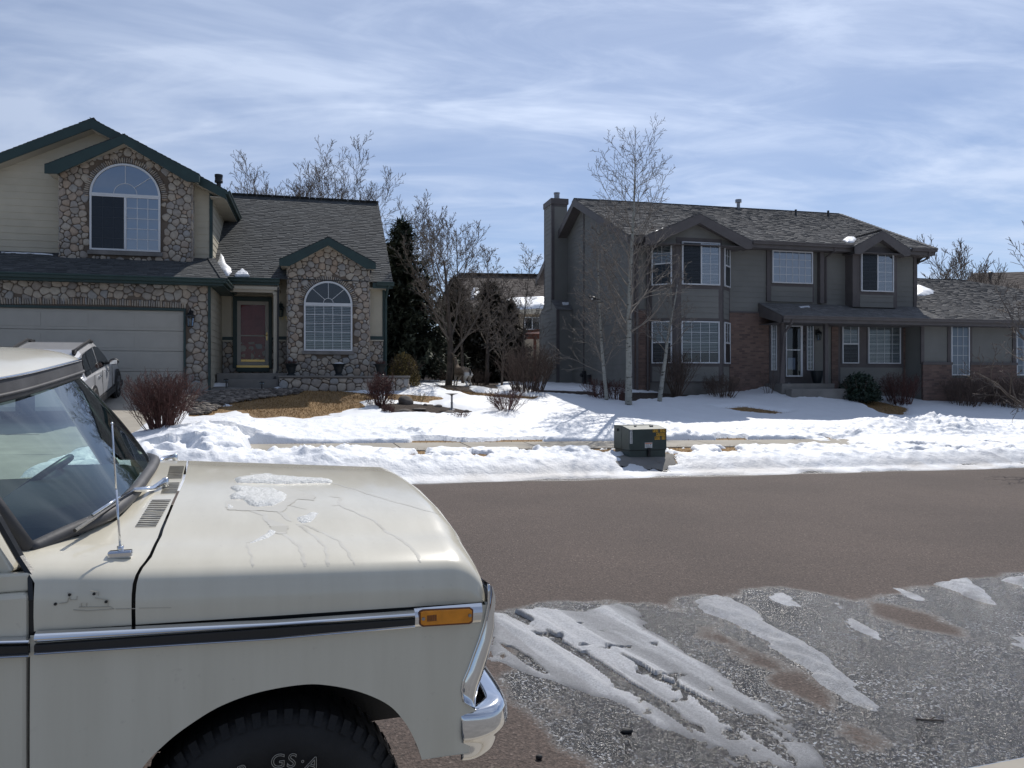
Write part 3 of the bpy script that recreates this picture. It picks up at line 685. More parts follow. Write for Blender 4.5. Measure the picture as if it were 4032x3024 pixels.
def arch_window(parent, u0, u1, z0, zm, z1, w, cols, rows, split, spokes, blinds, glass, hub=.22, back='dark', gb=('glass',)):
    """rectangle z0..zm with a half ellipse zm..z1 over it"""
    cx = (u0+u1)/2; rx = (u1-u0)/2; rz = z1-zm; fr = .055
    root = window(parent, u0, u1, z0, zm, w, cols, rows, split, blinds, glass, fr=fr, back=back)
    f = MB(); o = arcpts(cx, zm, rx, n=32, ry=rz); i_ = arcpts(cx, zm, rx-fr, n=32, ry=rz-fr)
    for k in range(32):
        f.prism([(o[k][0], w-.075, o[k][1]), (o[k+1][0], w-.075, o[k+1][1]), (i_[k+1][0], w-.075, i_[k+1][1]), (i_[k][0], w-.075, i_[k][1])], (0, .063, 0))
    f.box(u0, u1, w-.08, w-.012, zm-.002, zm+fr*.8); obj('arch_frame', f, 'white', root)
    p = MB(); p.add([(x, w-.045, z) for x, z in i_], [tuple(range(33))]); obj('arch_pane', p, gb[0], root)
    p = MB(); p.add([(x, w-.01, z) for x, z in i_], [tuple(range(33))]); obj('arch_room', p, back, root)
    g = MB(); hr = rx*hub; base = zm+fr*.8
    hp = arcpts(cx, base, hr, n=14)
    g.tube([(x, w-.052, z) for x, z in hp], .009, 5)
    for a in spokes:
        q = (math.cos(R(a)), math.sin(R(a))); rr = 1/math.sqrt((q[0]/(rx-fr))**2+(q[1]/(rz-fr))**2)
        g.tube([(cx+q[0]*hr, w-.052, base+q[1]*hr), (cx+q[0]*rr, w-.052, zm+q[1]*rr)], .009, 5)
    obj('arch_grille', g, 'white', root)
    return root
def gutter(mb, p0, p1, out, h=.12, d=.11):   # K-style gutter; out = unit vector away from the wall
    p0, p1, o = Vector(p0), Vector(p1), Vector(out).normalized(); zv = Vector((0, 0, 1))
    prof = [(0, 0), (0, -h), (d*.7, -h), (d*.8, -h*.45), (d, -h*.3), (d, 0), (d-.012, 0), (d-.012, -h*.2), (.01, -h*.5)]
    mb.prism([p0+o*a+zv*b for a, b in prof], p1-p0)
def bar(mb, p0, p1, a, b):   # rectangular bar along p0-p1, sized a (horizontal) x b (vertical)
    p0, p1 = Vector(p0), Vector(p1); t = (p1-p0).normalized(); s = t.cross(Vector((0, 0, 1)));
    s = s.normalized() if s.length > .01 else Vector((1, 0, 0)); u = s.cross(t)
    mb.prism([p0+s*x*a/2+u*y*b/2 for x, y in ((-1, -1), (1, -1), (1, 1), (-1, 1))], p1-p0)
def lantern(parent, u, w, z, s=1.0, mat='black', name='wall_lantern'):
    b = MB(); b.box(u-.05*s, u+.05*s, w-.02, w, z-.02*s, z+.16*s); b.tube([(u, w-.02, z+.12*s), (u, w-.10*s, z+.2*s), (u, w-.14*s, z+.14*s)], .012*s, 6)
    b.lathe([(.01*s, .14*s), (.05*s, .09*s), (.10*s, .04*s), (.105*s, .02*s)], (u, w-.14*s, z), 8)
    b.lathe([(.06*s, -.22*s), (.07*s, -.2*s)], (u, w-.14*s, z), 8)
    for k in range(6): a = k*math.pi/3; b.tube([(u+.09*s*math.cos(a), w-.14*s+.09*s*math.sin(a), z+.02*s), (u+.062*s*math.cos(a), w-.14*s+.062*s*math.sin(a), z-.2*s)], .006*s, 4)
    o = obj(name, b, mat, parent)
    g = MB(); g.lathe([(.05*s, -.2*s), (.075*s, .02*s)], (u, w-.14*s, z), 8); obj('lantern_glass', g, 'glass', o)
    return o
def snowpatch(pts3, th, label, group, mat='snow_smooth', nrm=(0, 0, 1), res=None):
    """lump of snow lying on a plane: outline in 3D, rounded to a soft edge"""
    P = [Vector(p) for p in pts3]; c = sum(P, Vector())/len(P); nn = Vector(nrm).normalized()
    U = (P[0]-c); U = (U-nn*U.dot(nn)).normalized(); V = nn.cross(U)
    q = [((p-c).dot(U), (p-c).dot(V)) for p in P]; mx = max(max(abs(a), abs(b)) for a, b in q); r = mx/28
    X, Y = np.meshgrid(np.arange(-mx*1.1, mx*1.1, r), np.arange(-mx*1.1, mx*1.1, r), indexing='ij')
    sd = sdpoly(X, Y, q)+(fbm(X+c.x*7, Y+c.y*7, 3.0/mx, 4, 2)-.5)*mx*.14; h = th*np.sqrt(np.clip(-sd/(mx*.16), 0, 1))*(.75+.5*fbm(X+c.x, Y, 2.5/mx, 4, 5))
    W = [None]*3
    for i in range(3): W[i] = c[i]+U[i]*X+V[i]*Y+nn[i]*(h-.02)
    o = obj('snow_patch', gridmesh('snow_patch', W[0], W[1], W[2], sd < .0), mat); tag(o, label, 'snow patch', group); return o

# ---------------------------------------------------------------- left house
def left_house():
    a = R(14.5); fx, fy = -math.sin(a), math.cos(a); k = (453-1106)/K; c = 23.6; Y = c/(k*fx+fy)
    F = Frame(a, (k*Y, Y)); rg = random.Random(5)
    W_B1, W_U, W_B2, W_R, W_N, W_D = 1.18, 1.59, 1.4, 1.8, 2.3, 3.0
    H_ = empty('stone_and_siding_house', (*F.o, 0), a)
    tag(H_, 'beige two storey house with river stone cladding, dark green trim and double garage', 'house')
    hit = F.hit
    zb = 1.3
    # --- garage front
    dr = F.rect(-16, 672, 397, 843, 0); dl, drr, dz0, dz1 = dr[0], dr[1], hit(200, 843)[1]-.05, hit(200, 668)[1]
    wl = dl-.9; ztop = hit(300, 612)[1]+.1
    wall = MB(); wall.box(wl, dl, 0, .2, zb-.6, ztop); wall.box(drr, 0, 0, .2, zb-.3, ztop); wall.box(dl, drr, 0, .2, dz1, ztop)
    wall.box(-.2, 0, .2, 4.6, zb-.3, ztop); wall.box(wl, wl+.2, .2, 7, zb-.3, ztop); obj('garage_wall', wall, 'beige', H_)
    cb = MB(); T_ = .2
    cobbles(cb, wl, -.02, zb-.1, ztop, lambda u, z: (u < dl-.05 or u > drr+.12 or z > dz1+.27), -.005, rg)
    n = int((drr-dl+.2)/.062)
    soldier(cb, [((dl-.1+(i+.5)*.062, dz1+.07+.05*math.sin(math.pi*(i/n))), (rg.uniform(-.06, .06)+.12*(i/n-.5), 1), .062) for i in range(n)], -.005, rg, .19)
    back = MB(); back.box(drr+.06, -.005, -.006, -.001, zb-.1, ztop); back.box(wl, drr+.06, -.006, -.001, dz1+.03, ztop); obj('mortar_bed', back, 'mortar', H_)
    obj('stone_cladding', cb, 'stone', H_, smooth=True)
    sk = MB(); sk.box(drr+.1, -.0, -.07, -.008, zb-.3, hit(430, 826)[1]); obj('foundation', sk, 'concrete', H_)
    # right side wall of garage lap siding (turned) + corner board
    sd = MB(); sd.X = lambda v: Vector((-v.y+.0, v.x, v.z)); siding(sd, lambda u: ztop, 0, 2.9, 1.4, 0); obj('siding', sd, 'beige', H_)
    tb = MB(); tb.box(-.035, .03, -.085, .02, 1.5, ztop); obj('corner_trim', tb, 'green', H_)
    # garage door
    gd = MB(); gd.box(dl-.02, drr+.02, .051, .08, dz0, dz1+.02); rows = 4; hh = (dz1-dz0)/rows
    for r in range(rows):
        z0 = dz0+r*hh; gd.box(dl, drr, -.0, .05, z0+.006, z0+hh-.006)
        for j in range(4):
            x0 = dl+.12+j*(drr-dl-.1)/4; x1 = x0+(drr-dl-.1)/4-.14
            gd.box(x0, x1, -.008, .0-.001, z0+.09, z0+hh-.09)
    obj('garage_door', gd, 'garage_door', H_, bev=.005)
    tr = MB(); tr.box(dl-.1, drr+.06, -.07, -.01, dz1, dz1+.07); tr.box(drr, drr+.06, -.0705, -.01, dz0, dz1); tr.box(dl-.1, dl, -.07, -.01, dz0, dz1); obj('garage_door_trim', tr, 'green', H_, bev=.004)
    u, z = hit(413, 686, -.05); lantern(H_, u, -.05, z, 1.25)
    # --- pent roof over the garage
    gz = hit(200, 594, -.45)[1]; wr = F.side(455, 570, 0)
    uR = hit(484, 600, -.45)[0]; V = Vector((0, 1, .42)).normalized(); sl = lambda w: (w+.45)/V.y
    rf = MB(); L0 = wl-.6
    uU = hit(457, 480, W_U)[0]                      # right corner of the upper storey
    shingles(rf, (0, -.45, gz), (1, 0, 0), V, [(L0, 0), (uR, 0), (uU-.02, sl(W_U)), (L0, sl(W_U))], .3, .145, .018, rg)
    # hip return on the right
    V2 = Vector((-1, 0, .42*(W_U+.45)/(uR-uU))).normalized(); dd = (uR-uU)/abs(V2.x)
    shingles(rf, (uR, -.45, gz), (0, 1, 0), V2, [(0, 0), (3.3, 0), (3.3, dd), (W_U+.45, dd)], .3, .145, .018, rg)
    cap = MB(); cap.val = .5; p0, p1 = Vector((uR, -.45, gz+.01)), Vector((uU-.02, W_U, gz+.42*(W_U+.45)+.01))
    for i in range(12):
        q = p0.lerp(p1, i/12); bar(cap, q+Vector((0, 0, .02)), p0.lerp(p1, (i+1.15)/12)+Vector((0, 0, .005)), .2, .025)
    obj('hip_cap', cap, 'shingle_l', H_)
    obj('roof', rf, 'shingle_l', H_)
    fa = MB(); fa.box(L0, uR-.02, -.44, -.40, gz-.19, gz-.02); fa.box(uR-.06, uR-.02, -.40, 2.7, gz-.19, gz-.02); fa.box(L0, uR-.06, -.40, 0, gz-.17, gz-.15); fa.box(.02, uR-.06, -.0, 2.6, gz-.17, gz-.15)
    obj('fascia', fa, 'green', H_)
    gt = MB(); gutter(gt, (L0, -.445, gz+.01), (uR+.05, -.445, gz+.01), (0, -1, 0), .13, .12); gutter(gt, (uR-.02, -.44, gz+.01), (uR-.02, 2.6, gz+.01), (1, 0, 0), .13, .12); obj('gutter', gt, 'green', H_, bev=.004)
    # --- upper storey
    ap = hit(198, 256, W_U-.42); uA, zA = ap                      # main gable apex (roof line on fascia plane)
    lf = hit(0, 333, W_U-.42); rt = hit(489, 408, W_U-.42)
    sL = (zA-lf[1])/(uA-lf[0]); sR = (zA-rt[1])/(rt[0]-uA); s = (sL+sR)/2
    uE = rt[0]; zE = zA-s*(uE-uA); uLe = uA-(uE-uA)
    top = lambda u_: zA-.12-s*abs(u_-uA)
    zl = gz+.2
    up = MB(); siding(up, lambda u_: min(99, top(u_)), uLe+.4, uU, zl, W_U, .2); obj('siding', up, 'beige', H_)
    bw = MB(); bw.prism([(uLe+.4, W_U+.01, zl), (uU, W_U+.01, zl), (uU, W_U+.01, top(uU)), (uA, W_U+.01, zA-.15), (uLe+.4, W_U+.01, top(uLe+.4))], (0, 6.5, 0)); obj('upper_wall', bw, 'beige', H_)
    ss = MB(); ss.X = lambda v: Vector((uU-v.y+.001, v.x, v.z)); siding(ss, lambda u_: top(uU)-.02, W_U, W_U+6.4, zl-.4, 0, .2); obj('siding', ss, 'beige', H_)
    ct = MB(); ct.box(uU-.06, uU+.03, W_U-.03, W_U+.08, zl-.3, top(uU)); obj('corner_trim', ct, 'green', H_)
    mr = MB(); Vr = Vector((-1, 0, s)).normalized(); Lr = (uE-uA)/abs(Vr.x); wf = W_U-.44
    shingles(mr, (uE, wf, zE), (0, 1, 0), Vr, [(0, 0), (8.5, 0), (8.5, Lr), (0, Lr)], .3, .145, .018, rg)
    Vl = Vector((1, 0, s)).normalized(); shingles(mr, (uLe, wf+8.5, zE), (0, -1, 0), Vl, [(0, 0), (8.5, 0), (8.5, Lr), (0, Lr)], .3, .145, .018, rg)
    obj('roof', mr, 'shingle_l', H_)
    fb = MB()
    for sg, ue in ((1, uE), (-1, uLe)):
        fb.prism([(uA, wf, zA-.01), (ue, wf, zE-.01), (ue, wf, zE-.28), (uA, wf, zA-.30)], (0, .05, 0))
    fb.prism([(uE-.02, wf+.05, zE-.01), (uE-.02, wf+.05, zE-.2), (uE-.06, wf+.05, zE-.2), (uE-.06, wf+.05, zE-.01)], (0, 8, 0))
    obj('fascia', fb, 'green', H_, bev=.004)
    so = MB(); so.prism([(uA, wf+.05, zA-.28), (uE-.05, wf+.05, zE-.24), (uE-.05, wf+.05, zE-.26), (uA, wf+.05, zA-.30)], (0, .4, 0)); so.prism([(uA, wf+.05, zA-.28), (uLe+.05, wf+.05, zE-.24), (uLe+.05, wf+.05, zE-.26), (uA, wf+.05, zA-.30)], (0, .4, 0))
    so.box(uU, uE-.04, wf+.05, wf+8, zE-.22, zE-.2); obj('soffit', so, 'beige_trim', H_)
    g2 = MB(); gutter(g2, (uE-.02, wf-.02, zE+.01), (uE-.02, wf+4.0, zE+.01), (1, 0, 0), .14, .13); obj('gutter', g2, 'green', H_, bev=.004)
    # flue
    fu, fz = hit(472.5, 396, W_U+1.6); fp = MB(); fp.lathe([(.07, -.5), (.07, .12), (.13, .12), (.13, .18), (.12, .2), (.12, .3), (.13, .31), (.13, .38), (.02, .4)], (fu, W_U+1.6, fz-.1), 14); obj('flue_pipe', fp, 'black', H_)
    # stone gable bay
    b0, b1 = hit(128, 460, W_B1)[0], hit(413, 460, W_B1)[0]; aB, zB = hit(268, 290, W_B1-.36); l2 = hit(97, 354, W_B1-.36); r2 = hit(431, 378, W_B1-.36)
    s2 = ((zB-l2[1])/(aB-l2[0])+(zB-r2[1])/(r2[0]-aB))/2; hw = (r2[0]-l2[0])/2; mB = (b0+b1)/2; aB = mB; t2 = lambda u_: zB-.13-s2*abs(u_-aB)
    zl2 = hit(270, 559, W_B1)[1]
    bx = MB(); bx.prism([(b0, W_B1+.005, zl2-.2), (b1, W_B1+.005, zl2-.2), (b1, W_B1+.005, t2(b1)), (aB, W_B1+.005, zB-.15), (b0, W_B1+.005, t2(b0))], (0, .38, 0)); obj('mortar_bed', bx, 'mortar', H_)
    wx0, wx1, wz0, _ = F.rect(195, 425, 347.5, 543, W_B1); wzm = hit(271, 424, W_B1)[1]; wz1 = hit(271, 355, W_B1)[1]
    wc = (wx0+wx1)/2; wr_ = (wx1-wx0)/2; rz = wz1-wzm
    def inw(u_, z_, pad): return (wx0-pad < u_ < wx1+pad and wz0-.16 < z_ < wzm) or (z_ >= wzm and ((u_-wc)/(wr_+pad))**2+((z_-wzm)/(rz+pad))**2 < 1)
    c2 = MB(); cobbles(c2, b0, b1, zl2-.15, zB, lambda u_, z_: z_ < t2(u_)-.04 and not inw(u_, z_, .22 if z_ > wzm-.1 else .07), W_B1, rg, .035, .112)
    def ring(cx, cz, rx, rz_, n_, a0=-4, a1=184):
        o_ = []
        for i in range(n_):
            a_ = R(a0+(a1-a0)*(i+.5)/n_); q = Vector((math.cos(a_)/rx, math.sin(a_)/rz_)).normalized()
            o_.append(((cx+(rx+.02)*math.cos(a_), cz+(rz_+.02)*math.sin(a_)), (q.x, q.y), math.pi*(rx+rz_)/2/n_*1.1))
        return o_
    soldier(c2, ring(wc, wzm, wr_, rz, 56), W_B1, rg, .17)
    c2.X = lambda v: Vector((b1+(W_B1-v.y), W_B1+.02+v.x, v.z)); cobbles(c2, 0, .36, zl2-.2, t2(b1)-.02, lambda u_, z_: True, W_B1, rg, .05, .13); c2.X = None
    c2.X = lambda v: Vector((b0-(W_B1-v.y), W_B1+.38-v.x, v.z)); cobbles(c2, 0, .36, zl2-.2, t2(b0)-.02, lambda u_, z_: True, W_B1, rg, .05, .13); c2.X = None
    obj('stone_cladding', c2, 'stone', H_, smooth=True)
    sl_ = MB(); sl_.box(wx0-.06, wx1+.06, W_B1-.10, W_B1-.01, wz0-.13, wz0-.01); obj('window_sill', sl_, 'slate', H_, bev=.01)
    arch_window(H_, wx0, wx1, wz0, wzm, wz1, W_B1-.02, 3, 5, 'v', (40, 90), False, ('screen', 'glass_blue'), .33, 'curtain', ('glass_blue',))
    gr = MB(); wf2 = W_B1-.38; zE2 = zB-s2*hw; Vr = Vector((-1, 0, s2)).normalized(); Lr2 = hw/abs(Vr.x)
    shingles(gr, (aB+hw, wf2, zE2), (0, 1, 0), Vr, [(0, 0), (3.2, 0), (3.2, Lr2), (0, Lr2)], .3, .145, .018, rg)
    Vl = Vector((1, 0, s2)).normalized(); shingles(gr, (aB-hw, wf2+3.2, zE2), (0, -1, 0), Vl, [(0, 0), (3.2, 0), (3.2, Lr2), (0, Lr2)], .3, .145, .018, rg)
    obj('roof', gr, 'shingle_l', H_)
    fb = MB()
    for ue in (aB+hw, aB-hw):
        sg = 1 if ue > aB else -1
        fb.prism([(aB, wf2, zB-.01), (ue, wf2, zE2-.01), (ue, wf2, zE2-.25), (ue-sg*.34, wf2, zE2-.24), (aB, wf2, zB-.27)], (0, .05, 0))
    fb.box(aB-hw+.01, aB-hw+.05, wf2+.05, W_U, zE2-.2, zE2); fb.box(aB+hw-.05, aB+hw-.01, wf2+.05, W_U, zE2-.2, zE2)
    obj('fascia', fb, 'green', H_, bev=.004)
    so = MB()
    for sg in (1, -1): so.prism([(aB, wf2+.05, zB-.25), (aB+sg*(hw-.05), wf2+.05, zE2-.21), (aB+sg*(hw-.05), wf2+.05, zE2-.23), (aB, wf2+.05, zB-.27)], (0, .4, 0))
    so.box(aB-hw+.05, b0, wf2+.05, W_U, zE2-.22, zE2-.2); obj('soffit', so, 'beige_trim', H_)
    # --- right wing
    wg = 1.35; gz2 = hit(550, 601, wg)[1]; uRr = hit(849, 572, wg)[0]; ur0 = hit(490, 600, wg)[0]
    pitch = .667; V = Vector((0, 1, pitch)).normalized()
    wR, zR = None, None
    # ridge so that it projects at y 432 (px 660)
    for i in range(400):
        w_ = wg+i*.03; z_ = gz2+pitch*(w_-wg)
        if z_ >= hit(660, 431, w_)[1]: wR, zR = w_, z_; break
    Lv = (wR-wg)/V.y; rr = MB()
    shingles(rr, (0, wg, gz2), (1, 0, 0), V, [(uU-.8, 0), (uRr, 0), (uRr, Lv), (uU-3, Lv), (uU-3, .3)], .28, .14, .02, rg)
    Vb = Vector((0, -1, pitch)).normalized(); shingles(rr, (uRr, 2*wR-wg, gz2), (-1, 0, 0), Vb, [(0, 0), (uRr-uU+3, 0), (uRr-uU+3, Lv), (0, Lv)], .5, .28, .02, rg)
    rr.val = .5; rr.box(uU-3, uRr, wR-.03, wR+.03, zR-.04, zR+.001)
    obj('roof', rr, 'shingle_l', H_)
    fz = MB(); u5 = hit(603, 600, wg)[0]; u6 = hit(812, 570, wg)[0]
    fz.box(uU-.1, u5, wg+.0, wg+.04, gz2-.20, gz2-.02); fz.box(u6-.1, uRr-.02, wg+.0, wg+.04, gz2-.2, gz2-.02)
    fz.prism([(uRr-.05, wg, gz2-.02), (uRr-.05, wR, zR-.03), (uRr-.05, wR, zR-.22), (uRr-.05, wg, gz2-.2)], (.04, 0, 0)); fz.prism([(uRr-.05, 2*wR-wg, gz2-.02), (uRr-.05, wR, zR-.03), (uRr-.05, wR, zR-.22), (uRr-.05, 2*wR-wg, gz2-.2)], (.04, 0, 0)); obj('fascia', fz, 'green', H_)
    gt = MB(); gutter(gt, (ur0-.2, wg, gz2+.01), (u5+.02, wg, gz2+.01), (0, -1, 0), .13, .12); gutter(gt, (u6+.02, wg, gz2+.01), (uRr+.03, wg, gz2+.01), (0, -1, 0), .13, .12); obj('gutter', gt, 'green', H_, bev=.004)
    uw = hit(830, 650, W_R)[0]
    so = MB(); so.box(.0, u5, wg+.04, W_D+.1, gz2-.34, gz2-.24); so.box(u6-.2, uw+.12, wg+.04, W_R+.1, gz2-.2, gz2-.18); obj('soffit', so, 'beige_trim', H_)
    hd = MB(); hd.box(.02, u5-.02, W_B2+.05, W_B2+.2, gz2-.42, gz2-.2); obj('porch_beam', hd, 'beige_trim', H_)
    # walls of the wing
    zw0, zwc = 1.3, hit(810, 733, W_R)[1]; hi = gz2+pitch*(W_R-wg)-.05
    wm = MB(); wm.prism([(uw, W_R+.02, zw0), (uw, W_R+.02, hi-.1), (uw, wR, zR-.25), (uw, 2*wR-W_R, hi-.1), (uw, 2*wR-W_R, zw0)], (-1.6, 0, 0)); wm.box(0.02, uw-1.6, W_D+.02, 2*wR-W_R, zw0, gz2); obj('wing_wall', wm, 'beige', H_)
    s3 = MB(); b2r = hit(797, 700, W_B2)[0]; b2l = hit(622, 700, W_B2)[0]
    siding(s3, lambda q: hi-.1, b2r-.1, uw, zwc, W_R, .2); siding(s3, lambda q: gz2-.25, .0, b2l-.25, zwc-.05, W_D, .2); siding(s3, lambda q: gz2+.4, b2l-.47, b2l+.05, zwc-.02, W_N, .2)
    obj('siding', s3, 'beige', H_)
    nw = MB(); nw.box(b2l-.47, b2l+.1, W_N+.02, W_D+.02, zw0, gz2+.3); obj('entry_wall', nw, 'beige', H_)
    tt = MB(); uc = hit(826, 650, W_R)[0]; tt.box(uc, uw+.02, W_R-.03, W_R+.1, zwc-1.0, hi-.1); tt.box(b2r-.1, uc, W_R-.035, W_R-.004, zwc-.02, zwc+.1)
    tt.box(b2l-.47, b2l+.02, W_N-.035, W_N-.004, zwc-.03, zwc+.08); tt.box(.02, b2l-.47, W_D-.035, W_D-.004, zwc-.03, zwc+.08); obj('trim_board', tt, 'green', H_)
    c3 = MB(); cobbles(c3, b2r-.05, uc+.02, zw0, zwc-.06, lambda a_, b_: True, W_R-.01, rg, .04, .11); cobbles(c3, b2l-.47, b2l+.1, zw0+.4, zwc-.08, lambda a_, b_: True, W_N-.01, rg, .05, .13)
    cobbles(c3, .02, b2l-.47, zw0+.5, zwc-.08, lambda a_, b_: True, W_D-.01, rg, .05, .13)
    obj('stone_cladding', c3, 'stone', H_, smooth=True)
    mb_ = MB(); mb_.box(b2r-.1, uw, W_R-.012, W_R-.003, zw0, zwc-.05); mb_.box(b2l-.47, b2l+.05, W_N-.012, W_N-.003, zw0, zwc-.05); mb_.box(.03, b2l-.47, W_D-.012, W_D-.003, zw0, zwc-.05); obj('mortar_bed', mb_, 'mortar', H_)
    cp = MB(); cp.box(b2r-.1, uc+.03, W_R-.08, W_R-.012, zwc-.06, zwc-.02); cp.box(b2l-.49, b2l+.02, W_N-.08, W_N-.012, zwc-.08, zwc-.03); cp.box(.03, hit(502, 740, W_D)[0], W_D-.08, W_D-.012, zwc-.08, zwc-.03); obj('stone_cap', cp, 'beige_trim', H_)
    ds = MB(); ud = hit(833, 600, W_R-.06)[0]; ds.tube([(ud+.05, wg-.02, gz2-.1), (ud+.03, wg+.05, gz2-.2), (ud, W_R-.07, gz2-.5), (ud, W_R-.07, 1.5)], .045, 8); obj('downspout', ds, 'green', H_)
    # stone bay with arched window
    aC, zC = hit(708, 512, W_B2-.36); l3 = hit(603, 558, W_B2-.36); r3 = hit(812, 570, W_B2-.36); s4 = ((zC-l3[1])/(aC-l3[0])+(zC-r3[1])/(r3[0]-aC))/2; hw = (r3[0]-l3[0])/2; aC = (l3[0]+r3[0])/2
    t3 = lambda q: zC-.13-s4*abs(q-aC); mid = (b2l+b2r)/2
    bx = MB(); bx.prism([(b2l, W_B2+.005, zw0), (b2r, W_B2+.005, zw0), (b2r, W_B2+.005, t3(b2r)), (aC, W_B2+.005, zC-.15), (b2l, W_B2+.005, t3(b2l))], (0, W_N-W_B2+.3, 0)); obj('mortar_bed', bx, 'mortar', H_)
    wx0, wx1, wz0, _ = F.rect(656.5, 665, 761, 758.5, W_B2); wzm = hit(708, 658, W_B2)[1]; wz1 = hit(708, 608, W_B2)[1]; wc = (wx0+wx1)/2; wr_ = (wx1-wx0)/2; rz = wz1-wzm
    c4 = MB()
    def inw2(u_, z_):
        pad = .2 if z_ > wzm-.1 else .07
        return (wx0-pad < u_ < wx1+pad and wz0-.14 < z_ < wzm) or (z_ >= wzm and ((u_-wc)/(wr_+pad))**2+((z_-wzm)/(rz+pad))**2 < 1)
    cobbles(c4, b2l, b2r, zw0, zC, lambda u_, z_: z_ < t3(u_)-.04 and not inw2(u_, z_), W_B2, rg, .035, .112)
    soldier(c4, ring(wc, wzm, wr_, rz, 44), W_B2, rg, .16)
    c4.X = lambda v: Vector((b2r+(W_B2-v.y), W_B2+.02+v.x, v.z)); cobbles(c4, 0, .36, zw0, t3(b2r), lambda u_, z_: True, W_B2, rg, .05, .13)
    c4.X = lambda v: Vector((b2l-(W_B2-v.y), W_N-v.x, v.z)); cobbles(c4, 0, W_N-W_B2, zw0, t3(b2l), lambda u_, z_: True, W_B2, rg, .05, .13); c4.X = None
    obj('stone_cladding', c4, 'stone', H_, smooth=True)
    sl_ = MB(); sl_.box(wx0-.06, wx1+.06, W_B2-.10, W_B2-.01, wz0-.11, wz0-.01); obj('window_sill', sl_, 'slate', H_, bev=.01)
    arch_window(H_, wx0, wx1, wz0, wzm, wz1, W_B2-.02, 5, 5, None, (45, 90, 135), True, ('glass', 'glass'), .2)
    gr = MB(); wf3 = W_B2-.38; zE3 = zC-s4*hw; Vr = Vector((-1, 0, s4)).normalized(); Lr3 = hw/abs(Vr.x)
    # dormer roof dies into the main slope: its depth shrinks to the ridge
    wend = lambda z_: wg+(z_-gz2)/pitch
    da, db = max(.05, wend(zE3)-wf3), wend(zC)-wf3
    shingles(gr, (aC+hw, wf3, zE3), (0, 1, 0), Vr, [(0, 0), (da, 0), (db, Lr3), (0, Lr3)], .28, .14, .018, rg)
    Vl = Vector((1, 0, s4)).normalized(); shingles(gr, (aC-hw, wf3+db, zE3), (0, -1, 0), Vl, [(db-da, 0), (db, 0), (db, Lr3), (0, Lr3)], .28, .14, .018, rg)
    obj('roof', gr, 'shingle_l', H_)
    fb = MB()
    for sg in (1, -1):
        ue = aC+sg*hw; fb.prism([(aC, wf3, zC-.01), (ue, wf3, zE3-.01), (ue, wf3, zE3-.2), (ue-sg*.30, wf3, zE3-.2), (aC, wf3, zC-.26)], (0, .05, 0))
    fb.box(aC-hw+.01, aC-hw+.05, wf3+.05, W_N, zE3-.2, zE3); obj('fascia', fb, 'green', H_, bev=.004)
    so = MB()
    for sg in (1, -1): so.prism([(aC, wf3+.05, zC-.25), (aC+sg*(hw-.05), wf3+.05, zE3-.19), (aC+sg*(hw-.05), wf3+.05, zE3-.21), (aC, wf3+.05, zC-.27)], (0, .4, 0))
    so.box(aC-hw+.05, b2l, wf3+.05, W_N, zE3-.2, zE3-.18); obj('soffit', so, 'beige_trim', H_)
    # entry door
    x0, x1, z0, z1 = F.rect(512.5, 651, 580.5, 790, W_D-.05); zt = z0-.08
    f = MB(); f.box(x0-.13, x0, W_D-.10, W_D-.02, zt, z1+.15); f.box(x1, x1+.1, W_D-.10, W_D-.02, zt, z1+.15); f.box(x0, x1, W_D-.10, W_D-.02, z1, z1+.15); f.box(x0-.02, x1+.02, W_D-.13, W_D-.02, zt-.12, z0-.01); obj('door_frame', f, 'green', H_, bev=.004)
    dm = MB(); dm.box(x0+.02, x1-.02, W_D-.045, W_D-.02, z0, z1)
    for i in range(2):
        for a_, b_ in ((.08, .26), (.34, .62), (.72, .93)):
            xa = x0+.14+i*(x1-x0-.16)/2; dm.box(xa, xa+(x1-x0)/2-.2, W_D-.055, W_D-.046, z0+(z1-z0)*a_, z0+(z1-z0)*b_)
    fd = obj('front_door', dm, 'redwood', H_, bev=.006)
    sm = MB(); t = .11; sm.box(x0, x0+t, W_D-.09, W_D-.065, z0, z1); sm.box(x1-t, x1, W_D-.09, W_D-.065, z0, z1); sm.box(x0+t, x1-t, W_D-.09, W_D-.065, z1-.12, z1); zmid = z0+(z1-z0)*.465
    sm.box(x0+t, x1-t, W_D-.09, W_D-.065, zmid-.02, zmid+.02); sm.box(x0+t, x1-t, W_D-.09, W_D-.065, z0, z0+.12); sd_ = obj('storm_door', sm, 'garage_door', H_, bev=.004)
    p = MB(); p.quad((x0+t, W_D-.078, z0+.12), (x1-t, W_D-.078, z0+.12), (x1-t, W_D-.078, z1-.12), (x0+t, W_D-.078, z1-.12)); obj('pane', p, 'clear', sd_)
    p = MB(); p.box(x0+t+.01, x1-t-.01, W_D-.098, W_D-.091, z0+.13, z0+.20); p.box(x0-.01, x1+.01, W_D-.135, W_D-.131, z0-.06, z0+.01); obj('kick_plate', p, 'brass', sd_)
    p = MB(); p.lathe([(.025, 0), (.025, -.02), (.012, -.03), (.012, -.05)], (x1-t/2, W_D-.09, zmid+.02), 10, 'y'); p.tube([(x1-t/2, W_D-.14, zmid+.02), (x1-t/2-.09, W_D-.14, zmid+.02)], .01, 6); p.box(x1-t/2-.018, x1-t/2+.018, W_D-.096, W_D-.09, zmid-.14, zmid+.12); obj('door_handle', p, 'brass', sd_)
    # porch slab, steps, post
    zs = hit(540, 806, W_B2-.2)[1]; q1 = hit(596, 810, W_B2)[0]; st_ = MB()
    st_.box(.05, b2l, W_B2-.2, W_D, zs-1, zs); st_.box(hit(492, 825, .75)[0], q1+.1, .75, W_B2-.2, zs-1.2, zs-.19)
    obj('porch_step', st_, 'concrete_dk', H_, bev=.015)
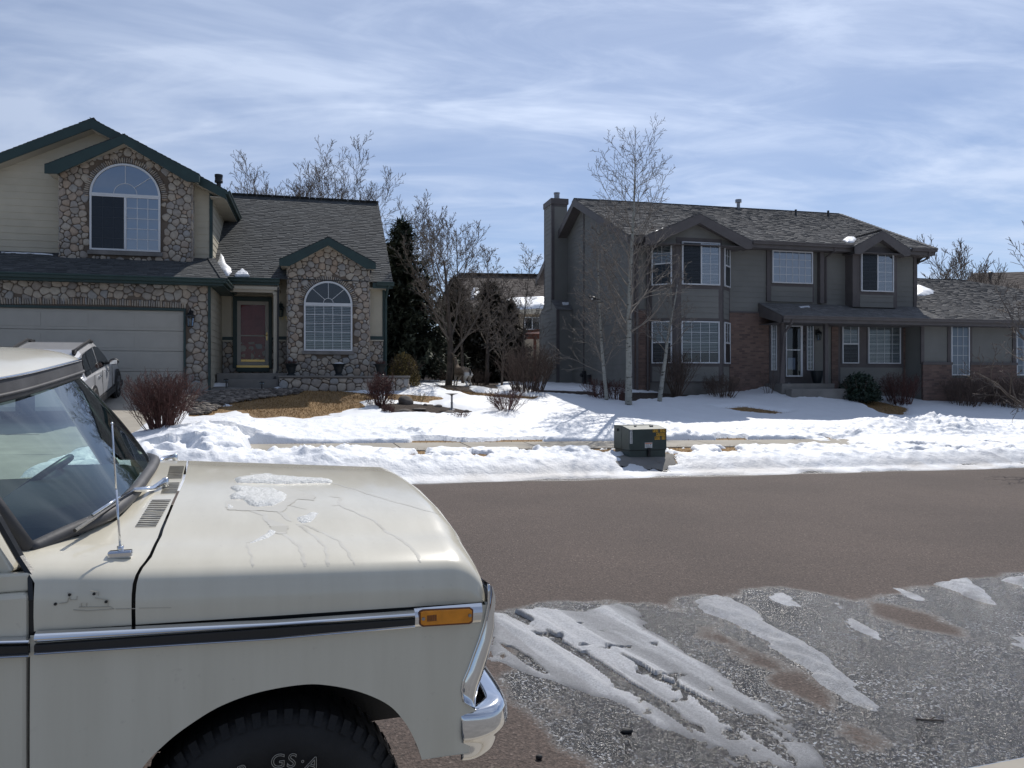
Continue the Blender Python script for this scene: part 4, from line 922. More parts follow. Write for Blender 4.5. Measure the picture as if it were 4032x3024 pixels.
    pp = MB(); q0 = hit(591, 700, W_B2+.1)[0]; q2 = hit(600.5, 700, W_B2+.1)[0]; pp.box(q0, q2, W_B2+.05, W_B2+.2, zs-.6, gz2-.2); pp.box(q0-.02, q2+.02, W_B2+.03, W_B2+.22, gz2-.48, gz2-.40); pp.box(q0-.02, q2+.02, W_B2+.03, W_B2+.22, zs-.0, zs+.14); obj('porch_post', pp, 'beige_trim', H_, bev=.006)
    ds = MB(); ds.tube([(q0+.14, W_B2+.0, gz2-.25), (q0+.13, W_B2+.0, zs+.1), (q0+.02, W_B2-.28, zs-.25), (q0-.03, W_B2-.5, zs-.45)], [.03, .03, .05, .07], 6); obj('downspout', ds, 'plastic', H_)
    u, z = hit(607, 668, W_N-.02); lantern(H_, u, W_N-.02, z, 1.15, 'green')
    # house number
    for ch, px in (('1', 604.0), ('3', 610.3), ('9', 618.0)):
        u, z = hit(px, 687, W_N-.05); me = textmesh(ch, .17, .006); obj('house_number', me, 'brass', H_, loc=(u, W_N-.05, z), rot=(R(90), 0, 0))
    # attic vents etc. under the right eave
    sv = MB()
    for i in range(3): sv.box(uE-.3, uE-.12, W_U+.8+i*1.2, W_U+1.1+i*1.2, zE-.225, zE-.221)
    obj('soffit_vent', sv, 'beige_trim', H_)
    # snow on roofs
    nr = F.world(0, -pitch, 1)-F.world(0, 0, 0)
    def onroof(px, py):
        lo, hi_ = wg, wR
        for _ in range(30):
            m = (lo+hi_)/2; u_, z_ = hit(px, py, m)
            if z_ > gz2+pitch*(m-wg): lo = m
            else: hi_ = m
        u_, z_ = hit(px, py, lo); return F.world(u_, lo, z_)
    snowpatch([onroof(*p) for p in ((477, 546), (486, 562), (501, 582), (496, 598), (482, 596), (470, 585), (471, 568))], .12, 'tall lump of snow in the roof valley beside the beige upper wall', 'snow lumps on the left house roof', nrm=nr)
    snowpatch([onroof(*p) for p in ((523, 583), (534, 588), (541, 598), (508, 599), (506, 595), (512, 590))], .10, 'low lump of snow on the roof just above the gutter over the front door', 'snow lumps on the left house roof', nrm=nr)
    nr2 = F.world(0, -.42, 1)-F.world(0, 0, 0); pts = []
    for px, w_ in ((0, 1.5), (60, 1.52), (118, 1.5), (118, 1.25), (70, 1.38), (0, 1.35)):
        z_ = gz+.42*(w_+.45); u_ = hit(px, 550, w_)[0]; pts.append(F.world(u_, w_, z_))
    snowpatch(pts, .06, 'thin strip of snow where the garage roof meets the siding', 'snow lumps on the left house roof', nrm=nr2)
    # low stone planter wall
    PW = .5; p0 = hit(603, 820, PW)[0]; p1 = hit(876, 830, PW)[0]; zt = hit(740, 811.5, PW)[1]
    r_ = empty('low_stone_wall', (*F.o, 0), a); tag(r_, 'low curved river stone retaining wall with grey cap in front of the arched window', 'wall')
    m = MB(); m.box(p0, p1-.3, PW+.02, PW+.35, 1.0, zt-.06); m.lathe([(.42, 1.0), (.42, zt-.06)], (p1-.3, PW+.44, 0), 20); obj('mortar_bed', m, 'mortar', r_)
    m = MB(); cobbles(m, p0, p1-.32, 1.2, zt-.08, lambda a_, b_: True, PW+.01, rg, .06, .14, .06)
    m.X = lambda v: Vector((p1-.3+(.42-(v.y))*math.sin(v.x/.42), PW+.44-(.42-v.y)*math.cos(v.x/.42), v.z)); cobbles(m, 0, 1.3, .9, zt-.08, lambda a_, b_: True, 0, rg, .06, .15, .06); m.X = None
    obj('stone_cladding', m, 'stone', r_, smooth=True)
    m = MB(); m.box(p0-.03, p1-.3, PW-.06, PW+.42, zt-.06, zt); m.lathe([(.5, zt-.06), (.5, zt)], (p1-.3, PW+.44, 0), 24); obj('wall_cap', m, 'concrete_dk', r_, bev=.01)
    # urns on the wall
    first = None
    for i, (px, lab) in enumerate(((629, 'black urn planter on the low stone wall nearest the porch post'), (731.5, 'snow topped black urn planter below the arched stone bay window'), (822, 'black urn planter with dead red stems at the right of the arched window'))):
        u = hit(px, 812, PW+.2)[0]; p = F.world(u, PW+.2, zt)
        t_ = empty('urn_planter', p, a); tag(t_, lab, 'planter', 'urn planters on the low stone wall')
        m = MB(); m.lathe([(.13, 0), (.13, .03), (.09, .06), (.11, .12), (.15, .26), (.19, .33), (.23, .35), (.235, .37), (.21, .37), (.18, .33)], (0, 0, 0), 18); obj('urn', m, 'urn', t_, smooth=False)
        m = MB(); 
        if i == 1: m.blob((0, 0, .36), (.17, .17, .05), 2, .2, 4); obj('snow_cap', m, 'snow_smooth', t_, smooth=True)
        else:
            for _ in range(90):
                a_ = rg.uniform(0, 6.28); r0 = rg.uniform(0, .1); m.tube([(r0*math.cos(a_), r0*math.sin(a_), .33), ((r0+.09)*math.cos(a_), (r0+.09)*math.sin(a_), .40+rg.uniform(0, .09))], .004, 3)
            obj('dead_stems', m, 'redtwig', t_)
    return F, wg
LF, _ = left_house()

# ---------------------------------------------------------------- right house
def right_house():
    a = R(13.5); fx, fy = -math.sin(a), math.cos(a); k = (1370-1106)/K; c = 26.2; Y = c/(k*fx+fy)
    F = Frame(a, (k*Y, Y)); rg = random.Random(9); hit = F.hit
    H_ = empty('grey_two_storey_house', (*F.o, 0), a); tag(H_, 'grey two storey house with red brick panels, bay windows and tall side chimney', 'house')
    DEP = 11.5; z0 = .9
    uRt = hit(1977, 600, 0)[0]
    gzA = hit(1800, 528, -.55)[1]                 # eave height
    ridge_w = DEP/2; wE = -.55
    # ridge through pixel (1500, 446)
    pitch = None
    zr = hit(1500, 445, ridge_w)[1]; pitch = (zr-gzA)/(ridge_w-wE)
    V = Vector((0, 1, pitch)).normalized(); Lv = (ridge_w-wE)/V.y
    uL = F.side(1243, 432, 0)
    u0 = -.45; uE = hit(2021, 540, wE)[0]; uH = hit(1812, 465, ridge_w)[0]
    rf = MB()
    shingles(rf, (0, wE, gzA), (1, 0, 0), V, [(u0, 0), (uE, 0), (uH, Lv), (u0, Lv)], .3, .165, .03, rg)
    Vb = Vector((0, -1, pitch)).normalized(); shingles(rf, (0, DEP-wE, gzA), (-1, 0, 0), Vb, [(-u0, 0), (-uE, 0), (-uH, Lv), (-u0, Lv)][::1], .6, .33, .03, rg)
    Vh = Vector((-(uE-uH), 0, zr-gzA)).normalized(); Lh = (uE-uH)/abs(Vh.x); shingles(rf, (uE, wE, gzA), (0, 1, 0), Vh, [(0, 0), (DEP-2*wE, 0), (ridge_w-wE, Lh)], .3, .165, .03, rg)
    rf.val = .5; rf.box(u0, uH, ridge_w-.03, ridge_w+.03, zr-.04, zr+.001)
    p0, p1 = Vector((uE, wE, gzA+.02)), Vector((uH, ridge_w, zr+.02))
    for i in range(30): rf.val = rg.random(); bar(rf, p0.lerp(p1, i/30)+Vector((0, 0, .02)), p0.lerp(p1, (i+1.1)/30), .22, .03)
    obj('roof', rf, 'shingle_r', H_)
    # main body
    bd = MB(); bd.prism([(0, .02, z0), (0, .02, gzA+.2), (0, ridge_w, zr-.2), (0, DEP, gzA+.2), (0, DEP, z0)], (4, 0, 0)); bd.box(4, uRt, .02, DEP, z0, gzA-.02); obj('body_wall', bd, 'grey', H_)
    zsd = hit(1600, 676, 0)[1]
    sg = MB(); siding(sg, lambda u: gzA-.15, 0, uRt, zsd, 0, .2)
    sg.X = lambda v: Vector((v.y, DEP-v.x, v.z)); siding(sg, lambda u: (zr-.25)-pitch*abs(u-DEP/2), 0, DEP, z0+.3, 0, .2, .012); sg.X = None
    obj('siding', sg, 'grey', H_)
    # rake fascia on left gable
    fb = MB()
    for sgn in (1, -1):
        we = wE if sgn < 0 else DEP-wE
        fb.prism([(u0, ridge_w, zr-.01), (u0, we, gzA-.01), (u0, we, gzA-.30), (u0, ridge_w, zr-.32)], (.05, 0, 0))
        fb.prism([(u0+.05, ridge_w, zr-.28), (u0+.05, we, gzA-.26), (u0+.05, we, gzA-.28), (u0+.05, ridge_w, zr-.30)], (.45, 0, 0))
    fb.box(u0, uE-.03, wE, wE+.04, gzA-.25, gzA-.02); fb.box(uE-.06, uE-.02, wE, DEP, gzA-.25, gzA-.02); fb.box(0, uE-.05, wE+.04, 0, gzA-.24, gzA-.22); fb.box(uRt, uE-.05, 0, DEP, gzA-.24, gzA-.22)
    obj('fascia', fb, 'fascia_r', H_)
    # front gable (left)
    def front_gable(ax, ay, lx, ly, rx, ry, w, wall0, wall1, depth):
        aU, aZ = hit(ax, ay, w); l = hit(lx, ly, w); r = hit(rx, ry, w); s = ((aZ-l[1])/(aU-l[0])+(aZ-r[1])/(r[0]-aU))/2; hw = (r[0]-l[0])/2; aU = (l[0]+r[0])/2; zE = aZ-s*hw
        g = MB(); wend = lambda z_: max(w+.05, wE+(z_-gzA)/pitch); da, db = wend(zE)-w, wend(aZ)-w
        Vr = Vector((-1, 0, s)).normalized(); Lr = hw/abs(Vr.x)
        shingles(g, (aU+hw, w, zE), (0, 1, 0), Vr, [(0, 0), (da, 0), (db, Lr), (0, Lr)], .3, .165, .03, rg)
        Vl = Vector((1, 0, s)).normalized(); shingles(g, (aU-hw, w+db, zE), (0, -1, 0), Vl, [(db-da, 0), (db, 0), (db, Lr), (0, Lr)], .3, .165, .03, rg)
        obj('roof', g, 'shingle_r', H_)
        f = MB()
        for sn in (1, -1):
            ue = aU+sn*hw; f.prism([(aU, w, aZ-.01), (ue, w, zE-.01), (ue, w, zE-.28), (ue-sn*.25, w, zE-.30), (aU, w, aZ-.34)], (0, .05, 0))
            f.prism([(aU, w+.05, aZ-.31), (ue-sn*.05, w+.05, zE-.27), (ue-sn*.05, w+.05, zE-.29), (aU, w+.05, aZ-.33)], (0, .5, 0))
        obj('fascia', f, 'fascia_r', H_, bev=.004)
        f = MB(); tp = lambda q: aZ-.2-s*abs(q-aU); zb_ = zE-.20; siding(f, tp, aU-hw+.05, aU+hw-.05, zb_, w+.32, .2)
        f.prism([(aU-hw+.1, w+.33, zb_), (aU+hw-.1, w+.33, zb_), (aU, w+.33, aZ-.25)], (0, -w, 0)); obj('gable_wall', f, 'grey', H_)
        f = MB(); f.box(aU-hw+.05, aU+hw-.05, w+.05, .0, zb_-.02, zb_); obj('soffit', f, 'fascia_r', H_)
        return aU, aZ, s, hw, zE
    BW = -.75   # bay front plane
    front_gable(1523, 462, 1395, 512, 1625, 518, BW-.3, 0, 0, 0)
    # bay: front face px 1462..1558, sides angled
    f0, f1 = hit(1461, 600, BW)[0], hit(1559, 600, BW)[0]; b0, b1 = hit(1407, 600, 0)[0], hit(1577, 600, 0)[0]
    b0 = min(b0, f0-.75); b1 = max(b1, f1+.35)
    zt = hit(1500, 514, BW)[1]; zbt = hit(1500, 826, BW)[1]
    by = MB(); by.prism([(b0, 0, zbt), (f0, BW, zbt), (f1, BW, zbt), (b1, 0, zbt)], (0, 0, zt-zbt)); obj('bay', by, 'grey_trim', H_)
    fo = MB(); fo.prism([(b0+.05, 0, z0), (f0+.03, BW+.06, z0), (f1-.03, BW+.06, z0), (b1-.05, 0, z0)], (0, 0, zbt-z0)); obj('bay_base', fo, 'concrete_dk', H_)
    # siding panels on the bay front
    pn = MB(); pa, pb = hit(1471, 660, BW)[0], hit(1552, 660, BW)[0]
    siding(pn, lambda q: hit(1500, 624, BW)[1], pa, pb, hit(1500, 687, BW)[1], BW, .2); siding(pn, lambda q: hit(1500, 792, BW)[1], pa, pb, hit(1500, 824, BW)[1], BW, .2)
    for (xa, ya, xb, yb_, ra, rb) in ((b0, 0, f0, BW, .14, .86), (f1, BW, b1, 0, .2, .85)):
        le = math.hypot(xb-xa, yb_-ya); an = math.atan2(yb_-ya, xb-xa)
        pn.X = lambda v, xa=xa, ya=ya, an=an: Vector((xa+v.x*math.cos(an)-v.y*math.sin(an), ya+v.x*math.sin(an)+v.y*math.cos(an), v.z))
        siding(pn, lambda q: hit(1440, 624, -.4)[1], le*ra, le*rb, hit(1440, 687, -.4)[1], 0, .2); siding(pn, lambda q: hit(1440, 792, -.4)[1], le*ra, le*rb, hit(1440, 824, -.4)[1], 0, .2)
        pn.X = None
        for (ya_, yb2, yb3) in ((524, 616, 1), (694, 785, 0)):
            za, zb_ = hit(1440, yb2, -.4)[1], hit(1440, ya_, -.4)[1]
            window(H_, le*ra, le*rb, za, zb_, 0, 2, 2, 'h', True, ('screen', 'glass'), loc=(xa, ya, 0), rot=an, half=1.0 if ra == .14 else .5)
    obj('siding', pn, 'grey', H_)
    x0, x1, za, zb_ = F.rect(1472, 523.5, 1554, 616, BW); window(H_, x0, x1, za, zb_, BW, 2, 4, 'v', True, ('screen', 'glass_blue'))
    x0, x1, za, zb_ = F.rect(1470.5, 694, 1552.5, 785, BW); window(H_, x0, x1, za, zb_, BW, 4, 4, None, True, ('glass', 'glass'), half=.72)
    # brick panels
    bk = MB(); zbk = zsd; bk.box(.0, b0+.02, -.06, -.02, z0, zbk); uq = hit(1661, 760, -.06)[0]; bk.box(b1-.05, uq, -.06, -.02, z0, zbk)
    for xa, xb in ((1797, 1811), (1952, 1971)): bk.box(hit(xa, 760, -.06)[0], hit(xb, 760, -.06)[0], -.06, -.02, z0, hit(1800, 690, 0)[1])
    bk.box(0, .0, -.06, 0, z0, zbk); obj('brick_wall', bk, 'brick', H_)
    bc = MB(); bc.box(-.005, b0+.03, -.085, -.02, zbk, zbk+.05); bc.box(b1-.05, uq+.02, -.085, -.02, zbk, zbk+.05); obj('brick_cap', bc, 'grey_trim', H_)
    # corner boards and downspouts
    tr = MB(); tr.box(-.03, .12, -.045, .12, z0, gzA-.2); tr.box(uRt-.10, uRt+.03, -.045, .12, zsd-.3, gzA-.2); obj('corner_trim', tr, 'grey_trim', H_)
    dp = MB()
    for px, y1 in ((1399, 845), ): u = hit(px, 600, -.1)[0]; dp.tube([(u, wE-.02, gzA-.1), (u, wE+.05, gzA-.2), (u, -.1, gzA-.6), (u, -.1, z0+.2)], .04, 6)
    u = hit(1376, 600, -.09)[0]; dp.box(u-.04, u+.04, -.13, -.061, z0+.2, gzA-.3)
    u2 = hit(1804, 535, wE-.02)[0]; u1 = hit(1784, 560, -.08)[0]; zz = hit(1784, 556, -.08)[1]; dp.tube([(u2, wE-.02, gzA-.1), (u2, wE, gzA-.25), (u1, -.08, zz), (u1, -.08, hit(1784, 655, -.08)[1])], .045, 6)
    u2 = hit(2012, 545, wE-.02)[0]; u1 = hit(1980, 575, -.02)[0]; zz = hit(1980, 570, -.02)[1]; dp.tube([(u2-.1, wE-.02, gzA-.1), (u2-.1, wE, gzA-.35), (u1+.04, .05, zz), (u1+.04, .05, zz-1.5)], .045, 6)
    obj('downspout', dp, 'grey_trim', H_)
    gt = MB(); ug = hit(1625, 520, wE)[0]; ug2 = hit(1846, 530, wE)[0]; ug3 = hit(1968, 537, wE)[0]
    gutter(gt, (ug, wE, gzA+.01), (ug2, wE, gzA+.01), (0, -1, 0), .13, .12); gutter(gt, (ug3, wE, gzA+.01), (uE+.02, wE, gzA+.01), (0, -1, 0), .13, .12); obj('gutter', gt, 'fascia_r', H_, bev=.004)
    # boxed window over the entry
    def box_window(tx0, ty0, tx1, ty1, wx0, wy0, wx1, wy1, w, cols, rows, split, blinds, gl, low, back='dark'):
        a0, a1, c0, c1 = F.rect(tx0, ty0, tx1, low, w); m = MB(); m.box(a0, a1, w, .0, c0, c1); obj('window_box', m, 'grey_trim', H_)
        x0, x1, za, zb_ = F.rect(wx0, wy0, wx1, wy1, w); window(H_, x0, x1, za, zb_, w, cols, rows, split, blinds, gl, back=back)
        m = MB(); siding(m, lambda q: za-.12, x0-.02, x1+.02, c0, w, .2); obj('siding', m, 'grey', H_)
    box_window(1657, 534, 1758, 0, 1666.7, 542.7, 1754, 612.7, -.07, 6, 4, None, False, ('glass_blue', 'glass_blue'), 652, 'curtain')
    m = MB(); q0, q1 = hit(1772, 600, -.2)[0], hit(1781, 600, -.2)[0]; m.box(q0, q1, -.2, .0, hit(1777, 655, -.2)[1], gzA-.22); obj('trim_board', m, 'grey_trim', H_)
    front_gable(1911, 499, 1847, 531, 1966.5, 538, -.85, 0, 0, 0)
    box_window(1842, 536, 1938, 0, 1858.5, 545, 1928.5, 630.6, -.45, 2, 4, 'v', True, ('screen', 'glass_blue'), 664)
    # pent roof / porch
    pw = -1.6; gzP = hit(1800, 684, pw)[1]; uP0 = hit(1690, 684, pw)[0]; topz = hit(1800, 659, 0)[1]; sP = (topz-gzP)/(-pw)
    if sP < .2: sP = .3
    V = Vector((0, 1, sP)).normalized(); Lp = -pw/V.y
    # garage wing roof continues this slope to a hip ridge
    gwD = 6.4; uW1 = hit(2290, 700, pw)[0]
    wrR = None
    for i in range(300):
        w_ = i*.03; z_ = gzP+sP*(w_-pw)
        if z_ >= hit(2030, 604.5, w_)[1]: wrR = w_; break
    if wrR is None: wrR = 5.; 
    zW = gzP+sP*(wrR-pw); uWh = hit(2084, 605, wrR)[0]; LW = (wrR-pw)/V.y
    pr = MB(); shingles(pr, (0, pw, gzP), (1, 0, 0), V, [(uP0, 0), (uRt, 0), (uRt, Lp), (uP0, Lp)], .3, .15, .02, rg); obj('porch_roof', pr, 'shingle_r', H_)
    uEnd = uWh+(wrR-pw)*1.25
    wr_ = MB(); shingles(wr_, (0, pw, gzP), (1, 0, 0), V, [(uRt+.0, 0), (uEnd, 0), (uWh, LW), (uRt, LW)], .3, .165, .035, rg)
    Vh = Vector((-(uEnd-uWh), 0, zW-gzP)).normalized(); Lh = (uEnd-uWh)/abs(Vh.x); dw = wrR-pw
    shingles(wr_, (uEnd, pw, gzP), (0, 1, 0), Vh, [(0, 0), (2*dw, 0), (dw, Lh)], .3, .165, .03, rg); Vb = Vector((0, -1, sP)).normalized(); shingles(wr_, (0, pw+2*dw, gzP), (-1, 0, 0), Vb, [(-uRt, 0), (-uEnd, 0), (-uWh, LW), (-uRt, LW)], .6, .33, .03, rg); wr_.val = .5
    wr_.box(uRt, uWh, wrR-.03, wrR+.03, zW-.04, zW+.001); obj('wing_roof', wr_, 'shingle_r', H_)
    fs = MB(); fs.box(uP0, uEnd, pw, pw+.04, gzP-.24, gzP-.02); fs.prism([(uP0, pw, gzP-.01), (uP0, 0, gzP+sP*-pw-.01), (uP0, 0, gzP+sP*-pw-.5), (uP0, pw+.15, gzP-.25), (uP0, pw, gzP-.25)], (.05, 0, 0)); fs.box(uP0, uEnd, pw+.04, 0, gzP-.24, gzP-.22)
    fs.box(uEnd-.06, uEnd-.02, pw, 6, gzP-.24, gzP-.02)
    obj('fascia', fs, 'fascia_r', H_); gt = MB(); gutter(gt, (uP0, pw, gzP+.01), (uEnd, pw, gzP+.01), (0, -1, 0), .13, .12); obj('gutter', gt, 'fascia_r', H_, bev=.004)
    # porch: slab, posts, door
    zs = hit(1746, 828.5, -1.2)[1]; m = MB(); m.box(hit(1689, 830, -1.2)[0], hit(1803, 830, -1.2)[0], -1.2, 0, z0-.2, zs); m.box(hit(1710, 840, -1.6)[0], hit(1834, 840, -1.6)[0], -1.6, -1.2, z0-.4, zs-.19); obj('porch_step', m, 'concrete_dk', H_, bev=.015)
    m = MB()
    for px, w_ in ((1692, -1.15), (1786, -1.15)): u = hit(px, 760, w_)[0]; m.box(u-.07, u+.07, w_, w_+.14, zs if w_ < -1 else z0, gzP-.2)
    obj('porch_post', m, 'grey_trim', H_, bev=.006)
    m = MB(); m.tube([(hit(1711, 690, -1.6)[0], -1.62, gzP-.12), (hit(1710, 700, -1.6)[0], -1.58, gzP-.3), (hit(1696, 715, -1.3)[0], -1.25, gzP-.6), (hit(1692, 720, -1.2)[0]-.1, -1.18, zs)], .045, 6); obj('downspout', m, 'grey_trim', H_)
    x0, x1, za, zb_ = F.rect(1697, 701, 1733, 814, -.1); zc = hit(1715, 822, -.1)[1]
    m = MB(); m.box(hit(1662, 760, -.04)[0], hit(1760, 760, -.04)[0], -.04, .0, zs-.05, gzP); obj('entry_surround', m, 'grey_trim', H_)
    ua_, ub_ = hit(1760, 750, -.02)[0], hit(1797, 750, -.02)[0]; m = MB(); siding(m, lambda q: gzP, ua_, ub_, zs, -.01, .2); obj('siding', m, 'grey', H_)
    m = MB(); m.box(x0+.04, x1-.04, -.07, -.045, za, zb_); fd = obj('front_door', m, 'plastic', H_)
    m = MB(); t = .09; m.box(x0, x0+t*.4, -.14, -.10, za, zb_); m.box(x1-t, x1, -.14, -.10, za, zb_); m.box(x0, x1, -.141, -.10, zb_-.08, zb_); m.box(x0, x1, -.141, -.10, za, za+.06); zm = hit(1715, 756, -.1)[1]; m.box(x0, x1-t, -.135, -.105, zm-.02, zm+.02); sd_ = obj('storm_door', m, 'white', H_, bev=.004)
    p = MB(); p.quad((x0, -.12, za), (x1-t, -.12, za), (x1-t, -.12, zb_), (x0, -.12, zb_)); obj('pane', p, 'glass', sd_)
    p = MB(); p.box(x0+.1, x1-.3, -.1, -.08, zm-.75, zm-.3); obj('door_panel', p, 'curtain', fd)
    for wx in ((1665, 1676.5), (1742, 1756)):
        a0, a1, c0, c1 = F.rect(wx[0], 698.5, wx[1], 800, -.05); window(H_, a0, a1, c0, c1, -.04, 2, 6, None, True, ('glass', 'glass'), fr=.03)
    u, z = hit(1764, 722, -.04); lantern(H_, u, -.04, z, 1.1)
    for i, ch in enumerate('2403'):
        u, z = hit(1738, 714+i*13.5, -.06); obj('house_number', textmesh(ch, .2, .008), 'black', H_, loc=(u, -.055, z), rot=(R(90), 0, 0))
    u, _z = hit(1765, 815, -.5); m = MB(); m.lathe([(.14, 0), (.2, .25), (.24, .45), (.25, .48), (.2, .48)], (u, -.5, zs), 16)
    pl = obj('porch_planter', m, 'urn', None); pl.parent = None; pl.location = (*F.o, 0); pl.rotation_euler = (0, 0, a); tag(pl, 'dark round planter pot on the porch of the grey house beside its front door', 'planter')
    # ground floor windows right of the porch
    m = MB(); a0, a1, c0, c1 = F.rect(1811, 693, 1952, 824, -.05); m.box(a0, a1, -.05, 0, c0, gzP); obj('window_surround', m, 'grey_trim', H_)
    m = MB(); siding(m, lambda q: hit(1900, 794, -.05)[1], hit(1815, 800, -.05)[0], hit(1949, 800, -.05)[0], hit(1900, 845, -.05)[1], -.05, .2); obj('siding', m, 'grey', H_)
    x0, x1, za, zb_ = F.rect(1817.7, 700.5, 1853.5, 785.3, -.05); window(H_, x0, x1, za, zb_, -.05, 2, 2, 'h', True, ('screen', 'glass'))
    x0, x1, za, zb_ = F.rect(1873.5, 701, 1943.7, 785.7, -.05); window(H_, x0, x1, za, zb_, -.05, 4, 4, None, True, ('glass', 'glass'))
    # garage wing walls
    gw = -.9; ug0 = hit(1973, 750, 0)[0]; g1 = hit(2300, 750, gw)[0]; gc = hit(1990, 740, gw)[0]
    m = MB(); m.box(gc, g1, gw+.02, gw+9, z0-.3, gzP-.2); obj('wing_wall', m, 'grey', H_)
    zwc = hit(2050, 787, gw)[1]; m = MB(); siding(m, lambda q: gzP-.2, gc, g1, zwc+.02, gw, .2); obj('siding', m, 'grey', H_)
    m = MB(); c0 = hit(1993, 800, gw-.08)[0]; m.box(gc-.0, hit(2052, 800, gw)[0], gw-.10, gw-.02, z0-.4, zwc-.02); m.box(hit(2092.5, 800, gw)[0], hit(2192, 800, gw)[0], gw-.10, gw-.02, z0-.4, zwc-.02); m.box(hit(2052, 800, gw)[0], g1, gw-.06, gw-.02, z0-.4, hit(2070, 816, gw)[1]); obj('brick_wall', m, 'brick', H_)
    m = MB(); m.box(gc-.02, hit(2053, 800, gw)[0], gw-.13, gw-.015, zwc-.02, zwc+.08); m.box(hit(2092, 800, gw)[0], hit(2193, 800, gw)[0], gw-.13, gw-.015, zwc-.02, zwc+.08); m.box(gc-.04, gc+.1, gw-.05, gw+.02, zwc, gzP-.2); m.box(hit(2046, 750, gw)[0], hit(2052, 750, gw)[0], gw-.05, gw-.01, zwc+.08, gzP-.2); m.box(hit(2092, 750, gw)[0], hit(2098, 750, gw)[0], gw-.05, gw-.01, zwc+.08, gzP-.2)
    m.box(hit(2186, 750, gw)[0], hit(2192, 750, gw)[0], gw-.05, gw-.01, zwc+.08, gzP-.2); obj('trim_board', m, 'grey_trim', H_)
    x0, x1, za, zb_ = F.rect(2052.5, 704, 2092, 811, gw-.02); window(H_, x0, x1, za, zb_, gw-.02, 3, 5, None, False, ('glass', 'glass'), back='curtain')
    x0, x1, za, zb_ = F.rect(2193, 708, 2235, 811, gw-.02); window(H_, x0, x1, za, zb_, gw-.02, 3, 5, None, False, ('glass', 'glass'), back='curtain')
    # chimney on the left gable wall
    ch = MB(); cs = lambda px, py, u: F.side(px, py, u)
    wn = F.side(1192, 500, -.75)[0]; wf = F.side(1176, 500, -.75)[0]; un = -.75
    wl_, wh_ = F.side(1203, 800, un)[0], F.side(1166, 800, un)[0]
    un = -.75; zt = F.side(1192, 428, un)[1]; zsh = F.side(1196, 652, un)[1]; zs2 = F.side(1200, 670, un)[1]
    ch.box(un, 0, wn, wf, zs2-.1, zt-.25); ch.box(un, 0, wl_, wh_, z0-.3, zs2)
    ch.prism([(un, wl_, zs2), (un, wn, zsh+.05), (un, wf, zsh+.05), (un, wh_, zs2)], (-un, 0, 0))
    obj('chimney', ch, 'grey', H_, bev=.004)
    c2 = MB(); c2.box(un-.05, .05, wn-.05, wf+.05, zt-.26, zt)
    for w_, z_0, z_1 in ((wn, zsh, zt-.25), (wl_, z0, zs2)): c2.box(un-.015, un+.12, w_-.02, w_+.0, z_0, z_1); c2.box(un-.02, un, w_-.02, w_+.09, z_0, z_1)
    for w_, z_0, z_1 in ((wf, zsh, zt-.25), (wh_, z0, zs2)): c2.box(un-.02, un, w_-.09, w_, z_0, z_1)
    c2.box(un, .0, wn-.02, wn-.0, zt-.36, zt-.25)
    obj('chimney_trim', c2, 'grey_trim', H_)
    c3 = MB(); c3.X = lambda v: Vector((un+v.y, wh_-v.x, v.z)); siding(c3, lambda q: zs2, .09, wh_-wl_-.09, z0, 0, .2); siding(c3, lambda q: zt-.26, wh_-wf+.09, wh_-wn-.09, zs2+.1, 0, .2); obj('siding', c3, 'grey', H_)
    c4 = MB(); shingles(c4, (un, wl_-.08, zs2), (1, 0, 0), Vector((0, wn-wl_+.08, zsh+.12-zs2)).normalized(), [(-.03, 0), (-un, 0), (-un, math.hypot(wn-wl_+.08, zsh+.12-zs2)), (-.03, math.hypot(wn-wl_+.08, zsh+.12-zs2))], .3, .14, .02, rg); obj('chimney_shoulder', c4, 'shingle_r', H_)
    m = MB(); w_ = (wn+wf)/2; m.lathe([(.08, 0), (.08, .1), (.15, .12), (.15, .16), (.13, .18), (.13, .34), (.15, .36), (.15, .42), (.03, .44)], (-.32, w_, zt), 14); obj('flue_pipe', m, 'steel', H_)
    p = []
    for x_, w2 in ((-.5, .12), (0, .1), (0, .8), (-.35, .8)): p.append(F.world(x_, wl_+(wn-wl_)*w2, zs2+(zsh-zs2)*w2+.03))
    snowpatch(p, .07, 'small wedge of snow on the shoulder of the grey chimney', 'snow patches on the grey house', nrm=F.world(0, -.8, 1)-F.world(0, 0, 0))
    # roof vents
    for px, py, r, h in ((1595, 450, .11, .42), (1719, 466, .05, .28), (1789, 468, .05, .28)):
        lo, hi_ = wE, ridge_w
        for _ in range(30):
            mm = (lo+hi_)/2; u, z = hit(px, py, mm)
            if z > gzA+pitch*(mm-wE): lo = mm
            else: hi_ = mm
        u, z = hit(px, py, lo); m = MB(); m.lathe([(r*.7, -.2), (r*.7, h*.6), (r*1.3, h*.6), (r*1.3, h*.95), (r*.3, h)] if r > .08 else [(r, -.2), (r, h)], (u, lo, z), 12); obj('roof_vent', m, 'steel' if r > .08 else 'black', H_)
    # vertical conduit + meters on the side wall
    m = MB(); w_ = F.side(1262, 600, 0)[0]; ztop = F.side(1262, 455, 0)[1]; m.box(-.04, -.005, w_-.04, w_+.04, z0+.5, ztop); obj('corner_trim', m, 'grey_trim', H_)
    m = MB(); m.mark(); w1 = F.side(1258, 815, -.1)[0]; zc = F.side(1258, 815, -.1)[1]; m.box(-.14, -.035, w1-.28, w1-.05, zc-.25, zc+.28); m.lathe([(.09, 0), (.09, -.09), (.05, -.12)], (-.14, w1-.16, zc+.1), 12, 'x'); m.tube([(-.08, w1-.1, zc-.25), (-.08, w1-.1, zc-1.1)], .03, 6); w2 = F.side(1272, 812, -.1)[0]
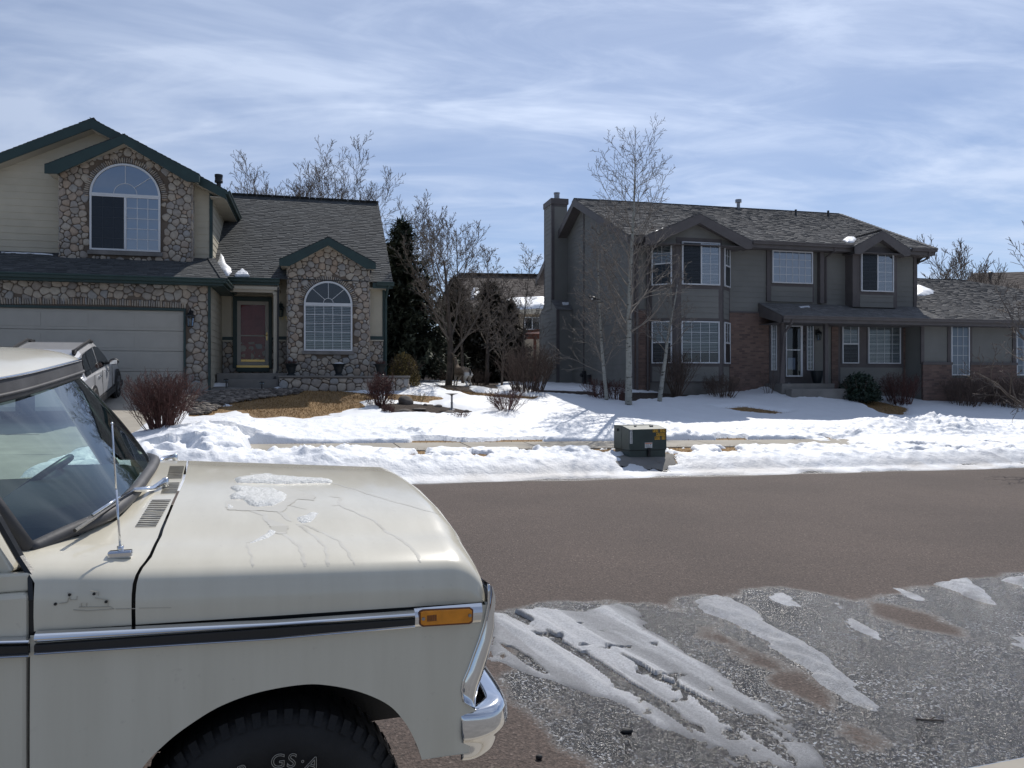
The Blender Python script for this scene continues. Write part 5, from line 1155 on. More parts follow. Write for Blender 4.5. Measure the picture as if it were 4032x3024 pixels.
    m.mark(); m.box(-.16, -.035, w2-.1, w2+.12, zc-.2, zc+.1); m.tube([(-.06, w2-.0, zc-.2), (-.06, w2-.02, zc-.45), (-.06, w2-.1, zc-.45), (-.06, w2-.1, zc-1)], .018, 6); obj('utility_meter', m, 'plastic', H_, bev=.008)
    # snow on roofs
    def on(px, py, zc_, s_, w0_):
        lo, hi_ = w0_, w0_+9
        for _ in range(40):
            mm = (lo+hi_)/2; u, z = hit(px, py, mm)
            if z > zc_+s_*(mm-w0_): lo = mm
            else: hi_ = mm
        u, z = hit(px, py, lo); return F.world(u, lo, z+.01)
    nr = F.world(0, -pitch, 1)-F.world(0, 0, 0); gp = 'snow patches on the grey house'
    snowpatch([on(*p, gzA, pitch, wE) for p in ((1820, 520), (1825, 514.5), (1845, 514), (1853, 519), (1846, 525), (1830, 525))], .09, 'small bright snow patch by the eave of the grey house beside its right gable', gp, nrm=nr)
    snowpatch([on(*p, gzA, pitch, wE) for p in ((1404, 504), (1412, 500), (1436, 490), (1440, 491), (1420, 502))], .06, 'thin snow streak in the valley left of the big front gable', gp, nrm=nr)
    nr = F.world(0, -sP, 1)-F.world(0, 0, 0)
    snowpatch([on(*p, gzP, sP, pw) for p in ((1978, 617), (2000, 623), (2020, 631), (2016, 636), (1995, 640), (1978, 640))], .12, 'large snow patch on the garage wing roof against the upper wall', gp, nrm=nr)
    snowpatch([on(*p, gzP, sP, pw) for p in ((1735, 653), (1756, 652), (1758, 656), (1740, 657))], .04, 'thin snow remnant high on the dark porch roof', gp, nrm=nr)
    snowpatch([on(*p, gzP, sP, pw) for p in ((1724, 662), (1750, 660), (1752, 665), (1728, 667))], .03, 'thin broken snow remnant in the middle of the dark porch roof', gp, nrm=nr)
    # bird cannot be here: see the tree
    return F
RF = right_house()
# ---------------------------------------------------------------- vintage pickup in the foreground
def truck():
    F = Frame(R(19), (-.563, 2.25)); rg = random.Random(2)
    T = empty('pickup_truck', (-.563, 2.25, 0), R(19)); tag(T, 'vintage cream pickup truck parked at the near kerb with melting ice on its hood', 'pickup truck')
    hit = F.hit
    BS = [0, .006, .02, .045, .10, .20, .29, .33, .6, .925, 1.25, 1.52, 1.56, 1.66, 1.75, 1.80, 1.835, 1.85]
    ZR = [1.235, 1.262, 1.282, 1.297, 1.314, 1.33, 1.338, 1.352, 1.397, 1.431, 1.444, 1.447, 1.438, 1.432, 1.425, 1.41, 1.38, 1.345]
    ZF = [1.19, 1.217, 1.237, 1.253, 1.271, 1.291, 1.303, 1.319, 1.355, 1.378, 1.385, 1.384, 1.375, 1.368, 1.36, 1.345, 1.31, 1.275]
    an = lambda b: .515+.02*math.sin(math.pi*min(1, max(0, b/1.85)))
    RN = .11
    def hz(a, b):
        zr, zf = np.interp(b, BS, ZR), np.interp(b, BS, ZF); t = (a+.47)/.9
        if a < -.50: z = zr+(-.50-a)*.10; return z
        z = zr+(zf-zr)*t
        d = a-(an(b)-RN)
        if d > 0: z -= RN*1.0*(1-math.sqrt(max(0, 1-(d/RN)**2)))
        return z
    def HS(px, py, dz=0):     # pixel onto the hood / cowl surface
        k = (px-1106)/K; m = (HZ-py)/K; Y = 1.9; last = None
        def loc(Y): P = Vector((k*Y+.563, Y-2.25)); return P.dot(F.e), P.dot(F.f)
        while Y < 4.6:
            a, b = loc(Y)
            if 0 <= b <= 1.85 and EYE+m*Y < hz(a, b)+dz: break
            Y += .004
        a, b = loc(Y); return Vector((a, b, hz(a, b)+dz))
    SB = [0, .10, .5, .9, 1.5, 1.85]; SA = [-.487, -.458, -.441, -.430, -.452, -.48]; seam = lambda b: float(np.interp(b, SB, SA))
    # hood
    av = list(np.linspace(-.468, .38, 9))+[.40+i*.0125 for i in range(9)]
    m = MB(); bs = BS; n = len(bs)
    zlo = lambda a: 1.153-.032*(a+.487)
    cols = [(0, 0), (0.0, .5)]+[(b, None) for b in bs]
    vs = []
    for i in range(len(av)+1):
        for j in range(-3, n+3):
            b = bs[min(max(j, 0), n-1)]
            u = av[min(i, len(av)-1)]; a = seam(b)+(u+.468)/(av[-1]+.468)*(an(b)-seam(b)); z = hz(a, b)
            base = zlo(a)+(.06 if b > 1 else 0)
            if i == len(av): a, z = an(b)-.004, min(z, base)-.0
            if j < 0: z = z+(base-z)*{-1: .15, -2: .55, -3: 1}[j] if i < len(av) else base; b = -.006*math.sin({-1: .15, -2: .55, -3: 1}[j]*math.pi)
            if j >= n: q = {0: .15, 1: .55, 2: 1}[j-n]; z = z+(base-z)*q if i < len(av) else base
            vs.append((a, b, z))
    w = n+6; m.add(vs, [(i*w+j, i*w+j+1, (i+1)*w+j+1, (i+1)*w+j) for i in range(len(av)) for j in range(w-1)])
    o = obj('hood', m, 'cream', T, smooth=True); s_ = o.modifiers.new('t', 'SOLIDIFY'); s_.thickness = .012; s_.offset = -1 if False else 1
    o.modifiers.remove(s_)
    # dark gap filler under the hood
    m = MB(); m.box(-.74, .49, .012, 1.83, .95, 1.14); m.box(-.50, .40, .03, 1.82, 1.14, 1.20); obj('engine_bay', m, 'black', T)
    # front fender with wheel arch
    AR = [(-.735, .50), (-.56, .50), (-.53, .58), (-.505, .68), (-.473, .761), (-.41, .825), (-.344, .87), (-.267, .908), (-.168, .932), (-.05, .938), (.03, .925), (.12, .893), (.2, .845), (.25, .785), (.283, .72), (.302, .664), (.45, .660), (.6, .66)]
    i0, i1 = 2, 15; mid = AR[i0:i1+1]; sm = []
    for i in range(len(mid)-1):
        p0, p1, p2, p3 = mid[max(0, i-1)], mid[i], mid[i+1], mid[min(len(mid)-1, i+2)]
        for k in range(6):
            t = k/6; sm.append(tuple(.5*(2*p1[c]+(p2[c]-p0[c])*t+(2*p0[c]-5*p1[c]+4*p2[c]-p3[c])*t*t+(3*p1[c]-p0[c]-3*p2[c]+p3[c])*t**3) for c in (0, 1)))
    AR = AR[:i0]+sm+AR[i1:]
    RE = [(.6, .445), (.663, .449), (.734, .465), (.79, .473), (.80, .45), (.82, .436), (.863, .43), (.961, .468), (1.046, .506), (1.14, .52)]
    def side_b(a, z): return -.012*math.cos((z-.85)*3.2)-(.010 if False else 0)
    us = sorted(set([a for a, _ in AR[:-1]]+list(np.linspace(-.735, .45, 40)))); nv = 14; m = MB(); vs = []
    for u in us:
        f_ = (u+.735)/(.449+.735)
        for j in range(nv+1):
            v = j/nv; zb_ = np.interp(u, [p[0] for p in AR], [p[1] for p in AR]); zt = zlo(u)-.008
            z = zb_+(zt-zb_)*v; ar = np.interp(z, [p[0] for p in RE], [p[1] for p in RE]); a = u if u < .302 else .302+(u-.302)/(.449-.302)*(ar-.302)
            vs.append((a, side_b(a, z), z))
    m.add(vs, [(i*(nv+1)+j, (i+1)*(nv+1)+j, (i+1)*(nv+1)+j+1, i*(nv+1)+j+1) for i in range(len(us)-1) for j in range(nv)])
    # arch lip turned inwards
    ap = [(u, np.interp(u, [p[0] for p in AR], [p[1] for p in AR])) for u in us if -.56 <= u <= .303]
    for i in range(len(ap)-1): (a0, z0), (a1, z1) = ap[i], ap[i+1]; m.add([(a0, side_b(a0, z0), z0), (a1, side_b(a1, z1), z1), (a1, .045, z1+.002), (a0, .045, z0+.002)], [(0, 1, 2, 3)])
    # front lower return
    m.add([(.449, -.011, .663), (.449, .1, .663), (.303, .1, .664), (.303, -.011, .664)], [(0, 1, 2, 3)])
    obj('fender', m, 'cream', T, smooth=True)
    # narrow cream ledge between hood and trim
    m = MB(); m.box(-.725, .50, .0, .05, 1.085, 1.118); obj('fender_ledge', m, 'cream', T)
    # cowl side + cowl top
    base = [(0, -.735), (.05, -.755), (.10, -.785), (.16, -.79), (.19, -.74), (.27, -.676), (.41, -.59), (.76, -.555), (1.2, -.565), (1.55, -.60), (1.72, -.68), (1.76, -.735), (1.85, -.735)]
    aw = lambda b: float(np.interp(b, [p[0] for p in base], [p[1] for p in base]))
    m = MB(); vs = []; bl = [0, .006, .02, .045, .08, .12, .15, .18, .22, .27, .33, .41, .5, .6, .76, .925, 1.1, 1.25, 1.4, 1.52, 1.6, 1.68, 1.75, 1.80, 1.835, 1.85]
    for j in range(-3, len(bl)):
        b = bl[max(j, 0)]
        for i in range(6):
            a = seam(b)-.009+(aw(b)-seam(b)+.009)*i/5
            z = hz(a, b)-(.0)
            bb = b
            if j < 0: q = {-1: .2, -2: .6, -3: 1}[j]; a = seam(0)-.010+(-.728-seam(0)+.010)*i/5; z = hz(a, 0)+(zlo(a)-hz(a, 0))*q; bb = -.005*math.sin(q*math.pi)
            vs.append((a if not (j >= 0 and b < .01) else seam(b)-.01+(-.728-seam(b)+.01)*i/5, bb, z))
    m.add(vs, [(j*6+i, (j+1)*6+i, (j+1)*6+i+1, j*6+i+1) for j in range(len(bl)+2) for i in range(5)]); obj('cowl', m, 'cream', T, smooth=True)
    # badge scars and holes
    m = MB()
    for px, py in ((119.5, 1305), (150, 1285), (203, 1283), (229, 1300)): a, z = hit(px, py, -.006); m.lathe([(.004, 0), (.004, -.003)], (a, -.004, z), 8, 'y')
    obj('badge_hole', m, 'black', T)
    m = MB()
    for pts in (((146, 1280), (151, 1296), (166, 1296), (166, 1288)), ((128, 1304), (145, 1302), (148, 1292)), ((175, 1312), (176, 1303)), ((186, 1312), (187, 1303)), ((158, 1318), (190, 1320), (246, 1316), (238, 1311), (170, 1312)), ((195, 1277), (212, 1279), (212, 1288)), ((205, 1292), (234, 1297), (233, 1309)), ((250, 1316), (292, 1315)), ((300, 1314), (370, 1313))):
        q = [(*hit(x, y, -.007),) for x, y in pts]; m.tube([(a, -.0052, z) for a, z in q], .0011, 4)
    obj('badge_scar', m, M('worn_paint', (.45, .41, .33), .7, .1), T)
    # vents
    m = MB()
    def vent(x0, x1, y0, y1, n, sh):
        for i in range(n):
            y = y0+(y1-y0)*(i+.5)/n; s = sh*(1-(i+.5)/n); p, q = HS(x0+s, y+ (x1-x0)*.01, .0025), HS(x1+s*.9, y, .0025); m.tube([p, q], .0017, 4)
    vent(291, 336, 1078, 1139, 15, 38); vent(347, 381, 1042, 1066, 9, 8); vent(360, 392, 1006, 1034, 12, 7); obj('vent_slot', m, 'black', T)
    # chrome side trim with black insert
    def band(name, pts_top, pts_bot, b, th, mat):
        if mat == 'chrome' and len(pts_top) == len(pts_bot):
            m = MB(); nn = 9; vs = []
            for (x0, y0), (x1, y1) in zip(pts_top, pts_bot):
                (a0, z0), (a1, z1) = hit(x0, y0, b), hit(x1, y1, b)
                for k in range(nn): t = k/(nn-1); vs.append((a0+(a1-a0)*t, b+th*(1-math.sin(math.pi*t)**.6)*.75, z0+(z1-z0)*t))
            m.add(vs, [(i*nn+k, i*nn+k+1, (i+1)*nn+k+1, (i+1)*nn+k) for i in range(len(pts_top)-1) for k in range(nn-1)]+[tuple(range(nn)), tuple(range((len(pts_top)-1)*nn, len(pts_top)*nn))[::-1]])
            return obj(name, m, mat, T)
        m = MB(); P = [hit(x, y, b) for x, y in pts_top]+[hit(x, y, b) for x, y in pts_bot[::-1]]
        m.prism([(a, b, z) for a, z in P], (0, th, 0)); return obj(name, m, mat, T, bev=.002)
    band('trim_strip', [(73, 1369), (590, 1343), (897, 1322)], [(73, 1393.6), (590, 1358), (897, 1337)], -.030, .03, 'chrome')
    band('trim_insert', [(73, 1393.6), (590, 1357), (897, 1337)], [(73, 1410), (590, 1378), (897, 1349.5)], -.022, .02, 'black')
    band('trim_strip', [(73, 1408.5), (590, 1376.5), (897, 1348.5)], [(73, 1419.5), (590, 1385.5), (897, 1360)], -.030, .03, 'chrome')
    band('marker_bezel', [(897, 1318), (1044, 1306)], [(897, 1361), (1040, 1351)], -.026, .026, 'chrome')
    band('marker_rim', [(906, 1321), (914, 1317.5), (1016, 1312.5), (1023, 1317)], [(906.5, 1351), (914, 1354.5), (1015, 1348.5), (1022, 1344)], -.032, .01, 'amber_dk')
    ml = band('marker_lamp', [(909, 1323), (916, 1320.5), (1014, 1315.5), (1020, 1319.5)], [(909.5, 1348.5), (916, 1351.5), (1013, 1345.5), (1019, 1341.5)], -.037, .012, 'amber')
    m = MB()
    for px, py in ((914.5, 1337), (1015, 1329.5)): a, z = hit(px, py, -.038); m.lathe([(.0055, 0), (.005, -.003)], (a, -.037, z), 10, 'y')
    obj('screw', m, 'steel', ml)
    a, z = hit(932, 1336, -.04); m = MB()
    for i in range(5): m.box(a-.012+i*.006, a-.008+i*.006, -.0385, -.0365, z-.009, z+.009)
    obj('lens_marking', m, 'amber_dk', ml)
    band('trim_strip', [(-60, 1384), (62, 1381)], [(-60, 1398), (60, 1395)], -.030, .03, 'chrome'); band('trim_insert', [(-60, 1398), (60, 1395)], [(-60, 1418), (62, 1412)], -.022, .02, 'black'); band('trim_strip', [(-60, 1418), (62, 1412)], [(-60, 1430), (60, 1424)], -.030, .03, 'chrome')
    # headlight bezel side and front, grille
    bz = [(1054.6, 1262), (1069, 1279), (1072.5, 1288), (1068, 1327), (1073, 1354), (1064, 1409), (1040, 1480), (1031.5, 1529), (1020, 1527), (1001.4, 1515), (996.8, 1485), (1023, 1414), (1044, 1352), (1055, 1302)]
    P = [hit(x, y, -.008) for x, y in bz]
    RC = [(1001.4, 1516), (996.8, 1490), (1001, 1470), (1012, 1445), (1023, 1414), (1035, 1382), (1045, 1351.5), (1051, 1322), (1055, 1302), (1055.5, 1280), (1055, 1262)]
    FC = [(1030, 1530), (1033, 1512), (1038, 1488), (1050, 1450), (1062, 1412), (1069, 1380), (1073, 1354), (1069, 1327), (1071, 1305), (1072, 1288), (1062, 1268)]
    m = MB(); vs = []; nn = 12
    for p, q in zip(RC, FC):
        (a0, z0), (a1, z1) = hit(*p, -.010), hit(*q, -.010)
        for k in range(nn): t = k/(nn-1); vs.append((a0+(a1-a0)*t+.004*math.sin(math.pi*t), -.010-.020*math.sin(math.pi*min(1, t*1.0))**.8*(1-.3*t)+(.02*t**4), z0+(z1-z0)*t))
        vs.append((a1+.004, .03, z1)); vs.append((a1-.02, .28, z1+.01))
    w_ = nn+2; m.add(vs, [(i*w_+k, i*w_+k+1, (i+1)*w_+k+1, (i+1)*w_+k) for i in range(len(RC)-1) for k in range(w_-1)]+[tuple(range(w_))])
    o = obj('headlight_bezel', m, 'chrome', T, smooth=True)
    m = MB(); m.tube([Vector((hit(*p, -.012)[0], -.013, hit(*p, -.012)[1])) for p in RC], .0035, 6); obj('bezel_edge', m, 'chrome', o, smooth=True)
    m = MB(); m.prism([(a, 1.862, z+.1) for a, z in P], (0, -.30, 0)); obj('headlight_bezel', m, 'chrome', T, bev=.008)
    m = MB(); m.box(.42, .49, .28, 1.57, .84, 1.12)
    for i in range(9): m.box(.49, .505, .3, 1.55, .86+i*.03, .872+i*.03)
    obj('grille', m, 'chrome', T)
    for b in (.16, 1.69): m = MB(); m.lathe([(.09, .50), (.085, .52), (.05, .535), (.01, .54)], (0, b, .99), 18, 'x'); obj('headlight', m, 'glass', T, smooth=True)
    # bumper swept round the corner
    path = [(.425, -.012, 0), (.47, -.022, 0), (.53, -.02, .01), (.575, .01, .02), (.598, .06, .03), (.61, .25, .04), (.625, .925, .06), (.61, 1.60, .08), (.598, 1.79, .09), (.575, 1.84, .1), (.47, 1.87, .1)]
    prof = [(-.07, .782), (-.03, .787), (-.008, .778), (0, .758), (.004, .72), (-.008, .705), (-.022, .69), (-.035, .655), (-.045, .636), (-.06, .632)]
    m = MB(); vs = []
    for i, (a, b, dz) in enumerate(path):
        p0 = Vector(path[max(0, i-1)][:2]); p1 = Vector(path[min(len(path)-1, i+1)][:2]); t = (p1-p0).normalized(); nn = Vector((t.y, -t.x))
        for d, z in prof:
            d2 = d*(.55 if i in (0, 1, 9, 10) else 1); vs.append((a+nn.x*d2, b+nn.y*d2, z+dz*.45-(0 if i > 1 else .0)))
    q = len(prof); m.add(vs, [(i*q+j, (i+1)*q+j, (i+1)*q+j+1, i*q+j+1) for i in range(len(path)-1) for j in range(q-1)])
    o = obj('bumper', m, 'chrome', T, smooth=True); s_ = o.modifiers.new('sub', 'SUBSURF'); s_.levels = 1; s_.render_levels = 2; s_ = o.modifiers.new('sol', 'SOLIDIFY'); s_.thickness = .006
    # door
    m = MB(); m.box(-1.95, -.742, -.004, .04, .42, 1.262); o = obj('door', m, 'cream', T, bev=.012)
    m = MB(); m.box(-1.95, -.742, .02, .05, 1.262, 1.31); p0, p1 = Vector((-.80, .075, 1.30)), Vector((-1.04, .155, 1.72)); bar(m, p0, p1, .05, .05); bar(m, p1, Vector((-1.9, .155, 1.75)), .04, .05); bar(m, Vector((-1.9, .155, 1.75)), Vector((-1.93, .06, 1.27)), .06, .07); obj('window_frame', m, 'cream', o, bev=.006)
    m = MB(); m.quad((-.83, .08, 1.30), (-1.05, .155, 1.72), (-1.9, .155, 1.75), (-1.93, .06, 1.27)); obj('pane', m, 'autoglass', o)
    m = MB(); m.box(-.745, -.725, .01, .04, .45, 1.25); m.tube([(-.733, .012, 1.24), (-.74, .03, 1.30), (-.775, .06, 1.345), (-.83, .075, 1.45), (-.9, .1, 1.56)], .012, 6); obj('door_seal', m, 'black', T)
    m = MB(); m.box(-1.95, -.742, 1.81, 1.85, .42, 1.36); bar(m, Vector((-.80, 1.78, 1.38)), Vector((-1.02, 1.70, 1.80)), .06, .06); bar(m, Vector((-1.02, 1.70, 1.80)), Vector((-1.9, 1.70, 1.83)), .05, .05); bar(m, Vector((-1.9, 1.70, 1.83)), Vector((-1.92, 1.8, 1.36)), .08, .08); obj('door', m, 'cream', T)
    # windshield
    B_ = [(-.775, .150, 1.345), (-.70, .25, 1.372), (-.612, .38, 1.398), (-.575, .60, 1.425), (-.568, .925, 1.448), (-.575, 1.25, 1.458), (-.60, 1.50, 1.462), (-.69, 1.68, 1.462), (-.77, 1.74, 1.46)]
    T_ = [(-1.03, .215, 1.728), (-.985, .30, 1.742), (-.945, .45, 1.757), (-.915, .65, 1.775), (-.897, .925, 1.80), (-.885, 1.2, 1.825), (-.885, 1.42, 1.843), (-.93, 1.58, 1.85), (-.99, 1.64, 1.85)]
    m = MB(); vs = []
    for j in range(7):
        t = j/6
        for p, q in zip(B_, T_): v = Vector(p).lerp(Vector(q), t); v.x += .018*math.sin(math.pi*t); vs.append(v)
    m.add(vs, [(j*9+i, j*9+i+1, (j+1)*9+i+1, (j+1)*9+i) for j in range(6) for i in range(8)]); o = obj('windshield', m, 'autoglass', T, smooth=True); s_ = o.modifiers.new('sub', 'SUBSURF'); s_.levels = 1; s_.render_levels = 2
    def smoothp(P, n=4):
        o_ = []; P = [Vector(p) for p in P]; m_ = len(P)
        for i in range(m_-1):
            a, b, c, d = P[max(0, i-1)], P[i], P[i+1], P[min(m_-1, i+2)]
            for k in range(n): t = k/n; o_.append(.5*((2*b)+(c-a)*t+(2*a-5*b+4*c-d)*t*t+(3*b-a-3*c+d)*t**3))
        return o_+[P[-1]]
    m = MB(); lo = smoothp(B_); hi = smoothp(T_)
    m.tube(lo, .021, 8); m.tube(hi, .016, 8); m.tube([lo[0], hi[0]], .022, 8); m.tube([lo[-1], hi[-1]], .020, 8); obj('windshield_gasket', m, 'gasket', T, smooth=True)
    m = MB(); off = lambda P, a, z: [p+Vector((a, 0, z)) for p in P]
    A1, A2 = off(hi, .018, .012), off(hi, .008, .062); m.add(A1+A2, [(i, i+1, len(A1)+i+1, len(A1)+i) for i in range(len(A1)-1)]); m.tube(A1, .006, 6); obj('visor_strip', m, 'gasket', T, smooth=True)
    m = MB(); m.tube([p+Vector((.012, 0, .064)) for p in hi], .0045, 6); obj('drip_moulding', m, 'chrome', T, smooth=True)
    # A pillars
    m = MB(); bar(m, Vector((-.80, .10, 1.30)), Vector((-1.06, .18, 1.76)), .045, .05); obj('pillar', m, 'cream', T, bev=.01); m = MB(); bar(m, Vector((-.80, 1.78, 1.40)), Vector((-1.03, 1.68, 1.86)), .05, .05); obj('pillar', m, 'cream', T, bev=.01)
    # roof shell
    E = off(hi, 0, .064); nb = len(E); vs = []; ks = [0, .012, .035, .07, .12, .2, .32, .5, .75, 1.2, 1.5]
    for d in ks:
        for p in E:
            s = (p.y-.925)/.72; edge = max(0, 1-abs(s)**3.5) if abs(s) < 1 else 0
            rise = .056*(1-math.exp(-d/.075))+.012*min(1, d); back = p.x-d if d < .3 else (-1.0-d)*min(1, (d-.3)/.4)+(p.x-d)*(1-min(1, (d-.3)/.4))
            side = (edge**.5)
            vs.append((back, .925+(p.y-.925)*(1+.06*min(1, d/.2)), p.z+rise*side))
    m = MB(); m.add(vs, [(i*nb+j, i*nb+j+1, (i+1)*nb+j+1, (i+1)*nb+j) for i in range(len(ks)-1) for j in range(nb-1)]); obj('roof', m, 'cream', T, smooth=True)
    m = MB(); m.box(-2.62, -2.0, .12, 1.73, 1.0, 1.36); m.box(-2.05, -2.0, .2, 1.65, .6, 1.0); m.box(-4.4, -2.02, -.01, .06, .55, 1.26); m.box(-4.4, -2.02, 1.8, 1.86, .55, 1.36); m.box(-4.4, -4.34, .06, 1.8, .55, 1.3); m.box(-4.34, -2.02, .06, 1.8, .6, .68); obj('bed', m, 'cream', T)
    m = MB(); bar(m, Vector((-2.4, .2, 1.3)), Vector((-2.35, .2, 1.85)), .1, .1); bar(m, Vector((-2.4, 1.65, 1.3)), Vector((-2.35, 1.65, 1.9)), .1, .1); obj('pillar', m, 'cream', T)
    # interior
    m = MB(); nb_ = len(B_); vs = [q for p in B_ for q in ((p[0]-.05, .16+(p[1]-.15)*.97, p[2]-.035), (-1.0, .2+(p[1]-.15)*.93, p[2]-.03), (-1.02, .2+(p[1]-.15)*.93, p[2]-.16), (-.86, .2+(p[1]-.15)*.93, p[2]-.32))]
    m.add(vs, [(i*4+j, (i+1)*4+j, (i+1)*4+j+1, i*4+j+1) for i in range(nb_-1) for j in range(3)]); obj('dashboard', m, 'plastic', T)
    m = MB(); m.box(-.75, -2.1, .05, 1.8, .45, .55); obj('cab_floor', m, 'black', T)
    m = MB(); m.prism([(-1.35, .12, .82), (-1.85, .12, .80), (-2.0, .12, 1.42), (-1.88, .12, 1.44), (-1.78, .12, .98), (-1.35, .12, .95)], (0, 1.6, .0)); obj('seat', m, 'seat', T, bev=.03)
    c = Vector((-1.06, 1.33, 1.37)); nx = Vector((-.62, 0, .78)).normalized(); U = Vector((0, 1, 0)); V = nx.cross(U); m = MB(); m.tube([c+U*.2*math.cos(i*math.pi/16)+V*.2*math.sin(i*math.pi/16) for i in range(33)], .014, 8); m.tube([c-nx*.05+U*.19, c-nx*.05, c-nx*.05-U*.19], .012, 6); m.tube([c, c-nx*.35], .025, 8); obj('steering_wheel', m, 'black', T, smooth=True)
    m = MB(); m.tube([(-.93, .93, 1.83), (-.96, .93, 1.76)], .008, 6); m.box(-.975, -.96, .83, 1.03, 1.70, 1.76); obj('rear_view_mirror', m, 'plastic', T)
    # antenna
    b0 = HS(260, 1203); m = MB(); m.box(b0.x-.032, b0.x+.032, b0.y-.014, b0.y+.014, b0.z-.004, b0.z+.018); ant = obj('antenna_base', m, 'chrome', T, bev=.006)
    P = Vector(((242-1106)/K*2.19, 2.19)); P = P-F.o; tp = Vector((P.dot(F.e), P.dot(F.f), EYE+(HZ-915)/K*2.19)); m = MB()
    mid = b0.lerp(tp, .5); m.tube([b0+Vector((0, 0, .015)), b0+Vector((0, 0, .03))], .009, 8); m.tube([b0+Vector((0, 0, .02)), mid], .0036, 6); m.tube([mid, tp], .0025, 6); m.lathe([(.001, -.004), (.0048, 0), (.001, .005)], tp, 8); obj('antenna', m, 'chrome', T, smooth=True)
    # wipers
    def L3(px, py, Y): P = Vector(((px-1106)/K*Y, Y))-F.o; return Vector((P.dot(F.e), P.dot(F.f), EYE+(HZ-py)/K*Y))
    for pts, w in ((((357, 1062, 2.86), (330, 1056, 2.78), (290, 1058, 2.60), (249, 1080, 2.44), (200, 1112, 2.30)), 1), (((378, 1004, 3.62), (352, 991, 3.54), (337, 1001, 3.38), (326, 1015, 3.22)), .9)):
        P = [L3(*p) for p in pts]; m = MB(); P[0].z = hz(P[0].x, P[0].y)+.025; m.lathe([(.012, -.03), (.012, .006), (.006, .01)], P[0], 12); m.tube(P[:2]+[P[2]], [.011*w, .011*w, .007*w], 6); m.tube(P[2:], .005*w, 5); o = obj('wiper_arm', m, 'chrome', T, smooth=True)
        q = P[-1]; d = (P[-1]-P[-2]).normalized(); m = MB(); m.tube([P[-2]-d*.02+Vector((0, 0, -.012)), q+d*.10+Vector((0, 0, -.012))], .006, 5); obj('wiper_blade', m, 'black', o)
    # wheels
    def wheel(a, b, zc, r, name='wheel', sgn=-1):
        w = empty(name, (a, b, zc)); w.parent = T; Rr = .232
        m = MB(); hw_ = .13; prof = [(Rr, -.085), (Rr+.02, -.115), (Rr+.09, -hw_-.004), (r-.055, -hw_+.004), (r-.02, -hw_+.018), (r, -.085), (r, .085), (r-.02, hw_-.018), (r-.06, hw_), (Rr, .09)]
        vs = []; n = 72
        for rr, h in prof:
            for k in range(n): t = 2*math.pi*k/n; vs.append((rr*math.cos(t), h, rr*math.sin(t)))
        m.add(vs, [(i*n+k, i*n+(k+1) % n, (i+1)*n+(k+1) % n, (i+1)*n+k) for i in range(len(prof)-1) for k in range(n)])
        ty = obj('tyre', m, 'tyre', w, smooth=True)
        m = MB()
        for k in range(56):
            t = 2*math.pi*k/56
            for s_, sh in ((-1, 0), (1, .5)):
                t2 = t+sh*.112; c, s = math.cos(t2), math.sin(t2); q = []
                for (rr, h, dt) in ((r-.03, s_*(hw_-.004), -.03), (r-.03, s_*(hw_-.004), .03), (r+.004, s_*(hw_-.03), .03), (r+.004, s_*(hw_-.03), -.03), (r+.004, s_*.02, -.02), (r+.004, s_*.02, .025)):
                    q.append((rr*math.cos(t2+dt), h, rr*math.sin(t2+dt)))
                m.add(q, [(0, 1, 2, 3), (3, 2, 5, 4)])
        obj('tread', m, 'tyre', ty)
        m = MB(); m.lathe([(Rr+.006, -.088), (Rr+.004, -.10), (Rr-.012, -.10), (Rr-.02, -.07), (Rr-.04, -.03), (.15, -.02), (.12, -.06), (.06, -.065), (.05, -.10), (.02, -.105)], (0, 0, 0), 40, 'y'); obj('rim', m, 'steel', w, smooth=True)
        return w, ty
    w1, ty = wheel(-.13, .16, .433, .41)
    for ch, th, hh in (('R', -17, .036), ('G', 3.0, .042), ('S', 11.0, .042), ('·', 17.5, .04), ('A', 24, .042)):
        me = textmesh(ch, hh*1.35, 0, .0011); r_ = .276; t = R(th)
        obj('sidewall_lettering', me, 'concrete', ty, loc=(r_*math.sin(t), -.1355, r_*math.cos(t)), rot=(R(90), t, 0))
    w2, _ = wheel(-.13, 1.70, .415, .41); wheel(-2.95, .16, .433, .41); wheel(-2.95, 1.70, .415, .41)
    # inner apron and chassis
    za = hit(800, 1553, .42)[1]; m = MB(); m.box(-.72, .44, .40, .44, za, 1.12); m.box(-.72, -.56, .05, .44, .5, 1.1); m.box(-.7, .42, .05, .44, 1.05, 1.08); obj('inner_fender', m, 'black', T)
    m = MB(); m.box(-4.2, -.75, .5, .58, .55, .68); m.box(-4.2, -.75, 1.28, 1.36, .55, .68); m.box(-.17, -.09, .3, 1.55, .40, .47); m.box(-.8, -.3, .6, 1.25, .6, 1.0); m.box(-.735, -.1, 1.4, 1.44, .75, 1.1); m.box(.3, .46, .5, 1.4, .74, 1.0); obj('chassis', m, 'black', T)
    m = MB(); m.prism([(-.735, 1.84, .55), (-.55, 1.84, .6), (-.45, 1.84, .88), (-.1, 1.84, 1.0), (.2, 1.84, .9), (.3, 1.84, .75), (.44, 1.84, .75), (.5, 1.84, 1.2), (-.735, 1.84, 1.2)], (0, .012, 0)); obj('fender', m, 'cream', T)
    m = MB(); m.box(-1.95, -.75, .0, .1, .40, .46); obj('rocker_panel', m, 'cream', T)
    # ---- ice and meltwater on the hood
    z3 = lambda x, y: (384+x/2.88, 960+y/2.88)
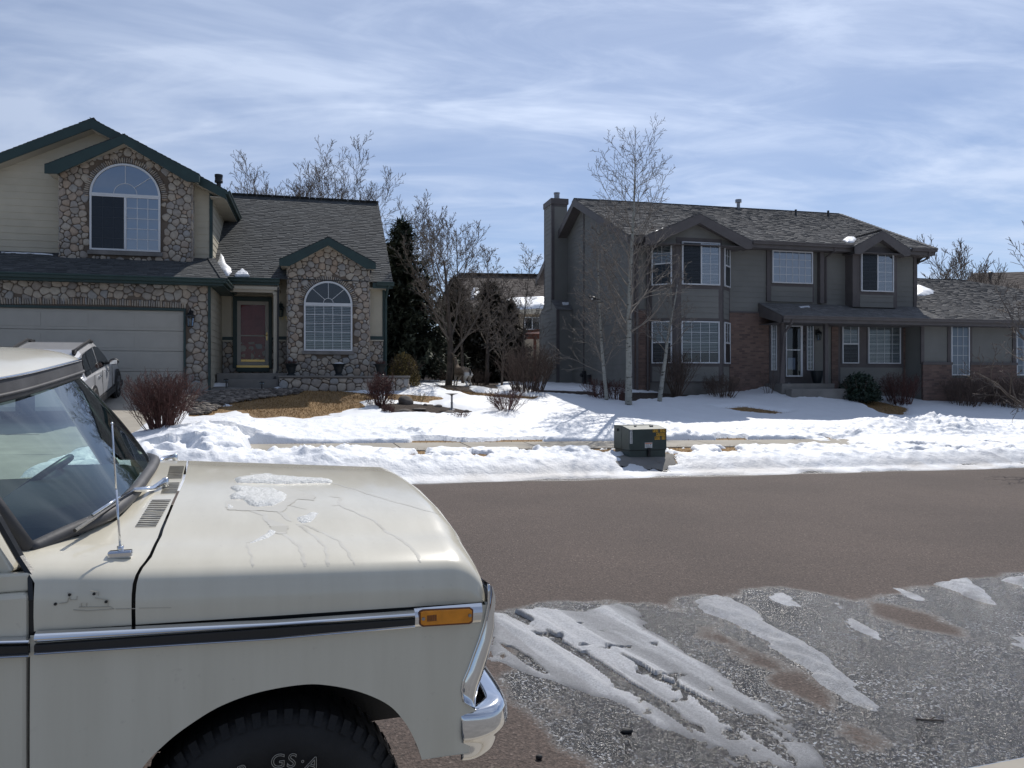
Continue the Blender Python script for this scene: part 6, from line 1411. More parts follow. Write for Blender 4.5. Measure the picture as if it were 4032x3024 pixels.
    ice = [([(350, 215), (450, 205), (560, 190), (640, 205), (800, 215), (960, 225), (955, 240), (780, 243), (620, 247), (480, 240), (370, 240)], .016, 'long ridge of melting granular ice across the far side of the hood'),
           ([(325, 270), (350, 262), (480, 275), (600, 280), (684, 315), (660, 350), (600, 385), (500, 392), (440, 380), (400, 345), (330, 340), (325, 320), (372, 300)], .015, 'largest hand shaped patch of melting ice on the cream hood'),
           ([(740, 455), (800, 445), (820, 425), (880, 428), (855, 450), (830, 485), (780, 492), (745, 475)], .010, 'small melting ice lump on the hood in front of the large patch'),
           ([(450, 615), (520, 570), (575, 530), (620, 545), (560, 583), (490, 607)], .008, 'narrow sliver of melting ice low on the near slope of the hood'),
           ([(295, 368), (335, 372), (358, 395), (310, 402)], .006, 'tiny ice scrap on the hood just below the largest patch')]
    for pts, th, lab in ice:
        q = [HS(*z3(*p)) for p in pts]; q2 = [(v.x, v.y) for v in q]; xs = [v[0] for v in q2]; ys = [v[1] for v in q2]
        r = .004; X, Y = np.meshgrid(np.arange(min(xs)-.02, max(xs)+.02, r), np.arange(min(ys)-.02, max(ys)+.02, r), indexing='ij')
        sd = sdpoly(X, Y, q2)+(fbm(X, Y, 25, 3, 2)-.5)*.009; h = th*.8*np.sqrt(np.clip(-sd/.022, 0, 1))*(.75+.5*fbm(X, Y, 45, 3, 3)); Z = np.vectorize(hz)(X, Y)+h-.0008
        o = obj('ice_patch', gridmesh('ice_patch', X, Y, Z, sd < 0), 'melt', None, loc=(-.563, 2.25, 0), rot=(0, 0, R(19))); tag(o, lab, 'ice patch', 'patches of melting ice on the hood')
    def ribbon(pts, w):
        P = [z3(*p) for p in pts]; o_ = []
        for i in range(len(P)-1):
            for k in range(10): t = k/10; o_.append((P[i][0]+(P[i+1][0]-P[i][0])*t, P[i][1]+(P[i+1][1]-P[i][1])*t))
        o_.append(P[-1]); vs = []
        for i, (x, y) in enumerate(o_):
            c = HS(x+1.2*math.sin(i*.7), y, 0); n_ = HS(*o_[min(i+1, len(o_)-1)], 0)-HS(*o_[max(i-1, 0)], 0); s = Vector((-n_.y, n_.x)); s = s.normalized() if s.length > 1e-6 else Vector((1, 0)); ww = w*(.6+.8*rg.random()*.6)*(1 if i < len(o_)-2 else .5)
            for q in (-1, 0, 1): a, b = c.x+s.x*ww*q*.5, c.y+s.y*ww*q*.5; vs.append((a, b, hz(a, max(0, b))+(.0004 if q else .0006)))
        film.add(vs, [(i*3+j, (i+1)*3+j, (i+1)*3+j+1, i*3+j+1) for i in range(len(o_)-1) for j in (0, 1)])
    film = MB()
    for pts, w in (([(455, 600), (430, 615), (440, 650), (460, 700), (466, 770)], .010), ([(560, 480), (640, 540), (700, 590), (760, 640), (780, 700), (792, 762)], .014), ([(740, 495), (850, 570), (920, 640), (930, 700), (932, 760)], .013), ([(780, 498), (900, 550), (1000, 600), (1060, 670), (1100, 752)], .012),
                   ([(940, 325), (1012, 332), (1002, 378), (1100, 420), (1230, 480), (1290, 540), (1400, 600), (1480, 670), (1512, 738)], .013), ([(960, 380), (1002, 380)], .012), ([(960, 240), (1100, 280), (1250, 330), (1450, 385), (1640, 438)], .011), ([(340, 395), (450, 410), (540, 440), (560, 490)], .02), ([(600, 400), (650, 430), (700, 480)], .022), ([(700, 380), (800, 405)], .008)): ribbon(pts, w)
    o = obj('meltwater', film, 'film', None, smooth=True, loc=(-.563, 2.25, 0), rot=(0, 0, R(19))); tag(o, 'thin meltwater streaks running down the cream hood', 'water', kind='stuff')
    for pts in ([(300, 372), (340, 352), (660, 272), (740, 285), (855, 325), (850, 350), (740, 340), (700, 372), (640, 420), (560, 415), (470, 412), (320, 408)], [(445, 205), (460, 180), (560, 180), (700, 205), (640, 215)], [(548, 480), (580, 470), (690, 515), (650, 560), (600, 540)]):
        q = [HS(*z3(*p)) for p in pts]; q2 = [(v.x, v.y) for v in q]; xs = [v[0] for v in q2]; ys = [v[1] for v in q2]
        X, Y = np.meshgrid(np.arange(min(xs)-.02, max(xs)+.02, .005), np.arange(min(ys)-.02, max(ys)+.02, .005), indexing='ij'); sd = sdpoly(X, Y, q2)+(fbm(X, Y, 20, 3, 7)-.5)*.02
        f2 = gridmesh('puddle', X, Y, np.vectorize(hz)(X, Y)+.001, sd < 0); o2 = obj('meltwater', f2, 'film', None, loc=(-.563, 2.25, 0), rot=(0, 0, R(19))); tag(o2, 'thin meltwater streaks running down the cream hood', 'water', kind='stuff')
truck()
# ---------------------------------------------------------------- trees, shrubs, small things
def rv(rg): return Vector((rg.gauss(0, 1), rg.gauss(0, 1), rg.gauss(0, 1)))
def grow(outs, p, d, Ln, r0, lv, spec, rg, rmin):
    S = spec[lv]; n = S.get('seg', 4); pts = [p.copy()]; rs = [r0]; ds = [d.copy()]
    for i in range(n):
        d = (d+rv(rg)*S.get('wob', .1)+Vector((0, 0, S.get('up', 0)))).normalized(); p = p+d*(Ln/n); pts.append(p.copy()); ds.append(d.copy()); rs.append(max(rmin, r0*(1-(i+1)/n*S.get('taper', .8))))
    outs[min(lv, len(outs)-1)].tube(pts, rs, 7 if lv == 0 else (5 if r0 > .03 else 3), cap=(lv == 0))
    if lv+1 < len(spec):
        C = spec[lv+1]; k = C['n']; az = rg.uniform(0, 6.28)
        for j in range(k):
            t = C.get('t0', .3)+(C.get('t1', 1)-C.get('t0', .3))*(j+rg.random())/k; x = t*n; i = min(n-1, int(x)); q = pts[i].lerp(pts[i+1], x-i); dd = ds[i+1]
            az += 2.4+rg.uniform(-.4, .4); s = dd.orthogonal().normalized(); s = Matrix.Rotation(az, 3, dd) @ s; a = R(C.get('ang', 45)*rg.uniform(.75, 1.2))
            nd = dd*math.cos(a)+s*math.sin(a); nl = C['len']*(1-C.get('sh', .5)*(t-C.get('t0', .3))/(1.001-C.get('t0', .3)))*rg.uniform(.7, 1.15)*(Ln if C.get('rel') else 1)
            if C.get('flat'): nd.z *= C['flat']; nd.normalize()
            grow(outs, q, nd, nl, max(rmin, (rs[i]*(1-x+i)+rs[i+1]*(x-i))*C.get('rr', .5)), lv+1, spec, rg, rmin)
def tree(name, label, cat, base, h, spec, r0, seed, bark='bark', twig='twig', group=None, lean=(0, 0, 1), rmin=.006, stems=1, spread=.0):
    rg = random.Random(seed); T = empty(name, base); tag(T, label, cat, group)
    o = [MB(), MB()]
    for s in range(stems):
        a = 6.28*s/max(1, stems)+rg.uniform(-.3, .3); d = (Vector(lean)+Vector((math.cos(a), math.sin(a), 0))*spread).normalized()
        grow(o, Vector((math.cos(a)*.1*(stems > 1), math.sin(a)*.1*(stems > 1), -.1)), d, h*rg.uniform(.9, 1.0), r0, 0, spec, rg, rmin)
    obj('trunk', o[0], bark, T, smooth=True); obj('branches', o[1], twig, T); return T
VASE = [dict(seg=8, wob=.06, up=.05, taper=.75), dict(n=10, t0=.22, len=.66, rel=1, ang=34, sh=.42, rr=.5, seg=7, wob=.09, up=.08), dict(n=9, t0=.25, len=.50, rel=1, ang=32, sh=.45, rr=.45, seg=5, wob=.12, up=.07), dict(n=7, t0=.2, len=.45, rel=1, ang=34, sh=.4, rr=.5, seg=4, wob=.15, up=.06), dict(n=4, t0=.25, len=.45, rel=1, ang=34, rr=.6, seg=3, wob=.18, up=.06)]
ASPEN = [dict(seg=12, wob=.022, up=.03, taper=.9), dict(n=44, t0=.18, len=.30, rel=1, ang=60, sh=.7, rr=.30, seg=6, wob=.12, up=.08), dict(n=8, t0=.2, len=.42, rel=1, ang=42, sh=.5, rr=.55, seg=4, wob=.16, up=.06), dict(n=5, t0=.2, len=.45, rel=1, ang=42, rr=.6, seg=3, wob=.2, up=.06)]
def RB(px, w): u = RF.hit(px, 840, w)[0]; p = RF.world(u, w); p.z = H(p.x, p.y)+.03; return p
def trees():
    # trees behind the left house roof
    g = 'bare trees rising behind the left house roof'
    for i, (px, Y, top, sd, lab) in enumerate(((572, 36, 330, 1, 'leftmost bare treetop just right of the upper storey gutter of the left house'), (612, 39, 318, 5, 'bare tree left of the tallest one behind the left house ridge'), (702, 40, 312, 6, 'bare tree between the two big crowns behind the left house ridge'), (655, 38, 290, 2, 'tallest bare tree behind the ridge of the left house'), (752, 39, 318, 3, 'broad bare tree behind the right half of the left house ridge'), (846, 36, 398, 4, 'bare tree beside the right end of the left house roof'))):
        z0 = H(*at(px, 820, Y)[:2]); p = at(px, 820, Y); h = at(px, top, Y).z-z0
        tree('bare_tree', lab, 'tree', (p.x, p.y, z0), h*.73, VASE, .10, 20+sd, 'bark', 'dtwig', g, rmin=.0075)
    # group between the houses
    g = 'bare trees between the two houses'
    b = G(968, 835); b = at(968, 832, 28.5); b.z = H(b.x, b.y); h = at(968, 415, 28.5).z-b.z
    tree('bare_tree', 'thick trunked bare shade tree between the houses with the deer beside it', 'tree', b, h*.66, [dict(seg=8, wob=.05, up=.05, taper=.78), dict(n=13, t0=.20, len=.70, rel=1, ang=42, sh=.40, rr=.5, seg=8, wob=.09, up=.07)]+VASE[2:], .14, 55, 'bark', 'twig', g, lean=(.06, 0, 1), rmin=.0065)
    for px, py, Y, top, sd, r, lab in ((1000, 826, 30, 470, 4, .07, 'slim pale bare tree just right of the leaping deer'), (1052, 822, 30.5, 520, 5, .085, 'straight pale trunked tree in the middle of the gap between the houses'), (1084, 842, 28, 600, 6, .05, 'thin leaning young tree standing in the bark mulch'), (1128, 800, 33, 545, 7, .05, 'slender bare tree in front of the red pergola')):
        p = at(px, py, Y); p.z = H(p.x, p.y); h = at(px, top, Y).z-p.z
        tree('aspen_tree', lab, 'tree', p, h, [ASPEN[0], dict(n=26, t0=.22, len=.34, rel=1, ang=48, sh=.6, rr=.4, seg=6, wob=.12, up=.10)]+ASPEN[2:], r, 60+sd, 'bark', 'twig', g, rmin=.0065)
    # front aspens by the grey house
    g = 'aspens on the lawn of the grey house'
    p = G(1357, 880); h = at(1370, 262, p.y).z-p.z
    tree('aspen_tree', 'tall white barked aspen in front of the grey house, taller than its roof', 'tree', p, h*.93, [dict(seg=12, wob=.018, up=.03, taper=.9), dict(n=36, t0=.28, len=.36, rel=1, ang=50, sh=.45, rr=.36, seg=7, wob=.10, up=.09), dict(n=9, t0=.15, len=.42, rel=1, ang=40, sh=.5, rr=.55, seg=4, wob=.16, up=.07), dict(n=5, t0=.2, len=.45, rel=1, ang=42, rr=.6, seg=3, wob=.2, up=.06)], .12, 81, 'aspen', 'ptwig', g, lean=(.035, 0, 1), rmin=.0055)
    p = G(1311, 870); h = at(1300, 470, p.y).z-p.z
    asp = tree('aspen_tree', 'slender aspen against the blank side wall of the grey house, a magpie in it', 'tree', p, h, ASPEN, .07, 82, 'aspen', 'ptwig', g, lean=(-.02, 0, 1), rmin=.0055)
    p = G(1423, 873); h = at(1460, 600, p.y).z-p.z
    tree('aspen_tree', 'short leaning aspen in front of the bay window of the grey house', 'tree', p, h, [dict(seg=10, wob=.04, up=.02, taper=.85), dict(n=16, t0=.42, len=.36, rel=1, ang=50, sh=.6, rr=.4, seg=6, wob=.14, up=.08)]+ASPEN[2:], .085, 83, 'aspen', 'ptwig', g, lean=(.10, 0, 1), rmin=.0055)
    # right edge tree
    p = at(2275, 880, 18.0); p.z = H(p.x, p.y)
    tree('bare_tree', 'bare street tree whose branches reach in from the right edge', 'tree', p, 3.6, [dict(seg=6, wob=.05, up=.05, taper=.5), dict(n=10, t0=.3, len=.80, rel=1, ang=52, sh=.3, rr=.5, seg=7, wob=.12, up=.03), dict(n=9, t0=.25, len=.5, rel=1, ang=40, sh=.4, rr=.5, seg=5, wob=.16, up=.03), dict(n=6, t0=.2, len=.42, rel=1, ang=42, rr=.5, seg=4, wob=.2), dict(n=3, t0=.3, len=.4, rel=1, ang=42, rr=.6, seg=3, wob=.2)], .14, 91, 'bark', 'twig', None, rmin=.005)
    g = 'bare trees far behind the garage wing'
    for px, Y, top, sd, lab in ((1998, 52, 560, 1, 'far bare tree directly behind the corner of the grey house'), (2070, 54, 540, 2, 'far bare tree above the ridge of the garage wing'), (2118, 56, 556, 3, 'far bare tree beside the tan roof at the right'), (2200, 50, 520, 4, 'far bare tree over the tan roof near the right edge')):
        q = at(px, 820, Y); z0 = H(q.x, q.y); h = at(px, top, Y).z-z0
        tree('bare_tree', lab, 'tree', (q.x, q.y, z0), h*.85, VASE[:4], .13, 100+sd, 'bark', 'dtwig', g, rmin=.016)
    # evergreens
    def conifer(label, px, Y, top, wpx, mat, seed, name='spruce_tree', low=.06):
        rg = random.Random(seed); q = at(px, 820, Y); z0 = H(q.x, q.y); h = at(px, top, Y).z-z0; rad = wpx/K*Y*1.62
        T = empty(name, (q.x, q.y, z0)); tag(T, label, 'tree', 'evergreens between the houses')
        m = MB(); m.tube([(0, 0, -.2), (0, 0, h)], [.16, .01], 7); obj('trunk', m, 'bark', T)
        m = MB(); z = h*low
        while z < h*.985:
            t = z/h; rr = rad*(1-t)**.75*rg.uniform(.75, 1.1)+.08; k = max(5, int(17*(1-t*.6)))
            for j in range(k):
                a = rg.uniform(0, 6.28); L_ = rr*rg.uniform(.6, 1.12); c, s = math.cos(a), math.sin(a); n = max(5, int(L_/.09)); droop = rg.uniform(.05, .3)
                for i in range(n):
                    f = (i+.6)/n; q = Vector((c*L_*f, s*L_*f, z-droop*L_*f+.35*L_*f*f)); sz = .26*(1.1-f*.35)*rg.uniform(.7, 1.3)
                    for _ in range(3):
                        d = (Vector((c, s, -.1))+rv(rg)*.55).normalized(); w = d.cross(Vector((0, 0, 1))).normalized()*sz*.32; m.val = max(0, min(1, rg.random()*.7+.3*f)); q2 = q+rv(rg)*.07
                        m.add([q2-w, q2+w*.9, q2+d*sz*1.25+Vector((0, 0, rg.uniform(-.05, .06)))], [(0, 1, 2)])
            z += h*.0125+.03
        obj('crown', m, mat, T); return T
    conifer('tall dark spruce beside the right corner of the left house', 868, 31, 478, 85, 'needle', 201)
    conifer('wide dark spruce behind the thick trunked bare tree', 985, 36, 600, 60, 'needle2', 203)
    conifer('broad dark evergreen in the middle of the gap between the houses', 1060, 36.5, 612, 62, 'needle2', 202, 'pine_tree')
    conifer('small evergreen right of the others, next to the snowy far roof', 1102, 36, 650, 34, 'needle2', 204, 'pine_tree')
    # shrubs
    def shrub(label, base, h, w, n, mat, seed, sub=6, r=.009, ctr=.12, up=.10, name='bare_shrub', sublen=.35, lv2=4, boxy=0, leaf=None):
        rg = random.Random(seed); T = empty(name, base); tag(T, label, 'shrub'); m = MB(); lf = MB()
        for i in range(n):
            a = rg.uniform(0, 6.28); f = math.sqrt(rg.random()); d = Vector((math.cos(a)*f*w/h*.95, math.sin(a)*f*w/h*.95, 1)); Lh = h*(1 if boxy else (1-.25*f*f))*rg.uniform(.85, 1.02); L_ = Lh*d.length/1.0*.97
            p = Vector((math.cos(a)*ctr*f, math.sin(a)*ctr*f, -.03)); spec = [dict(seg=6, wob=.09, up=up, taper=.75), dict(n=sub, t0=.3, len=sublen, rel=1, ang=32, sh=.5, rr=.6, seg=4, wob=.16, up=.1), dict(n=lv2, t0=.2, len=.5, rel=1, ang=35, rr=.7, seg=3, wob=.2, up=.08)]
            grow([m], p, d.normalized(), L_, r*rg.uniform(.8, 1.3), 0, spec if lv2 else spec[:2], rg, .0028)
        obj('stems', m, mat, T)
        if leaf:
            for i in range(leaf[1]):
                d = rv(rg).normalized(); d.z = abs(d.z); q = Vector((d.x*w*.95, d.y*w*.95, d.z*h*.9+h*.08))*rg.uniform(.7, 1.05); s = leaf[2]*rg.uniform(.6, 1.4); u = rv(rg).normalized()*s; v = rv(rg).normalized()*s; lf.val = rg.random(); lf.add([q, q+u, q+u*.5+v], [(0, 1, 2)])
            obj('foliage', lf, leaf[0], T)
        return T
    shrub('clipped bare red brown shrub at the street end of the driveway', G(350, 948), 1.32, .60, 130, 'redtwig', 301, 7, .009, .16, .03, lv2=4, boxy=1)
    shrub('round dark red barberry bush at the edge of the mulch bed', G(822, 878), .95, .42, 60, 'redtwig', 302, 5, .008, .12, .05, 'barberry_bush', lv2=3, leaf=('redleaf', 2600, .03))
    shrub('small rust coloured ball shrub in front of the barberry', G(838, 895), .30, .19, 40, 'redtwig', 303, 4, .005, .05, .02, 'small_shrub', lv2=2, leaf=('redleaf', 900, .02))
    shrub('golden green bush at the right corner of the left house', G(872, 838), 1.15, .55, 60, 'browntwig', 304, 4, .008, .2, .08, 'golden_bush', lv2=2, leaf=('goldleaf', 5200, .05))
    shrub('low wide spreading bare shrub on the snow between the lawns', G(1095, 893), .72, .82, 60, 'redtwig', 305, 6, .007, .14, .02, lv2=3)
    shrub('large dense dark bare shrub left of the grey house chimney', G(1140, 850), 1.75, .75, 110, 'browntwig', 306, 7, .011, .5, .05, lv2=4)
    shrub('bare shrub on the mulch just behind the deer tree', at(1028, 836, 29.5), .75, .55, 50, 'browntwig', 307, 5, .009, .4, .05, lv2=3)
    shrub('red stemmed shrub at the foot of the slender aspen', G(1293, 864), .75, .55, 60, 'redtwig', 308, 5, .007, .2, .03, lv2=3)
    shrub('red stemmed shrub between the slender and the tall aspen', G(1333, 868), .78, .45, 55, 'redtwig', 309, 5, .007, .2, .03, lv2=3)
    shrub('tall bare vase shaped bush under the bay window', RB(1462, -1.6), 1.75, .75, 50, 'browntwig', 310, 6, .012, .12, .05, lv2=4)
    shrub('low dark shrub at the right foot of the bay window', RB(1560, -1.5), .9, .7, 80, 'browntwig', 311, 6, .008, .4, .04, lv2=3)
    shrub('sparse bare twiggy shrub beside the grey porch steps', RB(1660, -0.9), 1.1, .5, 8, 'browntwig', 312, 4, .009, .1, .06, lv2=2)
    shrub('dark green leafy bush left of the grey garage wing windows', RB(1856, -1.5), 1.05, .75, 30, 'browntwig', 313, 4, .012, .3, .04, 'evergreen_bush', lv2=2, leaf=('evergreen', 5200, .085))
    shrub('rusty brown bush by the inner corner of the garage wing', RB(1945, -1.7), 1.25, .62, 90, 'redtwig', 314, 6, .009, .4, .03, lv2=3)
    shrub('brown bush under the tall narrow garage wing window', RB(2085, -1.7), 1.25, .7, 90, 'browntwig', 315, 6, .009, .5, .03, lv2=3)
    shrub('brown bush near the right edge against the brick wall', RB(2168, -1.7), 1.3, .85, 100, 'browntwig', 316, 6, .009, .5, .03, lv2=3)
    shrub('tiny bare red shrub poking through snow below the bird bath', G(993, 905), .26, .3, 26, 'redtwig', 317, 4, .005, .08, .03, lv2=2)
    shrub('tiny dry tan perennial stems right of the barberry', G(905, 868), .35, .28, 16, 'goldleaf', 318, 3, .004, .1, .03, 'dry_perennial', lv2=0)
    shrub('bare sapling shrub between the spruce and the deer tree', at(925, 822, 31).xy.to_3d()+Vector((0, 0, H(*at(925, 822, 31).xy))), 1.3, .5, 12, 'browntwig', 319, 4, .01, .5, .06, lv2=2)
    # rocks in the beds
    for i, (px, py, w, h, lab) in enumerate(((876, 873, .19, .17, 'large squarish grey boulder right of the barberry bush'), (874, 894, .22, .10, 'flat brown boulder at the front edge of the mulch bed'), (967, 897, .17, .10, 'rounded tan rock at the right end of the mulch bed'), (918, 877, .07, .05, 'small grey stone sunk in snow behind the mulch bed'), (947, 879, .14, .06, 'flat grey stone behind the bird bath pedestal'), (905, 886, .20, .04, 'flat paving stone lying on the mulch'), (1009, 890, .09, .05, 'small stone at the far right tip of the mulch bed'))):
        m = MB(); m.val = (.35, .3, .85, .5, .6, .4, .5)[i]; m.blob((0, 0, h*.35), (w, w*.8, h), 3, .28, 40+i); p = G(px, py); tag(obj('rock', m, 'rock', None, loc=p, smooth=True), lab, 'rock', 'rocks around the mulch bed')
    # bird bath
    p = G(976, 886); T = empty('bird_bath', p); tag(T, 'small weathered bird bath on a thin pedestal in the snow', 'bird bath')
    hh = at(976, 850, p.y).z-p.z; m = MB(); m.lathe([(.10, 0), (.06, .04), (.035, .07), (.03, hh*.4), (.038, hh*.45), (.028, hh*.5), (.028, hh*.85), (.05, hh*.93)], (0, 0, 0), 14); obj('pedestal', m, 'steel', T)
    m = MB(); m.lathe([(.05, hh*.92), (.16, hh*.98), (.19, hh), (.17, hh*.995), (.05, hh*.95)], (0, 0, 0), 18); obj('basin', m, 'concrete_dk', T)
    # path lights
    for px, py, top, lab in ((565.5, 846, 824, 'black solar path light between the river rocks and the entry steps'), (488.5, 840, 818, 'black solar path light nearer the garage beside the steps')):
        p = G(px, py); T = empty('path_light', p); tag(T, lab, 'path light', 'solar path lights'); hh = at(px, top, p.y).z-p.z
        m = MB(); m.tube([(0, 0, -.05), (0, 0, hh*.7)], .018, 8); obj('stake', m, 'black', T); m = MB(); m.lathe([(.04, hh*.7), (.055, hh*.85)], (0, 0, 0), 10); obj('lens', m, 'glass', T); m = MB(); m.lathe([(.085, hh*.86), (.08, hh*.9), (.03, hh)], (0, 0, 0), 12); obj('cap', m, 'black', T)
    # debris on the road
    for i, (px, py, pts, lab) in enumerate(((2008, 1558, [(-.07, .01), (-.02, 0), (.07, -.01)], 'short dark twig lying on the wet road at right'), (1354, 1582, None, 'black leaf lump on the wet road below the icy tracks'), (1165, 1640, None, 'small dark leaf on the dry road near the bumper'))):
        p = G(px, py); m = MB()
        if pts: m.tube([(x, y, .008) for x, y in pts], .006, 6); m.tube([(0, 0, .008), (.04, .02, .015)], .004, 5); n_ = 'twig'
        else: m.blob((0, 0, .008), (.032 if i == 1 else .016, .024 if i == 1 else .014, .014), 2, .3, i); n_ = 'leaf'
        tag(obj(n_, m, 'rubber' if n_ == 'leaf' else 'dtwig', None, loc=p), lab, n_)
    # utility transformer box
    p = G(1400, 991); a = R(21); s = p.y/K; bw = 81*s; bh = at(1400, 921, p.y).z-p.z; T = empty('utility_box', p, a); tag(T, 'dark green electrical transformer box with yellow number stickers by the kerb', 'utility box')
    k = bw/2; dep = .72
    # the left side is visible because the box is turned
    T.rotation_euler = (0, 0, R(19)); bw /= .887; k = bw/2
    zc = bh*.27
    m = MB(); m.prism([(-k, 0, zc), (-k, 0, bh*.92), (-k, dep*.45, bh), (-k, dep, bh), (-k, dep, zc)], (2*k, 0, 0)); obj('hood', m, 'boxgreen', T, bev=.012)
    m = MB(); m.box(-k+.02, k-.02, .015, dep-.02, -.25, zc-.008); obj('base', m, 'boxgreen', T, bev=.006)
    m = MB(); m.box(-k-.003, -k+.001, dep*.48, dep*.485, zc, bh*.99); m.box(-k, k, .01, dep, zc-.008, zc); obj('seam', m, 'ink', T)
    m = MB(); m.box(-.02, .05, -.02, .01, zc-.14, zc+.05); m.lathe([(.03, 0), (.03, -.03)], (.015, -.01, zc-.03), 10, 'y'); obj('lock', m, 'black', T)
    m = MB(); m.box(-k*.45, -k*.35, dep*.3, dep*.36, bh*.98, bh*1.01); m.box(k*.35, k*.5, dep*.25, dep*.33, bh*.97, bh*1.01); obj('hinge', m, 'steel', T)
    m = MB(); m.lathe([(.035, 0), (.03, -.02)], (-k-.002, dep*.74, bh*.86), 12, 'x'); obj('handle', m, 'black', T)
    def sticker(txt, x, z, w, h, mat, size, n=None):
        m = MB(); m.box(x-w/2, x+w/2, -.006, -.001, z-h/2, z+h/2); o = obj('sticker', m, mat, T)
        if txt: obj('lettering', textmesh(txt, size, .001), 'ink', o, loc=(x, -.0075, z), rot=(R(90), 0, 0))
    cw = .041*bw/.85; x1 = k-.035
    def row(t, xr, z):
        xs = xr-cw/2
        for ch in t[::-1]:
            if ch != ' ': sticker(ch, xs, z, cw*.98, .066, 'yellow', .068)
            xs -= cw
    row('F25 129', x1, bh*.86); row('4707A', x1, bh*.745); row('RKV 10', x1, bh*.63)
    m = MB(); sx = -k+.045; m.box(sx-.028, sx+.028, -.006, -.001, bh*.48, bh*.90); o = obj('sticker', m, 'paper', T); obj('lettering', textmesh('PD', .042, .001), 'ink', o, loc=(sx, -.0075, bh*.865), rot=(R(90), 0, 0))
    for i, ch in enumerate('005800'): obj('lettering', textmesh(ch, .05, .001), 'ink', o, loc=(sx, -.0075, bh*(.80-i*.057)), rot=(R(90), 0, 0))
    m = MB(); sx, w = k*.0+.0, .09; sx = k*.02; m.box(sx-.088, sx+.088, -.006, -.001, bh*.335, bh*.50); o = obj('sticker', m, 'paper', T); m = MB(); m.box(sx-.08, sx+.08, -.0075, -.006, bh*.465, bh*.49); obj('sticker_band', m, 'orange', o)
    m = MB()
    for i in range(5): m.box(sx-.075, sx+(.02 if i < 3 else .07), -.0075, -.006, bh*(.445-i*.021), bh*(.45-i*.021))
    m.lathe([(.012, 0), (.012, -.001)], (sx+.05, -.006, bh*.43), 8, 'y'); obj('sticker_print', m, 'ink', o)
    # magpie
    q = at(1281, 645, asp.location.y-.15); m = MB(); m.blob((0, 0, 0), (.10, .055, .06), 3, .1, 3); m.blob((.09, 0, .05), (.04, .035, .035), 2, .1, 4); m.tube([(-.08, 0, .01), (-.17, 0, -.03), (-.26, 0, -.05)], [.035, .022, .012], 6); m.tube([(.12, 0, .05), (.16, 0, .045)], [.012, .003], 5); m.tube([(0, .015, -.04), (0, .015, -.1)], .005, 4); m.tube([(0, -.015, -.04), (0, -.015, -.1)], .005, 4)
    o = obj('magpie', m, 'black', None, loc=q, rot=(0, 0, R(170)), smooth=True); tag(o, 'black and white magpie perched in the slender aspen', 'bird'); m = MB(); m.blob((.01, .035, -.01), (.055, .028, .035), 2, .1, 5); m.blob((.01, -.035, -.01), (.055, .028, .035), 2, .1, 5); obj('white_feathers', m, 'paper', o)
    m = MB(); m.tube([q+Vector((-.35, 0, .06)), q+Vector((-.1, 0, -.095)), q+Vector((.3, .05, -.13)), Vector((asp.location.x-.03, asp.location.y, q.z-.3))], [.005, .009, .012, .016], 5)
    for v_ in range(len(m.v)): m.v[v_] = tuple(Vector(m.v[v_])-asp.location)
    obj('perch_branch', m, 'ptwig', asp)
trees()

